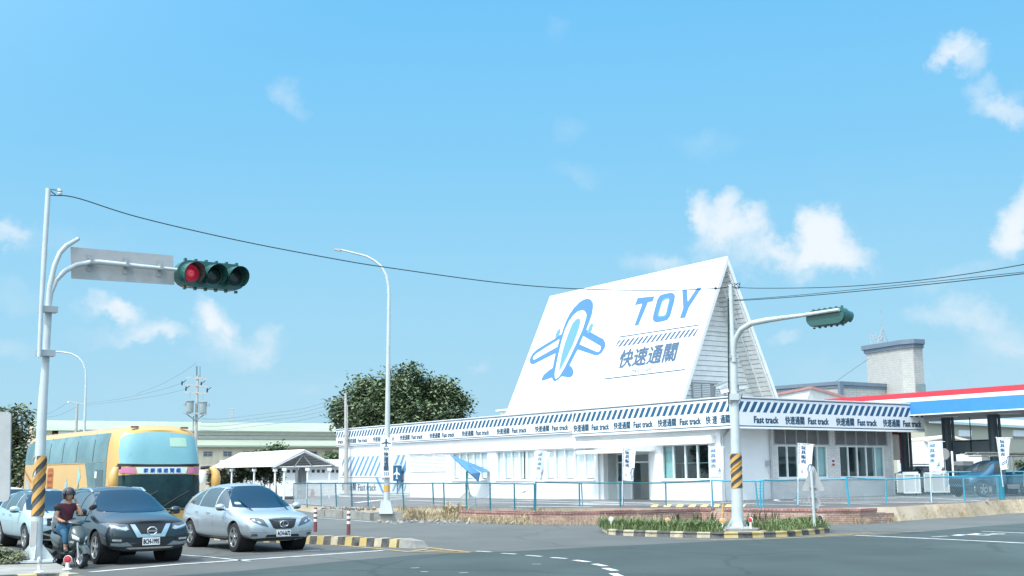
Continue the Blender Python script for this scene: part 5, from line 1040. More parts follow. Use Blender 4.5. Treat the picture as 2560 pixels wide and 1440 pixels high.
for x0, x1 in ((508, 531), (557.5, 580), (606, 628), (664, 687), (772, 793), (811, 831), (455, 478)):
    (u0, za), (u1, zb) = fpx(x0, 1141), fpx(x1, 1128); w = piv('window', fac); mb = MB(); h = zb - za
    for a, b_, c, d in ((u0, u1, za, za + .06), (u0, u1, zb - .06, zb), (u0, u0 + .06, za, zb), (u1 - .06, u1, za, zb), ((u0 + u1) / 2 - .03, (u0 + u1) / 2 + .03, za, zb), (u0, u1, (za + zb) / 2 - .03, (za + zb) / 2 + .03)): mb.ob(FP(a, -.06, c), fu * (b_ - a), fn * .055, ZV * (d - c))
    build('frame', mb, m_steel, w); mb = MB(); mb.quad(FP(u0, -.02, za), FP(u1, -.02, za), FP(u1, -.02, zb), FP(u0, -.02, zb)); build('pane', mb, M('dusty factory pane', (.1, .13, .15), .15, var=.2), w)
# low white building behind the shed
WY = 108.0; lw = T('low_building', 'low white flat roofed building with small square vents behind the shed', 'building', D(770, 1232, WY))
def WPt(x, y, e=0): return D(x, y, WY + e)
zt = WPt(770, 1167).z; mb = MB()
for x0, x1 in ((560, 741), (770, 900)): a, b = WPt(x0, 1200), WPt(x1, 1200); mb.ob((a.x, a.y, -.1), (b.x - a.x, 0, 0), (0, 5, 0), (0, 0, zt + .1))
a, b = WPt(741, 1200), WPt(770, 1200); mb.ob((a.x, a.y + 2.2, -.1), (b.x - a.x, 0, 0), (0, 2, 0), (0, 0, zt + .1)); build('wall', mb, m_wall, lw)
mb = MB(); a, b = WPt(552, 1200), WPt(905, 1200); mb.ob((a.x, a.y - .6, zt), (b.x - a.x, 0, 0), (0, 6.4, 0), (0, 0, WPt(770, 1149).z - zt)); build('roof', mb, m_wall, lw)
for x in (706, 721, 735, 783, 796, 808.5, 832, 844): mb = MB(); p = WPt(x, 1178); mb.box(p + Vector((0, -.01, 0)), (.26, .03, .26)); build('vent', mb, m_dark, lw)
# shed canopy
RF = D(761, 1126.7, 90); shd = T('open_shed', 'white open sided carport with a gabled roof on slim posts', 'carport', (RF.x, RF.y, lot(RF.x, RF.y)))
def SA(x, y): p = ONP(x, y, RF, A); return p
def SBn(x, y, q): return ONP(x, y, q, B)
eR, eL = SA(838, 1162.5), SA(684, 1166.5); rl_ = (SBn(599, 1133, RF) - RF).dot(A); bk_ = A * rl_; mb = MB(); t_ = ZV * .1
for e in (eR, eL): mb.prism([RF, e, e + bk_, RF + bk_], t_)
build('roof', mb, m_wall, shd, fix=True); mb = MB(); mb.tube([RF - ZV * .12, eR - ZV * .08], .07, 6); mb.tube([RF - ZV * .12, eL - ZV * .08], .07, 6); o = A * .3; mid = (eR + eL) / 2
mb.tube([eL + o - ZV * .1, eR + o - ZV * .1], .06, 6)
for s in (.35, .65): mb.tube([eL.lerp(eR, s) + o - ZV * .1, RF + o - ZV * .3], .05, 6)
for k in range(1, 6):
    for e in (eR, eL): mb.tube([RF.lerp(e, k / 6) + A * .1 - ZV * .1, RF.lerp(e, k / 6) + bk_ - ZV * .1], .04, 5)
build('truss', mb, m_plate, shd)
def spost(p):
    mb = MB(); mb.tube([(p.x, p.y, lot(p.x, p.y)), (p.x, p.y, p.z)], .075, 8); mb.box((p.x, p.y, p.z - .1), (.3, .3, .2)); build('post', mb, m_wall, shd, smooth=True)
for x in (711, 769, 824): spost(SA(x, 1170))
for x in (537, 580, 636, 688): spost(SBn(x, 1172, eL + B * .25))
for k in (.5, 1): spost(eR - B * .25 + bk_ * k - ZV * .12)
p = D(504, 1207, 84); tk_ = T('water_tank', 'white round tank standing by the coach mirror under the carport', 'tank', p); mb = MB(); mb.lathe([(0, 0), (.26, 0), (.28, .05), (.28, .75), (.2, .86), (0, .88)], p, n=18); build('tank', mb, m_wall, tk_, smooth=True)
# cones
m_cone = M('cone orange', (.75, .07, .05), .6, var=.08)
for (x, y), lb in (((781, 1246), 'orange red traffic cone standing under the white carport'), ((720, 1240), 'orange red traffic cone partly hidden by the silver car roof')):
    p = GL(x, y); c = T('traffic_cone', lb, 'traffic cone', p); mb = MB(); mb.lathe([(.2, .03), (.17, .45), (.11, .62), (.05, .72), (0, .72)], p, n=14); build('cone', mb, m_cone, c, smooth=True); mb = MB(); mb.box(p + ZV * .015, (.46, .46, .03)); build('base', mb, m_cone, c)
mb = MB(); a, b = GL(721, 1240), GL(781, 1246); mb.tube([a + ZV * .7, a.lerp(b, .5) + ZV * .66, b + ZV * .7], .025, 6); tag(build('barrier_bar', mb, m_owhite), 'pale bar linking the two orange cones', 'barrier')
# tiled office building with tower
m_tw = brick_mat('cream tile cladding', (.42, .405, .38), (.445, .43, .4), (.36, .35, .33), (.5, .24), proj=-.7, rough=.45, wear=.06); m_cap = M('blue grey capping', (.14, .18, .23), .5, var=.1)
def tower(name, label, fp, ztop, capm, cap_h, over):
    b = T(name, label, 'building', (fp[0].x, fp[0].y, 0)); q = [Vector((p.x, p.y, 0)) for p in fp]; c = sum(q, Vector()) / len(q)
    mb = MB(); mb.prism(q, (0, 0, ztop)); build('wall', mb, m_tw, b, fix=True); mb = MB(); mb.prism([p + (p - c).normalized() * over + ZV * (ztop + .002) for p in q], (0, 0, cap_h)); mb.prism([p + (p - c).normalized() * over * .5 + ZV * (ztop - cap_h * .8) for p in q], (0, 0, cap_h * .79)); build('parapet', mb, capm, b, fix=True); return b
tf = [D(2172, 1000, 124.5), D(2260, 1000, 119.5), D(2290, 1000, 118.6), D(2314, 1000, 119.2)]; tf += [tf[3] + Vector((2, 8, 0)), tf[0] + Vector((3, 6, 0))]
tw = tower('tile_tower', 'square cream tiled tower with dark parapet behind the gas canopy', tf, D(2260, 862, 119.5).z, m_cap, .45, .5)
mb = MB(); a, b = D(2294, 983, 118.4), D(2313, 960, 118.8); mb.prism([(a.x, a.y, a.z), (b.x, b.y, a.z), (b.x, b.y, b.z), (a.x, a.y, b.z)], (0, -.08, 0)); build('window', mb, M('grey window', (.2, .24, .25), .3), tw, fix=True)
zt = D(2260, 850, 119.5).z; mb = MB(); p = D(2222, 845, 121); mb.tube([(p.x, p.y + 2, zt), (p.x, p.y + 2, D(2222, 775, 123).z)], .06, 5)
for s in (-.6, .6): mb.tube([(p.x + s, p.y + 2, zt), (p.x, p.y + 2, zt + 1.6)], .03, 4)
build('antenna', mb, m_steel, tw); mb = MB()
for x in (2177, 2184, 2191): q = D(x, 850, 124); mb.tube([(q.x, q.y, zt - .4), (q.x, q.y, D(x, 831, 124).z)], .04, 5)
for y in (833, 841, 848): mb.tube([D(2177, y, 124), D(2191, y, 124)], .03, 4)
for x in (2199, 2206): mb.tube([D(x - 3, 853, 123), D(x - 2, 843, 123), D(x + 1, 840, 123), D(x + 3, 844, 123), D(x + 3.5, 853, 123)], .05, 5)
build('roof_ladder', mb, m_plate, tw)
of = [D(1930, 1000, 124.5), D(2100, 1000, 118), D(2225, 1000, 122.3)]; of += [of[2] + Vector((2, 10, 0)), of[0] + Vector((0, 10, 0))]
ofb = tower('tile_office', 'low cream tiled office wing with dark parapet beside the tower', of, D(2100, 962, 118).z, m_cap, .35, .25)
mb = MB(); p = D(2103, 1000, 117.6); mb.box((p.x, p.y, (D(2103, 955, 117.6).z) - 1.7), (.5, .3, 3.5), .6); build('corner_trim', mb, m_cap, ofb)
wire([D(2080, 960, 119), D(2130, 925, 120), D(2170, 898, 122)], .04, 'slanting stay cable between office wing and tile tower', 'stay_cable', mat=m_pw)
gs = T('gable_shed', 'white metal shed with dull red gable trim behind the shop', 'shed', D(2025, 1200, 100)); mb = MB(); ap, gl_, gr_ = D(2027, 972, 100), D(1925, 992, 101), D(2115, 997, 101); mb.prism([Vector((gl_.x, gl_.y, 0)), Vector((gr_.x, gr_.y, 0)), gr_, ap, gl_], (0, 10, 0)); build('wall', mb, corr('white metal wall', (.7, .7, .68), .5), gs, fix=True)
mb = MB()
for e in (gl_, gr_): mb.prism([ap + Vector((0, -.15, 0)), e + Vector((0, -.15, 0)), e + Vector((0, -.15, .22)), ap + Vector((0, -.15, .22))], (0, 10.3, 0))
build('roof', mb, M('dull red roof trim', (.4, .22, .2), .6, var=.1), gs, fix=True)
# warehouse on the far side of the forecourt
WL, WR = D(2318, 1190, 112), D(2560, 1190, 127); wu = (WR - WL); wu.z = 0; wu.normalize(); wnn = Vector((-wu.y, wu.x, 0))
def wpx(x, y, n=0): p = ONP(x, y, Vector((WL.x, WL.y, 0)) + wnn * n, wnn); return p
wh = T('warehouse', 'long olive beige warehouse with pale blue roof beyond the fuel canopy', 'warehouse', (WL.x, WL.y, 0)); ze = wpx(2480, 1062).z; mb = MB(); a = Vector((WL.x, WL.y, 0)); mb.ob(a, wu * 60, wnn * 16, ZV * ze); build('wall', mb, M('olive beige wall', (.44, .43, .34), .8, var=.06, scale=.2), wh)
mb = MB(); mb.quad(a - wnn * .5 + ZV * ze, a - wnn * .5 + wu * 60 + ZV * ze, a + wnn * 8 + wu * 60 + ZV * (ze + 1.5), a + wnn * 8 + ZV * (ze + 1.5)); mb.ob(a - wnn * .55 + ZV * (ze - .2), wu * 60, wnn * .05, ZV * .25); build('roof', mb, M('pale blue roof', (.5, .6, .62), .5, var=.06), wh)
for x0, x1 in ((2395, 2427), (2478, 2496), (2531, 2566)):
    p, q, r, s = wpx(x0, 1090), wpx(x1, 1090.5), wpx(x1, 1076), wpx(x0, 1075); mb = MB(); mb.prism([p, q, r, s], wnn * -.1); w = build('window', mb, M('white window panel', (.78, .8, .8), .4, var=.05), wh, fix=True); mb = MB(); mb.ob(p - wnn * .2, q - p, wnn * .09, ZV * -.12); build('sill', mb, m_plate, w)
hs_ = T('small_house', 'low white house with a pale gabled roof under the fuel canopy', 'house', D(2380, 1220, 95)); mb = MB(); ap, l_, r_ = D(2372, 1093, 95), D(2310, 1104, 95), D(2452, 1114, 95); mb.prism([(l_.x, l_.y, 0), (r_.x, r_.y, 0), tuple(r_), tuple(ap), tuple(l_)], (0, 7, 0)); build('wall', mb, m_wall, hs_, fix=True)
mb = MB()
for e in (l_, r_): mb.prism([ap + Vector((0, -.3, 0)), e + Vector((0, -.3, 0)), e + Vector((0, -.3, .2)), ap + Vector((0, -.3, .2))], (0, 7.5, 0))
build('roof', mb, M('cream roof edge', (.7, .62, .52), .6), hs_, fix=True)
# ================================================================== fuel station
Q0 = D(2560, 1024, 62); gz0, gz1 = Q0.z, D(2560, 961, 62).z; gl0 = (ONP(2060, 1000, Q0, B) - Q0).dot(A); gas = T('fuel_canopy', 'fuel station canopy with red white and blue fascia on dark columns', 'canopy', (Q0.x, Q0.y, lot(Q0.x, Q0.y)))
def CP(a, b, z): return Vector((Q0.x, Q0.y, 0)) + A * a + B * b + ZV * z
m_gred = M('canopy red', (.6, .05, .07), .4, var=.04); m_gblue = M('canopy blue', (.06, .26, .62), .4, var=.04); m_gw = M('canopy white', (.8, .82, .82), .4, var=.03)
H_ = gz1 - gz0; 
for nm, f0, f1, m, e in (('lower_trim', 0, .05, m_gw, .02), ('blue_band', .05, .6, m_gblue, 0), ('white_band', .6, .77, m_gw, .0), ('red_band', .77, 1, m_gred, 0)):
    mb = MB(); mb.ob(CP(-14, -e, gz0 + H_ * f0), A * (gl0 + 14), B * .2, ZV * H_ * (f1 - f0)); mb.ob(CP(gl0 - .2, .2, gz0 + H_ * f0), A * .2, B * 8.6, ZV * H_ * (f1 - f0)); build(nm, mb, m, gas)
mb = MB(); mb.ob(CP(-14, .2, gz0 + .05), A * (gl0 + 13.8), B * 8.6, ZV * .2); build('soffit', mb, M('canopy soffit', (.5, .52, .52), .6, var=.05), gas)
for k in range(5):
    p = CP(-6 + k * 4.2, 3, gz0 + .04); mb = MB(); mb.ob(p, A * 1.2, B * .5, ZV * -.06); build('canopy_lamp', mb, m_gw, gas)
m_col = M('dark canopy column', (.07, .1, .12), .4, var=.15)
for x in (2257, 2365, 2481, 2610):
    p = ONP(x, 1060, CP(0, 4.2, 0), B); mb = MB(); r = .27; mb.tube([(p.x, p.y, lot(p.x, p.y)), (p.x, p.y, gz0 + .05)], r, 12); mb.tube([(p.x + .35, p.y - .1, lot(p.x, p.y)), (p.x + .35, p.y - .1, gz0 + .05)], .09, 8); build('column', mb, m_col, gas, smooth=True)
m_pump = M('pump casing', (.2, .23, .24), .4, var=.1)
for x, lb in ((2410, 'grey fuel pump beside the blue pickup'),):
    p = ONP(x, 1170, CP(0, 3.4, 0), B); z = lot(p.x, p.y) + .15; f = T('fuel_pump', lb, 'fuel pump', (p.x, p.y, z)); mb = MB(); mb.box((p.x, p.y, z + .75), (.9, .55, 1.5), .58); build('casing', mb, m_pump, f); mb = MB(); mb.box((p.x, p.y, z + 1.62), (1.0, .6, .22), .58); build('head', mb, m_fas, f)
    mb = MB(); mb.box((p.x - .02, p.y - .3, z + 1.15), (.5, .06, .4), .58); build('display', mb, m_lensdk, f); mb = MB()
    for s in (-.4, .4): mb.tube([(p.x + s, p.y - .2, z + 1.3), (p.x + s * 1.3, p.y - .35, z + .8), (p.x + s * 1.2, p.y - .3, z + .4), (p.x + s, p.y - .25, z + .7)], .025, 6)
    build('hose', mb, m_black, f)
p = ONP(2430, 1135, CP(0, 6, 0), B); f = T('screen_frame', 'dark framed glass screen hung under the fuel canopy', 'screen', p); mb = MB(); L_ = A * -3.4
for a_, b_, w in ((0, 0, 1), (0, .75, 1)): mb.ob(p + A * 1.7 + ZV * b_, L_, B * .08, ZV * .09)
for s in (0, .5, .97): mb.ob(p + A * 1.7 + L_ * s, A * .1, B * .09, ZV * .84)
build('frame', mb, m_col, f); mb = MB(); mb.ob(p + A * 1.7 + ZV * .09 + B * .03, L_, B * .02, ZV * .66); build('pane', mb, M('grey screen', (.3, .34, .36), .3), f); mb = MB(); mb.tube([p + ZV * .8, p + ZV * 2.6], .03, 6); build('hanger', mb, m_col, f)
# white cages
m_mesh = M('pale cage panel', (.5, .53, .53), .7, var=.1, scale=6)
for (x0, x1, y0, y1), lb in (((2258, 2312, 1187, 1236), 'white framed box cage nearest the tiled shop end'), ((2327, 2385, 1184, 1234), 'white framed box cage behind the creased flag')):
    Yc = 66.6 if x0 < 2300 else 66.0; a = D(x0 + 2, y1, Yc); c = T('box_cage', lb, 'cage', a); tl, br = D(x0, y0, Yc), D(x1, y1, Yc); w, h = br.x - tl.x, tl.z - br.z; d = .9; ux = Vector((1, .12, 0)); uy = Vector((-.12, 1, 0)); o = Vector((tl.x, Yc, br.z + .06)); W_ = w * .86
    mb = MB(); s = .07
    for q in (0, W_ * .68, W_ - s): mb.ob(o + ux * q, ux * s, uy * s, ZV * h)
    for q in (0, W_ - s): mb.ob(o + ux * q + uy * (d - s), ux * s, uy * s, ZV * h)
    for z in (0, h - s): mb.ob(o + ZV * z - uy * .002, ux * W_, uy * s, ZV * s); mb.ob(o + ZV * z + uy * (d - s), ux * W_, uy * s, ZV * s); mb.ob(o + ux * (W_ - s) + ZV * z, ux * s, uy * d, ZV * s)
    mb.ob(o + ux * W_ * .2 + ZV * h, ux * W_ * .7, uy * .5, ZV * .1); build('frame', mb, m_fas, c); mb = MB(); mb.ob(o + ux * .03 + uy * .03 + ZV * .04, ux * (W_ - .06), uy * (d - .06), ZV * (h - .08)); build('panel', mb, m_mesh, c)
    mb = MB(); mb.tube([o + ux * W_ * .1 + uy * .2, o + ux * W_ * .1 + uy * .2 - ZV * .1], .05, 6); mb.tube([o + ux * W_ * .8 + uy * .2, o + ux * W_ * .8 + uy * .2 - ZV * .1], .05, 6); build('caster', mb, m_black, c)
p = GL(2368, 1238); f = T('round_sign', 'grey back of a round sign on a post beside the creased flag', 'road sign', p); mb = MB(); mb.tube([p, D(2360, 1121, p.y)], .035, 8); build('post', mb, m_steel, f); mb = MB(); mb.lathe([(0, .02), (.32, .02), (.32, 0), (0, 0)], D(2361, 1135, p.y - .06), (.25, -1, 0), 20); build('plate', mb, m_plate, f)
p = D(2239, 1183, 72); f = T('price_board', 'white slatted board with dark red border past the shop end', 'sign board', p); mb = MB()
for k in range(17): mb.ob(D(2225, 1150 - k * 3.9, 72), (.62, 0, 0), (0, .1, 0), (0, 0, .085))
build('board_slat', mb, M('cream board', (.7, .62, .58), .6), f); mb = MB(); mb.ob(D(2252, 1158, 72), (.1, 0, 0), (0, .12, 0), ZV * 1.9); mb.ob(D(2224, 1087, 72), (.75, 0, 0), (0, .12, 0), ZV * .2); mb.ob(D(2222, 1150, 72) + ZV * -1.2, (.12, 0, 0), (0, .12, 0), ZV * 2.6); build('border', mb, M('dark red border', (.3, .06, .07), .6), f)
mb = MB(); p = ONP(2383, 1180, CP(0, -2, 0), B); mb.tube([(p.x, p.y, lot(p.x, p.y)), (p.x, p.y, D(2383, 1128, p.y).z)], .06, 10); o = build('white_post', mb, m_fas, smooth=True); tag(o, 'plain white post beside the round sign', 'post')
# ================================================================== trees and shrubs
m_l1 = leafmat('leaf mid', (.085, .13, .06), (.13, .18, .085), scale=1.2); m_l2 = leafmat('leaf light', (.13, .18, .095), (.2, .24, .14), scale=1.2); m_l3 = leafmat('leaf dark', (.035, .065, .04), (.06, .09, .05), scale=1.2); m_bark = M('bark', (.15, .12, .09), .9, var=.3, scale=4, bump=.3)
def crown(mb, lobes, n, leaf, cl=.9, per=14, droop=.3):
    vol = [a * b * c for (_, (a, b, c)) in lobes]; tot = sum(vol)
    for (c, (rx, ry, rz)), v in zip(lobes, vol):
        for _ in range(max(4, int(n * v / tot))):
            while True:
                d = Vector((rnd.uniform(-1, 1), rnd.uniform(-1, 1), rnd.uniform(-1, 1)))
                if .001 < d.length < 1: break
            d = d.normalized() * (.55 + .5 * rnd.random() ** .6); cc = c + Vector((d.x * rx, d.y * ry, d.z * rz)); mi = rnd.choices((0, 1, 2), (5, 4, 2.2))[0]
            for _ in range(per):
                q = cc + Vector((rnd.gauss(0, 1), rnd.gauss(0, 1), rnd.gauss(0, .7))) * cl * .5; s = leaf * rnd.uniform(.6, 1.3); az = rnd.uniform(0, 2 * PI); u = Vector((math.cos(az), math.sin(az), rnd.uniform(-.6, .3) - droop)).normalized(); w = u.cross(Vector((rnd.uniform(-.5, .5), rnd.uniform(-.5, .5), 1))).normalized()
                mb.add([q - u * s * .5, q + w * s * .28, q + u * s * .55, q - w * s * .28], [(0, 1, 2, 3)], mi)
def tree(name, label, Y, base, lobes, n, leaf, cl, per=14, trunk=.3, mats=None, cat='tree'):
    b = D(*base, Y); b.z = max(0, lot(b.x, b.y)) if Y > 60 else 0; t = T(name, label, cat, b); L = [(D(x, y, Y + dy), (rx * Y / 2950, ry_ * Y / 2950, rz * Y / 2950)) for x, y, dy, rx, ry_, rz in lobes]
    mb = MB(); top = sum((c for c, _ in L), Vector()) / len(L); mid = b.lerp(top, .45); mb.tube([b, b.lerp(mid, .5) + Vector((.1, 0, 0)), mid], [trunk, trunk * .8, trunk * .65], 9)
    for c, r in L: mb.tube([mid, mid.lerp(c, .5) + Vector((0, 0, .15)), c], [trunk * .5, trunk * .3, trunk * .1], 6)
    build('trunk', mb, m_bark, t, smooth=True); mb = MB(); crown(mb, L, n, leaf, cl, per); build('crown', mb, mats or [m_l1, m_l2, m_l3], t)
tree('broadleaf_tree', 'big dark green broadleaf tree rising behind the long shop fascia', 122, (1000, 1225), [(875, 1032, 0, 43, 46, 44), (910, 970, 1, 31, 37, 28), (986, 992, -2, 52, 55, 44), (1021, 944, 0, 32, 37, 31), (1081, 987, 1, 56, 55, 37), (1122, 1017, 0, 45, 51, 44), (952, 1042, -2, 72, 55, 39), (1048, 1047, -3, 81, 55, 37), (976, 927, 0, 11, 13, 11), (934, 1002, 2, 36, 46, 28)], 1900, .46, 1.05, 15, .45)
tree('broadleaf_tree', 'olive green tree with open top behind the coach tail', 72, (30, 1240), [(20, 1085, 0, 40, 50, 30), (55, 1060, 1, 26, 30, 20), (30, 1035, 0, 40, 35, 14), (62, 1030, 0, 20, 20, 10), (35, 1150, 0, 60, 60, 45), (-30, 1110, 1, 70, 70, 80), (50, 1200, -1, 50, 50, 40), (78, 1080, 0, 12, 12, 10)], 620, .34, .55, 13, .2, [leafmat('olive leaf', (.1, .11, .05), (.16, .165, .085)), m_l2, m_l3])
tree('small_tree', 'small leafy tree showing over the carport ridge', 104, (690, 1225), [(690, 1128, 0, 26, 26, 14), (700, 1116, 0, 9, 9, 8), (670, 1135, 0, 20, 20, 10), (640, 1140, 0, 20, 20, 8)], 120, .3, .5, 12, .12)
for x, y, rx, rz, lb in ((575, 1190, 45, 20, 'brownish tangled shrub seen under the carport roof'), (625, 1178, 32, 20, 'green bushy shrub between the middle carport posts'), (672, 1180, 30, 24, 'bright green shrub near the carport gable'), (832, 1143, 20, 9, 'small bush on the factory side above the low roof'), (545, 1195, 25, 20, 'low shrub beside the coach mirror')):
    tree('shrub', lb, 101 if x < 800 else 112, (x, 1225), [(x, y, 0, rx, rx, rz), (x + rx * .4, y + rz * .4, 0, rx * .7, rx * .6, rz * .7)], 110, .3, .45, 12, .06, [m_l2, leafmat('brown twig', (.16, .12, .08), (.25, .19, .13)), m_l3] if x in (575, 545) else None, 'shrub')
tree('shrub', 'dark shrub at the forecourt edge beyond the pickup', 80, (2562, 1190), [(2568, 1165, 0, 22, 22, 14)], 60, .2, .3, 12, .05, None, 'shrub')
tree('shrub', 'dry leafy shrub growing on the corner island by the tall pole', G(20, 1425).y, (15, 1432), [(18, 1405, 0, 45, 40, 26), (-25, 1395, 0, 40, 40, 34), (40, 1415, -.1, 22, 30, 14)], 190, .085, .12, 12, .02, [leafmat('shrub leaf', (.12, .13, .06), (.22, .22, .12)), m_l2, m_l3], 'shrub')
# ================================================================== vehicles
def paint(name, c, metal=.4, rough=.32, coat=.8): return M(name, c, rough, metal=metal, var=.02, scale=1, coat=coat)
m_tyre = M('tyre rubber', (.018, .019, .02), .85, var=.2, scale=8); m_rim = M('alloy rim', (.55, .57, .58), .28, metal=.8, var=.05); m_rimdk = M('dark wheel recess', (.03, .032, .034), .5, var=.1)
m_wind = M('tinted windscreen with painted sky', (.001, .034, .07), .08, var=0, spec=.12); m_side = M('tinted side window', (.05, .075, .085), .06, var=0, spec=.9); m_trim = M('black trim', (.02, .022, .024), .45, var=.1); m_chrome = M('chrome', (.75, .77, .78), .12, metal=1, var=0)  # windscreen base colour holds both the tint and the reflected blue sky
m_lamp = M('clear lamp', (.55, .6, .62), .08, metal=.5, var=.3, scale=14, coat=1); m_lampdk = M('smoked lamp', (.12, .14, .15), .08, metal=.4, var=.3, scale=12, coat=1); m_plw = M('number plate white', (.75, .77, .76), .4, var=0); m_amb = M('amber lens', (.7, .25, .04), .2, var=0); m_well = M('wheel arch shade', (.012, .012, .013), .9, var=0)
def subsurf(mb, lvl=2, cutters=None):
    me = bpy.data.meshes.new('cage'); me.from_pydata([tuple(v) for v in mb.v], [], mb.f); bm = bmesh.new(); bm.from_mesh(me); bmesh.ops.recalc_face_normals(bm, faces=bm.faces); bm.to_mesh(me); bm.free()
    o = link(bpy.data.objects.new('cage', me)); md = o.modifiers.new('s', 'SUBSURF'); md.levels = md.render_levels = lvl; tmp = [o]
    dg = bpy.context.evaluated_depsgraph_get(); m1 = bpy.data.meshes.new_from_object(o.evaluated_get(dg)); tree_ = BVHTree.FromPolygons([v.co.copy() for v in m1.vertices], [tuple(p.vertices) for p in m1.polygons])
    m2 = m1
    if cutters:
        for c in cutters:
            cm_ = bpy.data.meshes.new('cut'); cm_.from_pydata([tuple(v) for v in c.v], [], c.f); bm = bmesh.new(); bm.from_mesh(cm_); bmesh.ops.recalc_face_normals(bm, faces=bm.faces); bm.to_mesh(cm_); bm.free(); co = link(bpy.data.objects.new('cut', cm_)); tmp.append(co)
            bo = o.modifiers.new('b', 'BOOLEAN'); bo.operation = 'DIFFERENCE'; bo.object = co; bo.solver = 'EXACT'
        dg = bpy.context.evaluated_depsgraph_get(); dg.update(); m2 = bpy.data.meshes.new_from_object(o.evaluated_get(dg))
    out = MB(); out.v = [v.co.copy() for v in m2.vertices]; out.f = [list(p.vertices) for p in m2.polygons]; out.m = [0] * len(out.f)
    for x in tmp: bpy.data.objects.remove(x)
    return out, tree_
def loft(rings):
    mb = MB(); n = len(rings[0]); N = 2 * (n - 1)
    for r in rings: mb.v += [Vector((x, -y, z)) for x, y, z in r] + [Vector(p) for p in r[-2:0:-1]]
    for i in range(len(rings) - 1):
        for j in range(N): mb.f.append([i * N + j, i * N + (j + 1) % N, (i + 1) * N + (j + 1) % N, (i + 1) * N + j])
    for o in (0, (len(rings) - 1) * N):
        mb.f.append([o, o + 1, o + N - 1])
        for k in range(1, n - 2): mb.f.append([o + k, o + k + 1, o + N - k - 1, o + N - k])
        mb.f.append([o + n - 2, o + n - 1, o + n])
    mb.m = [0] * len(mb.f); return mb
def tess(poly, cuts):
    bm = bmesh.new(); f = bm.faces.new([bm.verts.new((p[0], p[1], 0)) for p in poly]); bmesh.ops.triangulate(bm, faces=[f])
    for _ in range(cuts): bmesh.ops.subdivide_edges(bm, edges=bm.edges[:], cuts=1, use_grid_fill=True)
    bm.verts.index_update(); r = [v.co.copy() for v in bm.verts], [[v.index for v in f.verts] for f in bm.faces]; bm.free(); return r
def decal(tr, axis, poly, off=.005, cuts=3, mb=None):
    vs, fs = tess(poly, cuts); mb = mb or MB(); out = []
    for v in vs:
        a, b = v.x, v.y
        o, d = {'L': ((a, 4, b), (0, -1, 0)), 'R': ((a, -4, b), (0, 1, 0)), 'F': ((8, a, b), (-1, 0, 0)), 'B': ((-8, a, b), (1, 0, 0)), 'T': ((a, b, 6), (0, 0, -1))}[axis]
        d = Vector(d); h = tr.ray_cast(Vector(o), d)
        if h[0] is None:
            p = Vector(o); p = p.lerp(p + d * 6, .5); h = tr.find_nearest(p)
        nrm = h[1] if h[1].dot(d) < 0 else -h[1]; out.append(h[0] + nrm * off)
    return mb.add(out, fs)
def wheel(parent, x, y, r, w, rim_m=m_rim, spokes=5):
    s = 1 if y > 0 else -1; c = Vector((x, y, r)); ax = Vector((0, s, 0)); wv = piv('wheel', parent)
    mb = MB(); mb.lathe([(r * .66, -w), (r * .93, -w), (r, -w * .8), (r, -w * .2), (r * .94, 0), (r * .7, .012), (r * .67, -.02)], c, ax, 36); build('tyre', mb, m_tyre, wv, smooth=True, local=True)
    mb = MB(); mb.lathe([(0, -.05), (r * .66, -.05), (r * .69, -.005), (r * .65, .004), (r * .62, -.03)], c, ax, 32, mi=1)
    mb.lathe([(r * .685, -.01), (r * .67, .008), (r * .62, .004), (r * .615, -.03)], c, ax, 32)
    for k in range(spokes):
        a = 2 * PI * k / spokes + .3
        for da in (-.13, .13):
            d = Vector((math.cos(a + da), 0, math.sin(a + da))); d2 = Vector((math.cos(a + da * .5), 0, math.sin(a + da * .5))); t = Vector((-d.z, 0, d.x)) * r * .055
            p, q = c + d2 * r * .1, c + d * r * .64; mb.add([p - t + ax * -.01, p + t + ax * -.01, q + t * 1.2 + ax * -.004, q - t * 1.2 + ax * -.004, p - t - ax * .05, p + t - ax * .05, q + t * 1.2 - ax * .05, q - t * 1.2 - ax * .05], [(0, 1, 2, 3), (0, 4, 5, 1), (1, 5, 6, 2), (3, 2, 6, 7), (0, 3, 7, 4)])
    mb.lathe([(0, .0), (r * .14, -.004), (r * .16, -.05)], c, ax, 14); build('rim', mb, [rim_m, m_rimdk], wv, local=True)
def mirror_y(p): return [(-a, b) for a, b in p]
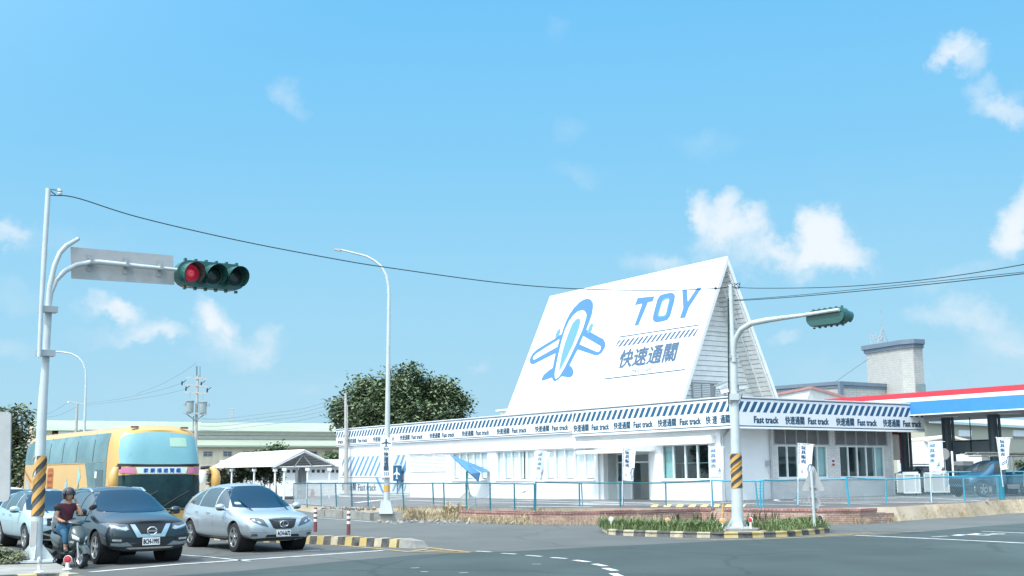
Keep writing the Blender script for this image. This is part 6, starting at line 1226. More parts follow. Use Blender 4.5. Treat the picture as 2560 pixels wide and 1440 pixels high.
def car(name, label, cat, loc, heading, rings, wheels, body_m, parts, group=None, scale=(1, 1, 1), mirror=None, mirror_m=None, arch_r=1.12, rails=None, handles=(), plate=None, low=None, seams=(), rim=None):
    h = Vector(heading); rz = math.atan2(h.y, h.x); t = T(name, label, cat, loc, rz, group); sx, sy, sz = scale
    rings = [[(x * sx, y * sy, z * sz) for x, y, z in r] for r in rings]
    S2 = lambda ax, poly: [((a * (sx if ax in 'LRT' else sy)), b * (sz if ax != 'T' else sy)) for a, b in poly]
    cut = []
    wheels = [(x * sx, y * sy, r * sz, w) for x, y, r, w in wheels]
    for x, y, r, w in wheels:
        for s in (1, -1):
            c = MB(); c.lathe([(0, -.45), (r * arch_r, -.45), (r * arch_r, .3), (0, .3)], (x, y * s, r * 1.02), (0, s, 0), 28); cut.append(c)
    body, tr = subsurf(loft(rings), 2, cut); build('body', body, body_m, t, smooth=32, local=True)
    for x, y, r, w in wheels:
        for s in (1, -1):
            wheel(t, x, y * s, r, w, rim or m_rim); 
    for x, y, r, w in wheels:
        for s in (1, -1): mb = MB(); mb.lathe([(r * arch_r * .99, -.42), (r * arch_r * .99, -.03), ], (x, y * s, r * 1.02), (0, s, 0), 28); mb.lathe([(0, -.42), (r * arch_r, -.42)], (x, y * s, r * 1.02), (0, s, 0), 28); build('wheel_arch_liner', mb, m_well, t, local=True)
    made = {}
    for p in parts:
        nm, m, ax, poly = p[:4]; off = p[4] if len(p) > 4 else .006; par = made.get(p[5], t) if len(p) > 5 else t
        todo = [(ax, poly)]
        if ax == 'LR': todo = [('L', poly), ('R', poly)]
        if ax == 'FF': todo = [('F', poly), ('F', mirror_y(poly))]
        for a_, q in todo:
            o = build(nm, decal(tr, a_, S2(a_, q), off), m, par, smooth=50, local=True); made[nm] = o
    for s in seams: build('door_seam', decal(tr, 'R', S2('R', s), .003, 2), m_trim, t, local=True); build('door_seam', decal(tr, 'L', S2('L', s), .003, 2), m_trim, t, local=True)
    for x, z in handles:
        for s in (1, -1):
            q = tr.ray_cast(Vector((x * sx, 4 * s, z * sz)), Vector((0, -s, 0)))[0]; mb = MB(); mb.box(q + Vector((0, s * .015, 0)), (.17, .035, .03)); build('door_handle', mb, body_m, t, local=True)
    if mirror:
        x, y, z = mirror; x *= sx; y *= sy; z *= sz
        for s in (1, -1):
            mb = MB(); mb.ball((x, s * (y + .1), z), (.085, .13, .085), 14, 8); mb.tube([(x + .03, s * (y - .04), z - .07), (x, s * (y + .06), z - .05)], .03, 8); m_ = build('mirror', mb, mirror_m or body_m, t, smooth=True, local=True)
            mb = MB(); mb.ball((x + .005, s * (y + .1), z - .055), (.075, .115, .04), 12, 6); build('mirror_base', mb, m_trim, m_, smooth=True, local=True)
    if rails:
        x0, x1, y, z = rails
        zr = lambda x_: tr.ray_cast(Vector((x_ * sx, y * sy, 4)), Vector((0, 0, -1)))[0].z
        for s in (1, -1): mb = MB(); mb.tube([(a_ * sx, s * y * sy, zr(a_) + d_) for a_, d_ in ((x0, 0), (x0 + .2, .06), ((x0 + x1) / 2, .07), (x1 - .25, .06), (x1, 0))], .028, 8); build('roof_rail', mb, m_chrome, t, smooth=True, local=True)
        for s in (): mb.tube([(x0 * sx, s * y * sy, (z - .09) * sz), ((x0 + .22) * sx, s * y * sy, z * sz), ((x0 + x1) / 2 * sx, s * y * sy, (z + .03) * sz), ((x1 - .25) * sx, s * y * sy, z * sz), (x1 * sx, s * (y + .02) * sy, (z - .1) * sz)], .03, 8); build('roof_rail', mb, m_chrome, t, smooth=True, local=True)
    if plate:
        txt, z, w, hh = plate; q = tr.ray_cast(Vector((8, 0, z * sz)), Vector((-1, 0, 0)))[0]; mb = MB(); mb.box((q.x + .03, 0, z * sz), (.02, w, hh)); pl = build('number_plate', mb, m_plw, t, local=True)
        mb = MB(); put_text(mb, txt, (q.x + .0415, -w * .45, z * sz - hh * .33), (0, w * .9, 0), (0, 0, hh * .62), .05); mb.v = [Vector((v.x if v.x > q.x + .0405 else q.x + .0415, v.y, v.z)) for v in mb.v]; build('lettering', mb, m_trim, pl, local=True)
    return t, tr
def suv_rings(L0=-2.3, hood=0.0, roof=0.0, tail=0.0, nose=0.0, tum=0.0, wide=0.0):
    w = wide
    return [
        [(-2.22, 0, .34), (-2.22, .70 + w, .34), (-2.36, .76 + w, .56), (-2.36, .78 + w, .86), (-2.24, .74 + w, 1.06), (-1.98 - tail, .58, 1.46 + tail * .3), (-1.9 - tail, 0, 1.52 + tail * .3)],
        [(-1.95, 0, .28), (-1.95, .80 + w, .28), (-1.98, .89 + w, .52), (-1.98, .905 + w, .86), (-1.92, .85 + w, 1.10), (-1.72 - tail, .64, 1.56 + tail * .2), (-1.66 - tail, 0, 1.62 + tail * .2)],
        [(-1.0, 0, .24), (-1.0, .83 + w, .24), (-1.0, .915 + w, .5), (-1.0, .93 + w, .85), (-1.0, .875 + w, 1.08), (-.9, .68 - tum, 1.63 + roof), (-.9, 0, 1.685 + roof)],
        [(0, 0, .22), (0, .83 + w, .22), (0, .915 + w, .5), (0, .925 + w, .85), (0, .88 + w, 1.05), (-.05, .69 - tum, 1.645 + roof), (-.05, 0, 1.70 + roof)],
        [(.75, 0, .22), (.75, .83 + w, .22), (.75, .915 + w, .5), (.75, .925 + w, .85), (.8, .875 + w, 1.03), (.30, .65 - tum, 1.60 + roof), (.36, 0, 1.66 + roof)],
        [(1.2, 0, .22), (1.2, .82 + w, .24), (1.2, .91 + w, .52), (1.2, .92 + w, .84), (1.22, .84 + w, 1.0), (1.16, .68, 1.045 + hood), (1.28, 0, 1.09 + hood)],
        [(1.75, 0, .25), (1.75, .80 + w, .26), (1.78, .90 + w, .52), (1.78, .905 + w, .80), (1.78, .80 + w, .945 + hood * .7), (1.78, .56, 1.0 + hood), (1.8, 0, 1.02 + hood)],
        [(2.12, 0, .28), (2.1, .78 + w, .28), (2.14, .89 + w, .5), (2.13, .885 + w, .74), (2.1, .78 + w, .865 + hood * .8), (2.12, .46, .925 + hood), (2.14, 0, .945 + hood)],
        [(2.25 + nose, 0, .27), (2.22 + nose, .68 + w, .27), (2.31 + nose, .78 + w, .48), (2.30 + nose, .78 + w, .70), (2.23 + nose, .68 + w, .815 + hood * .8), (2.25 + nose, .38, .86 + hood), (2.27 + nose, 0, .875 + hood)],
    ]
HD = Vector((.60, -.80, 0)); HL = Vector((.80, .60, 0))      # driving direction of the waiting lanes; HL points to the car's left
WHL = [(1.42, .885, .36, .22), (-1.38, .885, .36, .22)]
def place_front_right(px, y, x=1.42):     # car origin from the ground contact of its front right wheel
    p = G(px, y); q = p - HD * x + HL * .86; return Vector((q.x, q.y, 0))
WS = lambda b, t, zb, zt, bow=.03: [(-b, zb), (-b * .5, zb - bow), (0, zb - bow * 1.2), (b * .5, zb - bow), (b, zb), (t, zt), (t * .5, zt + bow * .8), (0, zt + bow), (-t * .5, zt + bow * .8), (-t, zt)]
# --- silver car
p_silver = paint('silver paint', (.50, .56, .60), .55, .3)
silver, _ = car('silver_car', 'silver crossover car with oval badge waiting beside the striped median kerb', 'car', place_front_right(588, 1379.6), HD, suv_rings(hood=-.03, tail=-.18, tum=.02), WHL, p_silver, [
    ('windscreen', m_wind, 'F', WS(.76, .56, 1.09, 1.575)),
    ('side_window', m_side, 'LR', [(.92, 1.06), (.22, 1.06), (.16, 1.53), (.28, 1.55), (.5, 1.42), (.72, 1.24)]), ('side_window', m_side, 'LR', [(.14, 1.06), (-.82, 1.09), (-.78, 1.53), (-.3, 1.565), (.08, 1.545)]), ('side_window', m_side, 'LR', [(-.9, 1.1), (-1.62, 1.16), (-1.5, 1.24), (-1.05, 1.47), (-.86, 1.52)]),
    ('lower_cladding', m_trim, 'F', [(-.82, .24), (.82, .24), (.86, .33), (.4, .36), (-.4, .36), (-.86, .33)], .008), ('sill_cladding', m_trim, 'LR', [(1.0, .2), (-.96, .2), (-.98, .29), (1.02, .29)], .008),
    ('grille', m_trim, 'F', [(-.36, .80), (.36, .80), (.27, .6), (.2, .565), (-.2, .565), (-.27, .6)], .008), ('headlight', m_lampdk, 'FF', [(.50, .80), (.60, .83), (.74, .84), (.79, .81), (.74, .74), (.56, .665), (.40, .615), (.38, .62)], .009), ('headlight_lens', m_lamp, 'FF', [(.55, .72), (.62, .765), (.66, .755), (.6, .70)], .014, 'headlight'), ('headlight_lens', m_lamp, 'FF', [(.69, .8), (.74, .805), (.74, .76), (.69, .755)], .014, 'headlight'),
    ('fog_lamp', m_lampdk, 'FF', [(.62, .40), (.78, .40), (.76, .455), (.66, .465)], .008), ('air_intake', m_trim, 'F', [(-.44, .375), (.44, .375), (.4, .43), (-.4, .43)], .009), ('bumper_crease', M('silver shade line', (.3, .34, .36), .4, metal=.5), 'FF', [(.4, .475), (.8, .49), (.8, .5), (.4, .487)], .006), ('inspection_sticker', m_plate, 'F', [(-.66, 1.14), (-.56, 1.14), (-.54, 1.17), (-.57, 1.2), (-.65, 1.2), (-.68, 1.17)], .012)],
    mirror=(.88, .92, 1.09), handles=((-.15, .93), (-.95, .95)), plate=('ACH-6672', .46, .38, .16), seams=([(.18, .3), (.19, .3), (.17, 1.04), (.16, 1.04)], [(-.8, .36), (-.79, .36), (-.83, 1.06), (-.84, 1.06)], [(1.02, .34), (1.03, .34), (.97, 1.0), (.96, 1.0)]), scale=(1.02, 1.05, 1.01))
def badge(parent, tr_z, shape):
    pass
mb = MB()
for k in range(19): y = -.32 + .64 * k / 18; w = .1 if abs(y) > .25 else .115; mb.box((2.345 - .2 * y * y - .035, y, .69), (.012, .012, .2 if abs(y) < .27 else .12))
build('grille_bar', mb, m_chrome, silver, local=True)
mb = MB(); e = [(2.375, .11 * math.cos(a), .69 + .075 * math.sin(a)) for a in [k * PI / 12 for k in range(25)]]; mb.tube(e, .012, 6, False); mb.tube([(2.38, -.015, .75), (2.38, -.045, .655), (2.38, .06, .655)], .013, 6); build('badge', mb, m_chrome, silver, local=True)
mb = MB(); mb.tube([(1.22, -.7, 1.065), (1.23, -.3, 1.085), (1.235, -.05, 1.09)], .012, 5); mb.tube([(1.235, .05, 1.09), (1.22, .5, 1.08)], .012, 5); build('wiper', mb, m_trim, silver, local=True)
# --- dark car
p_dark = paint('dark slate paint', (.012, .026, .036), .2, .25); m_grey2 = M('grey bumper insert', (.22, .25, .27), .4, metal=.2, var=.05)
dark, _ = car('dark_car', 'dark slate SUV with silver V grille and roof rails behind the scooter', 'car', place_front_right(243, 1410), HD, suv_rings(hood=.06, tail=.05, nose=-.02), WHL, p_dark, [
    ('windscreen', m_wind, 'F', WS(.75, .58, 1.14, 1.56)),
    ('side_window', m_side, 'LR', [(.86, 1.07), (.2, 1.06), (.16, 1.54), (.3, 1.55), (.5, 1.42)]), ('side_window', m_side, 'LR', [(.12, 1.06), (-.84, 1.08), (-.8, 1.55), (.07, 1.56)]), ('side_window', m_side, 'LR', [(-.92, 1.1), (-1.55, 1.16), (-1.5, 1.3), (-1.2, 1.5), (-.88, 1.54)]),
    ('lower_cladding', m_trim, 'F', [(-.82, .24), (.82, .24), (.86, .4), (.5, .41), (.3, .45), (-.3, .45), (-.5, .41), (-.86, .4)], .006), ('sill_cladding', m_trim, 'LR', [(1.0, .2), (-.96, .2), (-.98, .36), (1.02, .36)], .008),
    ('grille', m_trim, 'F', [(-.5, .87), (.5, .87), (.32, .60), (.24, .54), (-.24, .54), (-.32, .60)], .007), ('grille_chrome', m_chrome, 'F', [(-.43, .865), (-.33, .865), (-.21, .65), (.21, .65), (.33, .865), (.43, .865), (.29, .585), (-.29, .585)], .012, 'grille'),
    ('headlight', m_lampdk, 'FF', [(.47, .865), (.80, .90), (.87, .88), (.84, .80), (.68, .745), (.52, .72), (.44, .75)], .008), ('headlight_lens', m_lamp, 'FF', [(.5, .82), (.60, .80), (.80, .86), (.8, .82), (.66, .77), (.52, .735), (.46, .76)], .012, 'headlight'),
    ('bumper_vane', m_grey2, 'FF', [(.36, .40), (.62, .40), (.80, .42), (.8, .48), (.62, .47), (.48, .49)], .009), ('fog_recess', m_trim, 'FF', [(.52, .5), (.82, .5), (.82, .64), (.56, .6)], .006), ('fog_lamp', m_lamp, 'FF', [(.6, .51), (.78, .52), (.78, .56), (.6, .55)], .011), ('skid_plate', m_chrome, 'F', [(-.42, .335), (.42, .335), (.5, .36), (.46, .375), (-.46, .375), (-.5, .36)], .012), ('bonnet_edge', m_trim, 'F', [(-.86, .9), (-.5, .882), (0, .878), (.5, .882), (.86, .9), (.86, .908), (.5, .892), (0, .889), (-.5, .892), (-.86, .908)], .006)],
    mirror=(.84, .93, 1.12), mirror_m=p_dark, handles=((-.15, .95), (-.95, .97)), plate=('BCH-1995', .495, .38, .16), rails=(-1.5, .12, .58, 1.71), seams=([(.17, .36), (.18, .36), (.16, 1.04), (.15, 1.04)],), scale=(1.0, 1.05, .99))
mb = MB(); o_ = [(2.315 + .01, .115 * math.cos(a) * (1 if abs(math.cos(a)) < .8 else .95), .71 + .085 * math.sin(a)) for a in [k * PI / 4 + PI / 8 for k in range(9)]]; mb.tube(o_, .014, 6, False); mb.box((2.325, 0, .71), (.02, .2, .04)); build('badge', mb, m_chrome, dark, local=True)
mb = MB(); mb.tube([(1.2, -.7, 1.1), (1.22, -.35, 1.115)], .013, 5); build('wiper', mb, m_chrome, dark, local=True)
# --- pale blue car partly behind the pole
p_pale = paint('pale ice blue paint', (.42, .56, .60), .25, .32); p_roof = paint('black roof paint', (.05, .07, .08), .2, .25)
pale, tr_ = car('pale_blue_car', 'pale ice blue small SUV with dark roof behind the hazard striped pole', 'car', place_front_right(61, 1377.5), HD, suv_rings(hood=.03, tail=.08, nose=-.1), WHL, p_pale, [
    ('windscreen', m_wind, 'F', WS(.77, .6, 1.10, 1.57)), ('roof_panel', p_roof, 'T', [(-1.85, -.55), (.2, -.6), (.32, 0), (.2, .6), (-1.85, .55), (-1.9, 0)], .006),
    ('side_window', m_side, 'LR', [(.86, 1.07), (.2, 1.06), (.16, 1.54), (.3, 1.55), (.5, 1.42)]), ('side_window', m_side, 'LR', [(.12, 1.06), (-.84, 1.08), (-.8, 1.55), (.07, 1.56)]), ('side_window', m_side, 'LR', [(-.92, 1.1), (-1.6, 1.14), (-1.55, 1.42), (-.88, 1.54)]),
    ('lower_cladding', m_trim, 'F', [(-.82, .24), (.82, .24), (.86, .46), (.5, .44), (.4, .58), (-.4, .58), (-.5, .44), (-.86, .46)], .006), ('sill_cladding', m_trim, 'LR', [(1.0, .2), (-.96, .2), (-.98, .36), (1.02, .36)], .008),
    ('grille', m_trim, 'F', [(-.6, .88), (.6, .88), (.5, .68), (-.5, .68)], .007), ('grille_chrome', m_chrome, 'F', [(-.4, .80), (.4, .80), (.4, .77), (-.4, .77)], .012, 'grille'), ('headlight', m_lamp, 'FF', [(.5, .87), (.84, .89), (.84, .76), (.6, .7), (.5, .72)], .009), ('skid_plate', m_chrome, 'F', [(-.6, .5), (-.3, .42), (.3, .42), (.6, .5), (.62, .46), (.3, .37), (-.3, .37), (-.62, .46)], .012)],
    mirror=(.84, .93, 1.12), mirror_m=p_pale, handles=((-.15, .95), (-.95, .97)), scale=(.9, .96, .94), seams=([(.17, .36), (.18, .36), (.16, 1.04), (.15, 1.04)],))
# --- white car behind it
white, _ = car('white_car', 'white car behind the pale blue one at the very edge of the lane', 'car', Vector((G(-20, 1345).x, G(-20, 1345).y, 0)) + HL * .4, HD, suv_rings(hood=.0, tail=.0), WHL, paint('white car paint', (.75, .78, .8), 0, .3), [
    ('windscreen', m_wind, 'F', WS(.76, .58, 1.09, 1.57)), ('side_window', m_side, 'LR', [(.86, 1.07), (.2, 1.06), (.16, 1.54), (.3, 1.55), (.5, 1.42)]), ('side_window', m_side, 'LR', [(.12, 1.06), (-.84, 1.08), (-.8, 1.55), (.07, 1.56)]), ('headlight', m_lamp, 'FF', [(.5, .85), (.84, .87), (.84, .74), (.6, .68), (.5, .7)], .009), ('grille', m_trim, 'F', [(-.4, .8), (.4, .8), (.32, .6), (-.32, .6)], .007)], mirror=(.84, .93, 1.12), scale=(.95, 1, .95))
# --- coach
p_coach = M('coach yellow paint', (.62, .36, .095), .35, var=.03, scale=1, coat=.5); m_cwin = M('coach side window', (.06, .15, .15), .04, var=.35, scale=.35, vcol2=(.2, .33, .35), spec=1); m_cscr = M('coach upper windscreen', (.2, .42, .46), .05, var=.06, scale=.5, vcol2=(.26, .5, .53), spec=.7); m_cdk = M('coach dark windscreen', (.006, .022, .028), .05, var=.3, scale=1.2, vcol2=(.02, .06, .065), spec=.35); m_pink = M('coach pink panel', (.6, .2, .33), .3, var=.05); m_cband = M('coach pale band', (.62, .74, .72), .4, var=.03)  # upper windscreen: reflected sky is put into its pale base colour
CL, CW, CH = 10.6, 1.38, 3.46
def cr_(x, dw=0, dz=0, bow=0): return [(x, 0, .35), (x, CW - .05 - dw, .35), (x, CW - dw, .6), (x, CW - dw, 1.6), (x - .0, CW - dw - .02, 2.6 - dz * .5), (x, CW - .09 - dw, CH - .25 - dz), (x, CW - .32 - dw, CH - .06 - dz), (x, 0, CH - dz)]
rg = [cr_(-CL + .25, .12, .14)] + [cr_(-CL + .45, .02, .03)] + [cr_(-CL + 1)] + [cr_(x) for x in (-7.5, -5, -2.6)] + [cr_(-1.2)] + [cr_(-.75)]
fr1 = [(-.28, 0, .35), (-.28, CW - .06, .35), (-.26, CW - .02, .6), (-.26, CW - .02, 1.6), (-.36, CW - .05, 2.6), (-.6, CW - .13, CH - .25), (-.72, CW - .36, CH - .06), (-.72, 0, CH)]
fr2 = [(.0, 0, .38), (-.12, CW - .3, .38), (-.06, CW - .26, .6), (-.06, CW - .26, 1.6), (-.16, CW - .28, 2.55), (-.36, CW - .34, CH - .28), (-.45, CW - .5, CH - .13), (-.36, 0, CH - .09)]
fr3 = [(.06, 0, .4), (-.02, CW - .55, .4), (.05, CW - .55, .6), (.05, CW - .55, 1.6), (-.04, CW - .55, 2.5), (-.2, CW - .58, CH - .34), (-.28, CW - .62, CH - .2), (-.2, 0, CH - .16)]
CB = G(395, 1348); CB = D(401, 1300, 36.0); CB.z = 0
coach, ctr = car('coach', 'yellow tour coach with dark lower windscreen and drooping yellow mirrors', 'coach', CB, HD, rg + [fr1, fr2, fr3], [(-2.4, 1.2, .48, .26), (-8.0, 1.2, .48, .26)], p_coach, [
    ('upper_windscreen', m_cscr, 'F', [(-1.22, 2.27), (-.5, 2.25), (0, 2.24), (.5, 2.25), (1.22, 2.27), (1.23, 2.65), (1.17, 3.0), (1.04, 3.13), (.5, 3.2), (0, 3.23), (-.5, 3.2), (-1.04, 3.13), (-1.17, 3.0), (-1.23, 2.65)], .012), ('windscreen_gasket', m_trim, 'F', [(-1.27, 2.18), (1.27, 2.18), (1.26, 2.27), (.5, 2.25), (-.5, 2.25), (-1.26, 2.27)], .014),
    ('destination_band', m_cband, 'F', [(-.74, 1.97), (.74, 1.97), (.8, 2.165), (-.8, 2.165)], .014), ('corner_panel', m_pink, 'FF', [(.79, 1.97), (1.2, 1.99), (1.27, 2.08), (1.25, 2.16), (.85, 2.165)], .014),
    ('lower_windscreen', m_cdk, 'F', [(-1.25, .94), (1.25, .94), (1.27, 1.92), (.8, 1.95), (-.8, 1.95), (-1.27, 1.92)], .013), ('bumper_seam', m_trim, 'F', [(-1.2, .88), (1.2, .88), (1.2, .92), (-1.2, .92)], .014), ('headlight', m_lamp, 'FF', [(.7, .5), (1.0, .52), (1.0, .62), (.7, .62)], .012),
    ('side_window', m_cwin, 'LR', [(-1.0, 2.32), (-1.0, 3.16), (-1.06, 3.2), (-4.0, 3.2), (-10.0, 3.15), (-10.2, 3.05), (-10.2, 2.42), (-10.0, 2.34), (-4.3, 2.34), (-3.4, 2.34), (-2.9, 2.32)], .01), ('door_glass', M('coach door glass', (.09, .16, .16), .06, var=.3, spec=.9, scale=1.5), 'LR', [(-.98, .8), (-.98, 2.31), (-3.1, 2.31), (-2.95, 2.15), (-2.55, 1.4), (-2.4, .8)], .009), ('door_panel', m_side, 'R', [(-1.25, .9), (-1.25, 2.1), (-1.9, 2.1), (-1.9, .9)], .014),
    ('hatch_outline', M('coach red outline', (.4, .12, .03), .5, var=0), 'R', [(-6.4, 1.25), (-6.4, 2.10), (-6.48, 2.20), (-7.0, 2.20), (-7.08, 2.10), (-7.08, 1.25), (-7.0, 1.25), (-7.0, 2.07), (-6.94, 2.13), (-6.54, 2.13), (-6.48, 2.07), (-6.48, 1.25)], .008), ('red_stripe', M('coach red outline', (.4, .12, .03)), 'R', [(-10.25, 2.25), (-9.0, 1.75), (-9.0, 1.67), (-10.25, 2.17)], .008), ('grey_wedge', m_plate, 'R', [(-9.85, 1.90), (-9.2, 1.65), (-9.0, 1.25), (-9.5, 1.25)], .008),
    ('leaf_print', M('coach blue swirl', (.25, .5, .6), .5), 'R', [(-3.75, 1.95), (-3.65, 2.10), (-3.62, 2.30), (-3.52, 2.05), (-3.4, 1.90), (-3.55, 1.75), (-3.72, 1.50)], .008), ('leaf_print', M('coach blue swirl', (.25, .5, .6)), 'R', [(-4.95, 1.35), (-5.05, 1.60), (-4.9, 1.85), (-4.8, 1.70), (-4.85, 1.50)], .008), ('leaf_print', M('coach green leaf', (.1, .25, .05), .5), 'R', [(-3.8, 1.15), (-3.75, 1.50), (-3.55, 1.70), (-3.6, 1.40), (-3.5, 1.15)], .008), ('sticker', m_fas, 'R', [(-1.75, 1.30), (-2.1, 1.30), (-2.1, 1.45), (-1.75, 1.45)], .018), ('sticker', m_fas, 'R', [(-1.8, 1.85), (-2.0, 1.85), (-2.0, 2.05), (-1.8, 2.05)], .018)], arch_r=1.1)
for x in (-2.3, -4.0, -5.5, -7.0, -8.5): build('window_divider', decal(ctr, 'R', [(x - .025, 2.36), (x + .025, 2.36), (x + .025, 3.18), (x - .025, 3.18)], .014, 2), m_trim, coach, local=True)
mb = MB(); ch = '家豪福遊覽艦'
for k, c in enumerate(ch):
    y = -.5 + k * .2; x = ctr.ray_cast(Vector((8, y, 2.07)), Vector((-1, 0, 0)))[0].x + .022; put_text(mb, c, (x, y - .07, 2.0), (0, .14, 0), (0, 0, .13), .05)
build('lettering', mb, M('coach blue lettering', (.03, .1, .4), .5, var=0), coach, local=True)
for y0, y1 in ((-.95, -.15), (.05, .85)):
    mb = MB(); q = [ctr.ray_cast(Vector((8, y, z)), Vector((-1, 0, 0)))[0] + Vector((.035, 0, 0)) for y, z in ((y0, 1.0), ((y0 + y1) / 2, 1.25), (y1, 1.45))]; mb.tube(q, .014, 5); build('wiper', mb, m_trim, coach, smooth=True, local=True)
for z in (2.3, 1.05): build('body_seam', decal(ctr, 'R', [(-10.3, z - .012), (-3.2, z - .012), (-3.2, z + .012), (-10.3, z + .012)], .006, 2), M('seam shade', (.3, .17, .05), .6), coach, local=True)
for y in (-.75, .8): mb = MB(); mb.box((-.42, y, CH - .09), (.1, .22, .05)); build('marker_lamp', mb, m_rust, coach, local=True)
for s in (-1, 1):
    mb = MB(); y = s * (CW + .02); mb.tube([(-.1, s * (CW - .12), 2.14), (.1, y + s * .02, 2.16), (.24, y + s * .06, 2.14)], .05, 8); a_ = build('mirror_arm', mb, m_trim, coach, smooth=True, local=True)
    mb = MB(); mb.tube([(.2, y + s * .03, 2.14), (.26, y + s * .1, 2.1), (.31, y + s * .16, 1.98), (.33, y + s * .17, 1.85), (.33, y + s * .17, 1.62), (.33, y + s * .17, 1.6)], [.05, .1, .125, .14, .14, .13], 14); build('mirror', mb, p_coach, coach, smooth=True, local=True)
mb = MB(); ps = [(-.05, -.95, 1.4), (.02, -.85, 1.42)]; mb.tube(ps, .03, 6); build('dash_item', mb, m_fas, coach, local=True); build('windscreen_notice', decal(ctr, 'F', [(.25, 2.78), (.8, 2.78), (.78, 3.05), (.25, 3.05)], .02, 2), M('yellow green notice', (.4, .58, .45), .3), coach, local=True)
# --- far vehicles on the forecourt
p = D(2291, 1210, 76); p.z = lot(p.x, p.y); fv, _ = car('grey_suv', 'old grey green SUV parked behind the white cages', 'car', p, (-.93, -.37), suv_rings(hood=.05, tail=.2), WHL, paint('grey green paint', (.35, .4, .38), .1, .4), [
    ('windscreen', m_side, 'F', WS(.75, .6, 1.12, 1.56)), ('side_window', m_side, 'LR', [(.8, 1.07), (.2, 1.06), (.16, 1.54), (.3, 1.55)]), ('side_window', m_side, 'LR', [(.1, 1.06), (-.84, 1.08), (-.8, 1.55), (.07, 1.56)]), ('side_window', m_side, 'LR', [(-.94, 1.08), (-1.7, 1.1), (-1.65, 1.45), (-.9, 1.54)]), ('headlight', m_lamp, 'FF', [(.5, .85), (.82, .87), (.82, .74), (.5, .72)], .009)], mirror=(.84, .93, 1.12))
mb = MB(); mb.box((-.7, 0, 1.78), (1.9, 1.1, .06)); build('roof_rack', mb, m_plate, fv, local=True)
# blue pickup
p_blue = paint('pickup blue paint', (.02, .11, .2), .1, .4); m_pk = M('dusty blue panel', (.1, .22, .34), .5, var=.1)
pu0 = GL(2478, 1222); pu0 = D(2478, 1219, 62.5); pu0.z = lot(pu0.x, pu0.y); hv = Vector((-.90, -.43, 0)).normalized(); pk = T('pickup_truck', 'old blue pickup truck with roof rack of long boards under the canopy', 'pickup', pu0, math.atan2(hv.y, hv.x))
cab = [[(-.55, 0, .5), (-.55, .8, .5), (-.55, .84, .8), (-.55, .84, 1.02), (-.52, .74, 1.6), (-.5, 0, 1.66)], [(.3, 0, .45), (.3, .82, .45), (.3, .86, .8), (.3, .85, 1.02), (.1, .74, 1.62), (.1, 0, 1.7)], [(.8, 0, .45), (.8, .82, .45), (.8, .86, .8), (.85, .84, 1.0), (.45, .7, 1.58), (.5, 0, 1.64)], [(1.2, 0, .45), (1.2, .82, .45), (1.2, .85, .8), (1.2, .8, .98), (1.15, .6, 1.04), (1.2, 0, 1.08)], [(1.9, 0, .45), (1.9, .8, .45), (1.9, .83, .75), (1.88, .76, .92), (1.85, .5, .97), (1.85, 0, 1.0)], [(2.1, 0, .45), (2.1, .7, .45), (2.15, .74, .7), (2.1, .66, .85), (2.08, .45, .88), (2.08, 0, .9)]]
b_, btr = subsurf(loft(cab), 2, [ (lambda c: c.lathe([(0, -.5), (.4, -.5), (.4, .3), (0, .3)], (1.42, s * .86, .38), (0, s, 0), 24))(MB()) for s in (1, -1)]); build('cab', b_, p_blue, pk, smooth=35, local=True)
for nm, m, ax, q in (('windscreen', m_side, 'F', WS(.66, .56, 1.12, 1.52)), ('side_window', m_side, 'L', [(.72, 1.04), (-.4, 1.04), (-.38, 1.5), (.36, 1.52)]), ('side_window', m_side, 'R', [(.72, 1.04), (-.4, 1.04), (-.38, 1.5), (.36, 1.52)]), ('door_panel', m_pk, 'R', [(.75, .5), (-.45, .5), (-.45, .98), (.8, .98)]), ('door_panel', m_pk, 'L', [(.75, .5), (-.45, .5), (-.45, .98), (.8, .98)]), ('grille', m_trim, 'F', [(-.6, .58), (.6, .58), (.6, .8), (-.6, .8)])): build(nm, decal(btr, ax, q, .007), m, pk, smooth=40, local=True)
mb = MB()
for s in (-1, 1): mb.box((-1.55, s * .82, .82), (2.0, .06, .42))
mb.box((-2.53, 0, .82), (.06, 1.7, .42)); mb.box((-.59, 0, .85), (.06, 1.58, .5)); mb.box((-1.55, 0, .58), (1.9, 1.56, .08)); build('cargo_bed', mb, p_blue, pk, local=True)
for x in (1.42, -1.5):
    for s in (1, -1): wheel(pk, x, s * .86, .36, .2)
mb = MB()
for x in (-2.4, -.7): 
    for s in (-.7, .7): mb.tube([(x, s, 1.02), (x, s, 1.85)], .03, 6)
    mb.tube([(x, -.7, 1.85), (x, .7, 1.85)], .03, 6)
mb.tube([(-2.4, .7, 1.85), (.6, .7, 1.85)], .03, 6); mb.tube([(-2.4, -.7, 1.85), (.6, -.7, 1.85)], .03, 6); build('rack', mb, m_steel, pk, local=True)
pk.scale = (1.08, 1.08, 1.12)
bz = T('board_bundle', 'bundle of long grey boards lying on the pickup roof rack', 'boards', pu0 + Vector((0, 0, 2.12)), math.atan2(hv.y, hv.x)); mb = MB()
for k in range(9): mb.box((-.6 + rnd.uniform(-.3, .3), -.5 + .12 * k, .03 + .05 * (k % 3)), (4.0, .1, .05), rnd.uniform(-.02, .02))
build('board_plank', mb, M('weathered board', (.3, .31, .28), .8, var=.2), bz, local=True)
p = D(2590, 1212, 68); p.z = lot(p.x, p.y); fv2, _ = car('white_car', 'pale car parked at the far edge behind the pickup', 'car', p, (-.8, -.6), suv_rings(), WHL, paint('pale car paint', (.6, .6, .58), .1, .4), [('windscreen', m_side, 'F', WS(.75, .6, 1.12, 1.56)), ('side_window', m_side, 'LR', [(.8, 1.07), (-.84, 1.08), (-.8, 1.55), (.3, 1.55)])])
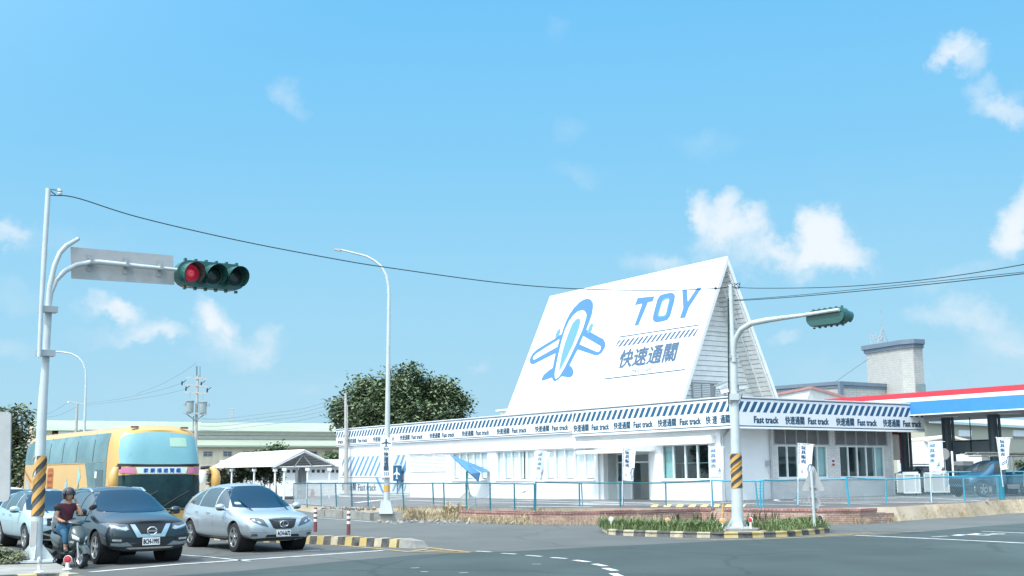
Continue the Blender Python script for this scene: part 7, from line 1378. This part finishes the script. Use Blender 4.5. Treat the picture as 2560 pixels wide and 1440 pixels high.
# ================================================================== scooter and rider
SB_ = G(172, 1418); sh = (HD * .97 + HL * .0).normalized(); srz = math.atan2(sh.y, sh.x) + .12
sc_ = T('scooter', 'dark grey motor scooter standing at the kerb by the tall signal pole', 'scooter', Vector((SB_.x, SB_.y, 0)), srz)
p_sc = paint('scooter dark paint', (.035, .055, .055), .2, .3); m_scdk = M('scooter plastic', (.03, .034, .036), .55, var=.15)
def skin_mesh(chains, radii, lvl=2, root=0):
    me = bpy.data.meshes.new('sk'); me.from_pydata([tuple(p) for p in chains[0]], chains[1], []); o = link(bpy.data.objects.new('sk', me)); o.modifiers.new('k', 'SKIN').use_smooth_shade = True
    for i, r in enumerate(radii): v = me.skin_vertices[0].data[i]; v.radius = (r, r) if isinstance(r, float) else r; v.use_root = i == root
    md = o.modifiers.new('s', 'SUBSURF'); md.levels = md.render_levels = lvl; dg = bpy.context.evaluated_depsgraph_get(); m2 = bpy.data.meshes.new_from_object(o.evaluated_get(dg)); out = MB(); out.v = [v.co.copy() for v in m2.vertices]; out.f = [list(p.vertices) for p in m2.polygons]; out.m = [0] * len(out.f); bpy.data.objects.remove(o); return out
# local frame: x forward, y left, z up; front wheel at x=.62, rear at x=-.62
for x, wd in ((.64, .1), (-.62, .12)):
    wv = piv('wheel', sc_); mb = MB(); r = .24; c = Vector((x, -wd / 2, r)); mb.lathe([(r * .62, 0), (r * .85, -.01), (r * .97, .02), (r, wd / 2), (r * .97, wd - .02), (r * .85, wd + .01), (r * .62, wd)], c, (0, 1, 0), 28); build('tyre', mb, m_tyre, wv, smooth=True, local=True)
    mb = MB(); mb.lathe([(r * .64, 0), (r * .58, .02), (r * .58, wd - .02), (r * .64, wd)], c, (0, 1, 0), 24)
    for k in range(5): a = 2 * PI * k / 5; mb.tube([(x, 0, r), (x + r * .6 * math.cos(a), 0, r + r * .6 * math.sin(a))], .016, 6)
    mb.lathe([(0, -.01), (.05, -.01), (.05, wd + .01), (0, wd + .01)], c, (0, 1, 0), 14); build('rim', mb, m_rim, wv, local=True)
mb = MB()
for s in (-.075, .075): mb.tube([(.64, s, .24), (.55, s, .6)], .025, 8)
build('fork', mb, m_steel, sc_, smooth=True, local=True)
fender = [[(.64 + .3 * math.cos(a) * 1.0, 0, .24 + .29 * math.sin(a)), (.64 + .28 * math.cos(a), .075, .24 + .27 * math.sin(a)), (.64 + .24 * math.cos(a), .085, .24 + .22 * math.sin(a))] for a in [math.radians(d) for d in (20, 50, 80, 110, 140, 165)]]
mb = MB()
for i, row in enumerate(fender): mb.v += [Vector((x, -y, z)) for x, y, z in row[::-1]] + [Vector(p) for p in row[1:]]
for i in range(5):
    for j in range(4): mb.f.append([i * 5 + j, i * 5 + j + 1, (i + 1) * 5 + j + 1, (i + 1) * 5 + j]); mb.m.append(0)
build('front_mudguard', mb, p_sc, sc_, smooth=True, local=True)
def ssl(name, rings, m, lvl=2): b, tr = subsurf(loft(rings), lvl); build(name, b, m, sc_, smooth=50, local=True); return tr
# front apron: rings run along x
apr = ssl('front_apron', [[(.30, 0, .38), (.30, .17, .40), (.30, .22, .6), (.28, .2, .85), (.27, .12, .95), (.27, 0, .97)], [(.42, 0, .36), (.40, .18, .40), (.44, .23, .62), (.42, .21, .82), (.38, .1, .93), (.38, 0, .95)], [(.56, 0, .40), (.5, .12, .45), (.58, .15, .62), (.55, .13, .76), (.46, .06, .88), (.46, 0, .89)], [(.62, 0, .46), (.56, .05, .5), (.64, .06, .62), (.6, .05, .72), (.5, .03, .84), (.5, 0, .85)]], p_sc)
for s in (1, -1):
    q = [(s * .05, .58), (s * .17, .64), (s * .18, .74), (s * .06, .66)]; hl = build('headlight', decal(apr, 'F', q, .006, 2), m_lamp, sc_, smooth=40, local=True); build('headlight_lens', decal(apr, 'F', [(s * .07, .615), (s * .12, .635), (s * .12, .69), (s * .07, .65)], .012, 2), m_fas, hl, local=True)
    build('indicator', decal(apr, 'F', [(s * .15, .54), (s * .2, .56), (s * .19, .6), (s * .14, .585)], .006, 1), m_plate, sc_, local=True)
ssl('floorboard', [[(-.32, 0, .24), (-.32, .12, .24), (-.32, .16, .3), (-.32, .14, .34), (-.32, .06, .35), (-.32, 0, .35)], [(.0, 0, .22), (.0, .13, .22), (.0, .19, .28), (.0, .17, .31), (.0, .08, .32), (.0, 0, .32)], [(.34, 0, .26), (.34, .13, .26), (.34, .19, .33), (.34, .17, .38), (.34, .08, .4), (.34, 0, .4)]], m_scdk)
ssl('rear_body', [[(-.95, 0, .58), (-.95, .05, .58), (-.97, .07, .66), (-.97, .07, .72), (-.95, .04, .76), (-.95, 0, .76)], [(-.6, 0, .42), (-.6, .13, .42), (-.6, .19, .55), (-.6, .18, .68), (-.6, .12, .74), (-.6, 0, .75)], [(-.3, 0, .34), (-.3, .13, .34), (-.3, .18, .46), (-.3, .17, .6), (-.28, .12, .7), (-.28, 0, .72)], [(-.2, 0, .36), (-.2, .1, .36), (-.2, .13, .46), (-.2, .12, .58), (-.2, .08, .66), (-.2, 0, .67)]], p_sc)
ssl('saddle', [[(-.9, 0, .76), (-.9, .09, .76), (-.9, .12, .79), (-.9, .11, .82), (-.9, .06, .83), (-.9, 0, .83)], [(-.5, 0, .74), (-.5, .13, .74), (-.5, .16, .77), (-.5, .14, .81), (-.5, .07, .82), (-.5, 0, .82)], [(-.2, 0, .7), (-.2, .1, .7), (-.18, .12, .73), (-.18, .1, .77), (-.2, .05, .78), (-.2, 0, .78)]], m_black)
mb = MB(); mb.box((-.45, .0, .28), (.5, .2, .2)); mb.tube([(-.3, -.2, .3), (-.9, -.2, .36)], .055, 10); build('engine', mb, m_scdk, sc_, local=True)
ssl('handlebar_cowl', [[(.2, 0, .94), (.2, .14, .95), (.2, .26, .99), (.2, .24, 1.03), (.2, .1, 1.06), (.2, 0, 1.07)], [(.32, 0, .92), (.32, .14, .93), (.32, .2, .97), (.31, .18, 1.01), (.3, .1, 1.05), (.3, 0, 1.06)], [(.42, 0, .92), (.42, .05, .93), (.42, .08, .95), (.4, .07, .98), (.4, .04, 1.0), (.4, 0, 1.0)]], p_sc)
mb = MB(); mb.tube([(.2, -.34, .99), (.24, -.2, 1.0), (.24, .2, 1.0), (.2, .34, .99)], .02, 8); mb.tube([(.27, -.34, .985), (.28, -.2, .99)], .008, 5); mb.tube([(.27, .34, .985), (.28, .2, .99)], .008, 5); build('handlebar', mb, m_black, sc_, smooth=True, local=True)
for s in (1, -1): mb = MB(); mb.tube([(.26, s * .2, 1.02), (.24, s * .3, 1.2), (.22, s * .36, 1.27)], .009, 6); mb.ball((.2, s * .4, 1.3), (.02, .1, .06), 12, 8, R=Matrix.Rotation(s * .3, 3, 'X')); build('mirror', mb, m_black, sc_, smooth=True, local=True)
mb = MB(); mb.ob((-.16, -.36, .3), (-.02, .04, 0), (-.36, 0, .0), (0, -.02, -.34)); build('side_flap', mb, m_scdk, sc_, local=True)
mb = MB(); mb.tube([(-.1, .12, .25), (-.16, .2, .02)], .012, 6); build('side_stand', mb, m_steel, sc_, local=True)
# rider: sits on the saddle, right foot (viewer's left) on the board, left foot on the road, left hand at the face
rd = T('person', 'scooter rider in maroon shirt and helmet resting a hand on their face', 'person', Vector((SB_.x, SB_.y, 0)), srz)
m_skin = M('skin', (.42, .24, .16), .55, var=.06, scale=8); m_shirt = M('maroon shirt', (.10, .02, .035), .85, var=.2, scale=6, bump=.3, bscale=14); m_jean = M('blue jeans', (.03, .115, .2), .85, var=.25, scale=6, bump=.2, bscale=20); m_shoe = M('dark shoe', (.03, .04, .045), .6, var=.2); m_hel = M('dark metallic helmet', (.05, .045, .05), .12, metal=.6, var=.15, scale=6, coat=1)
# body skin (head, neck, torso core, arms, legs) as one surface
V = []; E = []; Rr = []
def jv(p, r): V.append(p); Rr.append(r); return len(V) - 1
def je(a, b): E.append((a, b))
pel = jv((-.35, 0, .86), .115); ab = jv((-.33, 0, 1.03), .105); ch = jv((-.27, 0, 1.22), .125); nb = jv((-.23, .01, 1.37), .07); nk = jv((-.21, .01, 1.45), .055); hd = jv((-.19, .0, 1.56), .085); ht = jv((-.2, 0, 1.66), .08)
for a, b in ((pel, ab), (ab, ch), (ch, nb), (nb, nk), (nk, hd), (hd, ht)): je(a, b)
rsh = jv((-.25, -.19, 1.33), .062); rel = jv((-.12, -.3, 1.08), .043); rwr = jv((.13, -.27, 1.02), .032); rha = jv((.2, -.27, 1.015), .032)
lsh = jv((-.25, .19, 1.33), .062); lel = jv((-.02, .25, 1.12), .044); lwr = jv((-.07, .15, 1.38), .033); lha = jv((-.075, .12, 1.455), .03)
for a, b in ((nb, rsh), (rsh, rel), (rel, rwr), (rwr, rha), (nb, lsh), (lsh, lel), (lel, lwr), (lwr, lha)): je(a, b)
rhp = jv((-.31, -.12, .83), .08); rkn = jv((.12, -.16, .74), .068); ran = jv((.1, -.14, .40), .042); rft = jv((.2, -.15, .36), .035)
lhp = jv((-.31, .12, .83), .08); lkn = jv((.08, .27, .6), .066); lan = jv((-.03, .33, .12), .042); lft = jv((.1, .35, .05), .035)
for a, b in ((pel, rhp), (rhp, rkn), (rkn, ran), (ran, rft), (pel, lhp), (lhp, lkn), (lkn, lan), (lan, lft)): je(a, b)
# fingers: right hand grips the handlebar, left hand is open against the cheek
for k in range(4):
    y = -.25 - .022 * k; a = jv((.225, y, 1.025), .011); b = jv((.245, y, 1.005), .0095); c = jv((.225, y, .98), .009); je(rha, a); je(a, b); je(b, c)
a = jv((.19, -.24, 1.0), .011); b = jv((.215, -.225, .985), .0095); je(rha, a); je(a, b)
for k in range(4):
    o = Vector((-.085 + .018 * k, .105 - .008 * k, 1.49)); a = jv(tuple(o), .011); b = jv(tuple(o + Vector((-.002, -.012, .035))), .0098); c = jv(tuple(o + Vector((-.006, -.026, (.06, .07, .065, .05)[k]))), .009); je(lha, a); je(a, b); je(b, c)
a = jv((-.105, .115, 1.46), .012); b = jv((-.13, .1, 1.485), .01); je(lha, a); je(a, b)
bd_ = skin_mesh((V, E), Rr, 2, pel); build('body', bd_, m_skin, rd, smooth=70, local=True)
# face features and helmet
mb = MB(); hc_ = Vector((-.185, 0, 1.58)); fy = Matrix.Rotation(.25, 3, 'Z')
def FP_(x, y, z): return hc_ + fy @ Vector((x, y, z))
mb.ball(FP_(.02, 0, -.02), (.088, .07, .105), 16, 12, R=fy); mb.ball(FP_(.112, 0, -.03), (.018, .014, .026), 8, 6, R=fy); mb.tube([FP_(.098, -.022, -.075), FP_(.106, 0, -.073), FP_(.098, .022, -.075)], .006, 6); 
for s in (1, -1): mb.ball(FP_(-.0, s * .075, -.03), (.02, .01, .03), 8, 6)
build('face', mb, m_skin, rd, smooth=70, local=True); mb = MB()
for s in (1, -1): mb.ball(FP_(.093, s * .03, .0), (.01, .013, .007), 8, 5, R=fy); mb.tube([FP_(.096, s * .014, .02), FP_(.098, s * .045, .02)], .005, 5)
build('eye', mb, m_black, rd, local=True); mb = MB(); prof = []
for i in range(9): th = math.radians(8 + 92 * i / 8); prof.append((.142 * math.sin(th), .142 * math.cos(th)))
mb.lathe([(0, .143)] + prof + [(.138, -.04)], hc_ + Vector((-.012, 0, .035)), fy @ Vector((-.12, 0, 1)), 26)
for a in range(9):
    a0, a1 = math.radians(75 + a * 23), math.radians(75 + (a + 1) * 23); mb.quad(*[FP_(-.012 + r * math.cos(t), r * math.sin(t), z) for r, t, z in ((.14, a0, .02), (.14, a1, .02), (.122, a1, -.1), (.122, a0, -.1))])
build('helmet', mb, m_hel, rd, smooth=60, local=True); mb = MB(); mb.v = [FP_(-.0 + .15 * math.cos(t) * k, .15 * math.sin(t) * k, z) for t in [math.radians(-58 + 116 * i / 10) for i in range(11)] for k, z in ((.92, .085), (1.02, .045), (1.03, .02))]
for i in range(10):
    for j in range(2): mb.f.append([i * 3 + j, i * 3 + j + 1, i * 3 + j + 4, i * 3 + j + 3]); mb.m.append(0)
build('visor', mb, M('smoked visor', (.06, .06, .065), .06, metal=.7, var=0), rd, smooth=True, local=True); mb = MB(); mb.tube([FP_(-.0, -.085, -.06), FP_(.03, -.05, -.125), FP_(.03, .05, -.125), FP_(0, .085, -.06)], .006, 5); build('chin_strap', mb, m_black, rd, local=True)
# clothes follow the same joints, slightly larger
def cloth(name, pts, ed, rr, m): build(name, skin_mesh((pts, ed), rr, 2), m, rd, smooth=70, local=True)
cloth('shirt', [(-.355, 0, .86), (-.33, 0, 1.05), (-.27, 0, 1.22), (-.24, 0, 1.34), (-.23, .01, 1.39), (-.25, -.19, 1.335), (-.185, -.26, 1.2), (-.25, .19, 1.335), (-.13, .235, 1.22)], [(0, 1), (1, 2), (2, 3), (3, 4), (3, 5), (5, 6), (3, 7), (7, 8)], [(.185, .175), (.168, .15), (.175, .15), .125, .07, .08, .066, .08, .066], m_shirt)
cloth('jeans', [(-.355, 0, .93), (-.35, 0, .83), (-.3, -.12, .83), (.12, -.165, .75), (.125, -.15, .6), (.11, -.145, .5), (-.3, .12, .83), (.08, .27, .61), (.02, .31, .36), (0, .325, .24)], [(0, 1), (1, 2), (2, 3), (3, 4), (4, 5), (1, 6), (6, 7), (7, 8), (8, 9)], [(.18, .17), (.18, .17), .125, .09, .078, .072, .125, .088, .068, .062], m_jean)
for p, q, nm in (((.08, -.14, .375), (.25, -.16, .36), 'sandal'), ((-.05, .33, .045), (.14, .36, .04), 'shoe')): mb = MB(); a, b = Vector(p), Vector(q); c = (a + b) / 2; mb.ball(c, ((b - a).length * .62, .05, .05), 14, 8, R=Matrix.Rotation(math.atan2(b.y - a.y, b.x - a.x), 3, 'Z')); build(nm, mb, m_shoe, rd, smooth=True, local=True)
mb = MB(); mb.lathe([(.036, -.012), (.039, 0), (.036, .012)], (-.066, .158, 1.355), (-.05, -.1, .26), 14); build('wristwatch', mb, m_chrome, rd, smooth=True, local=True)

for o in (sc_, rd): o.scale = (.95, .95, .95)
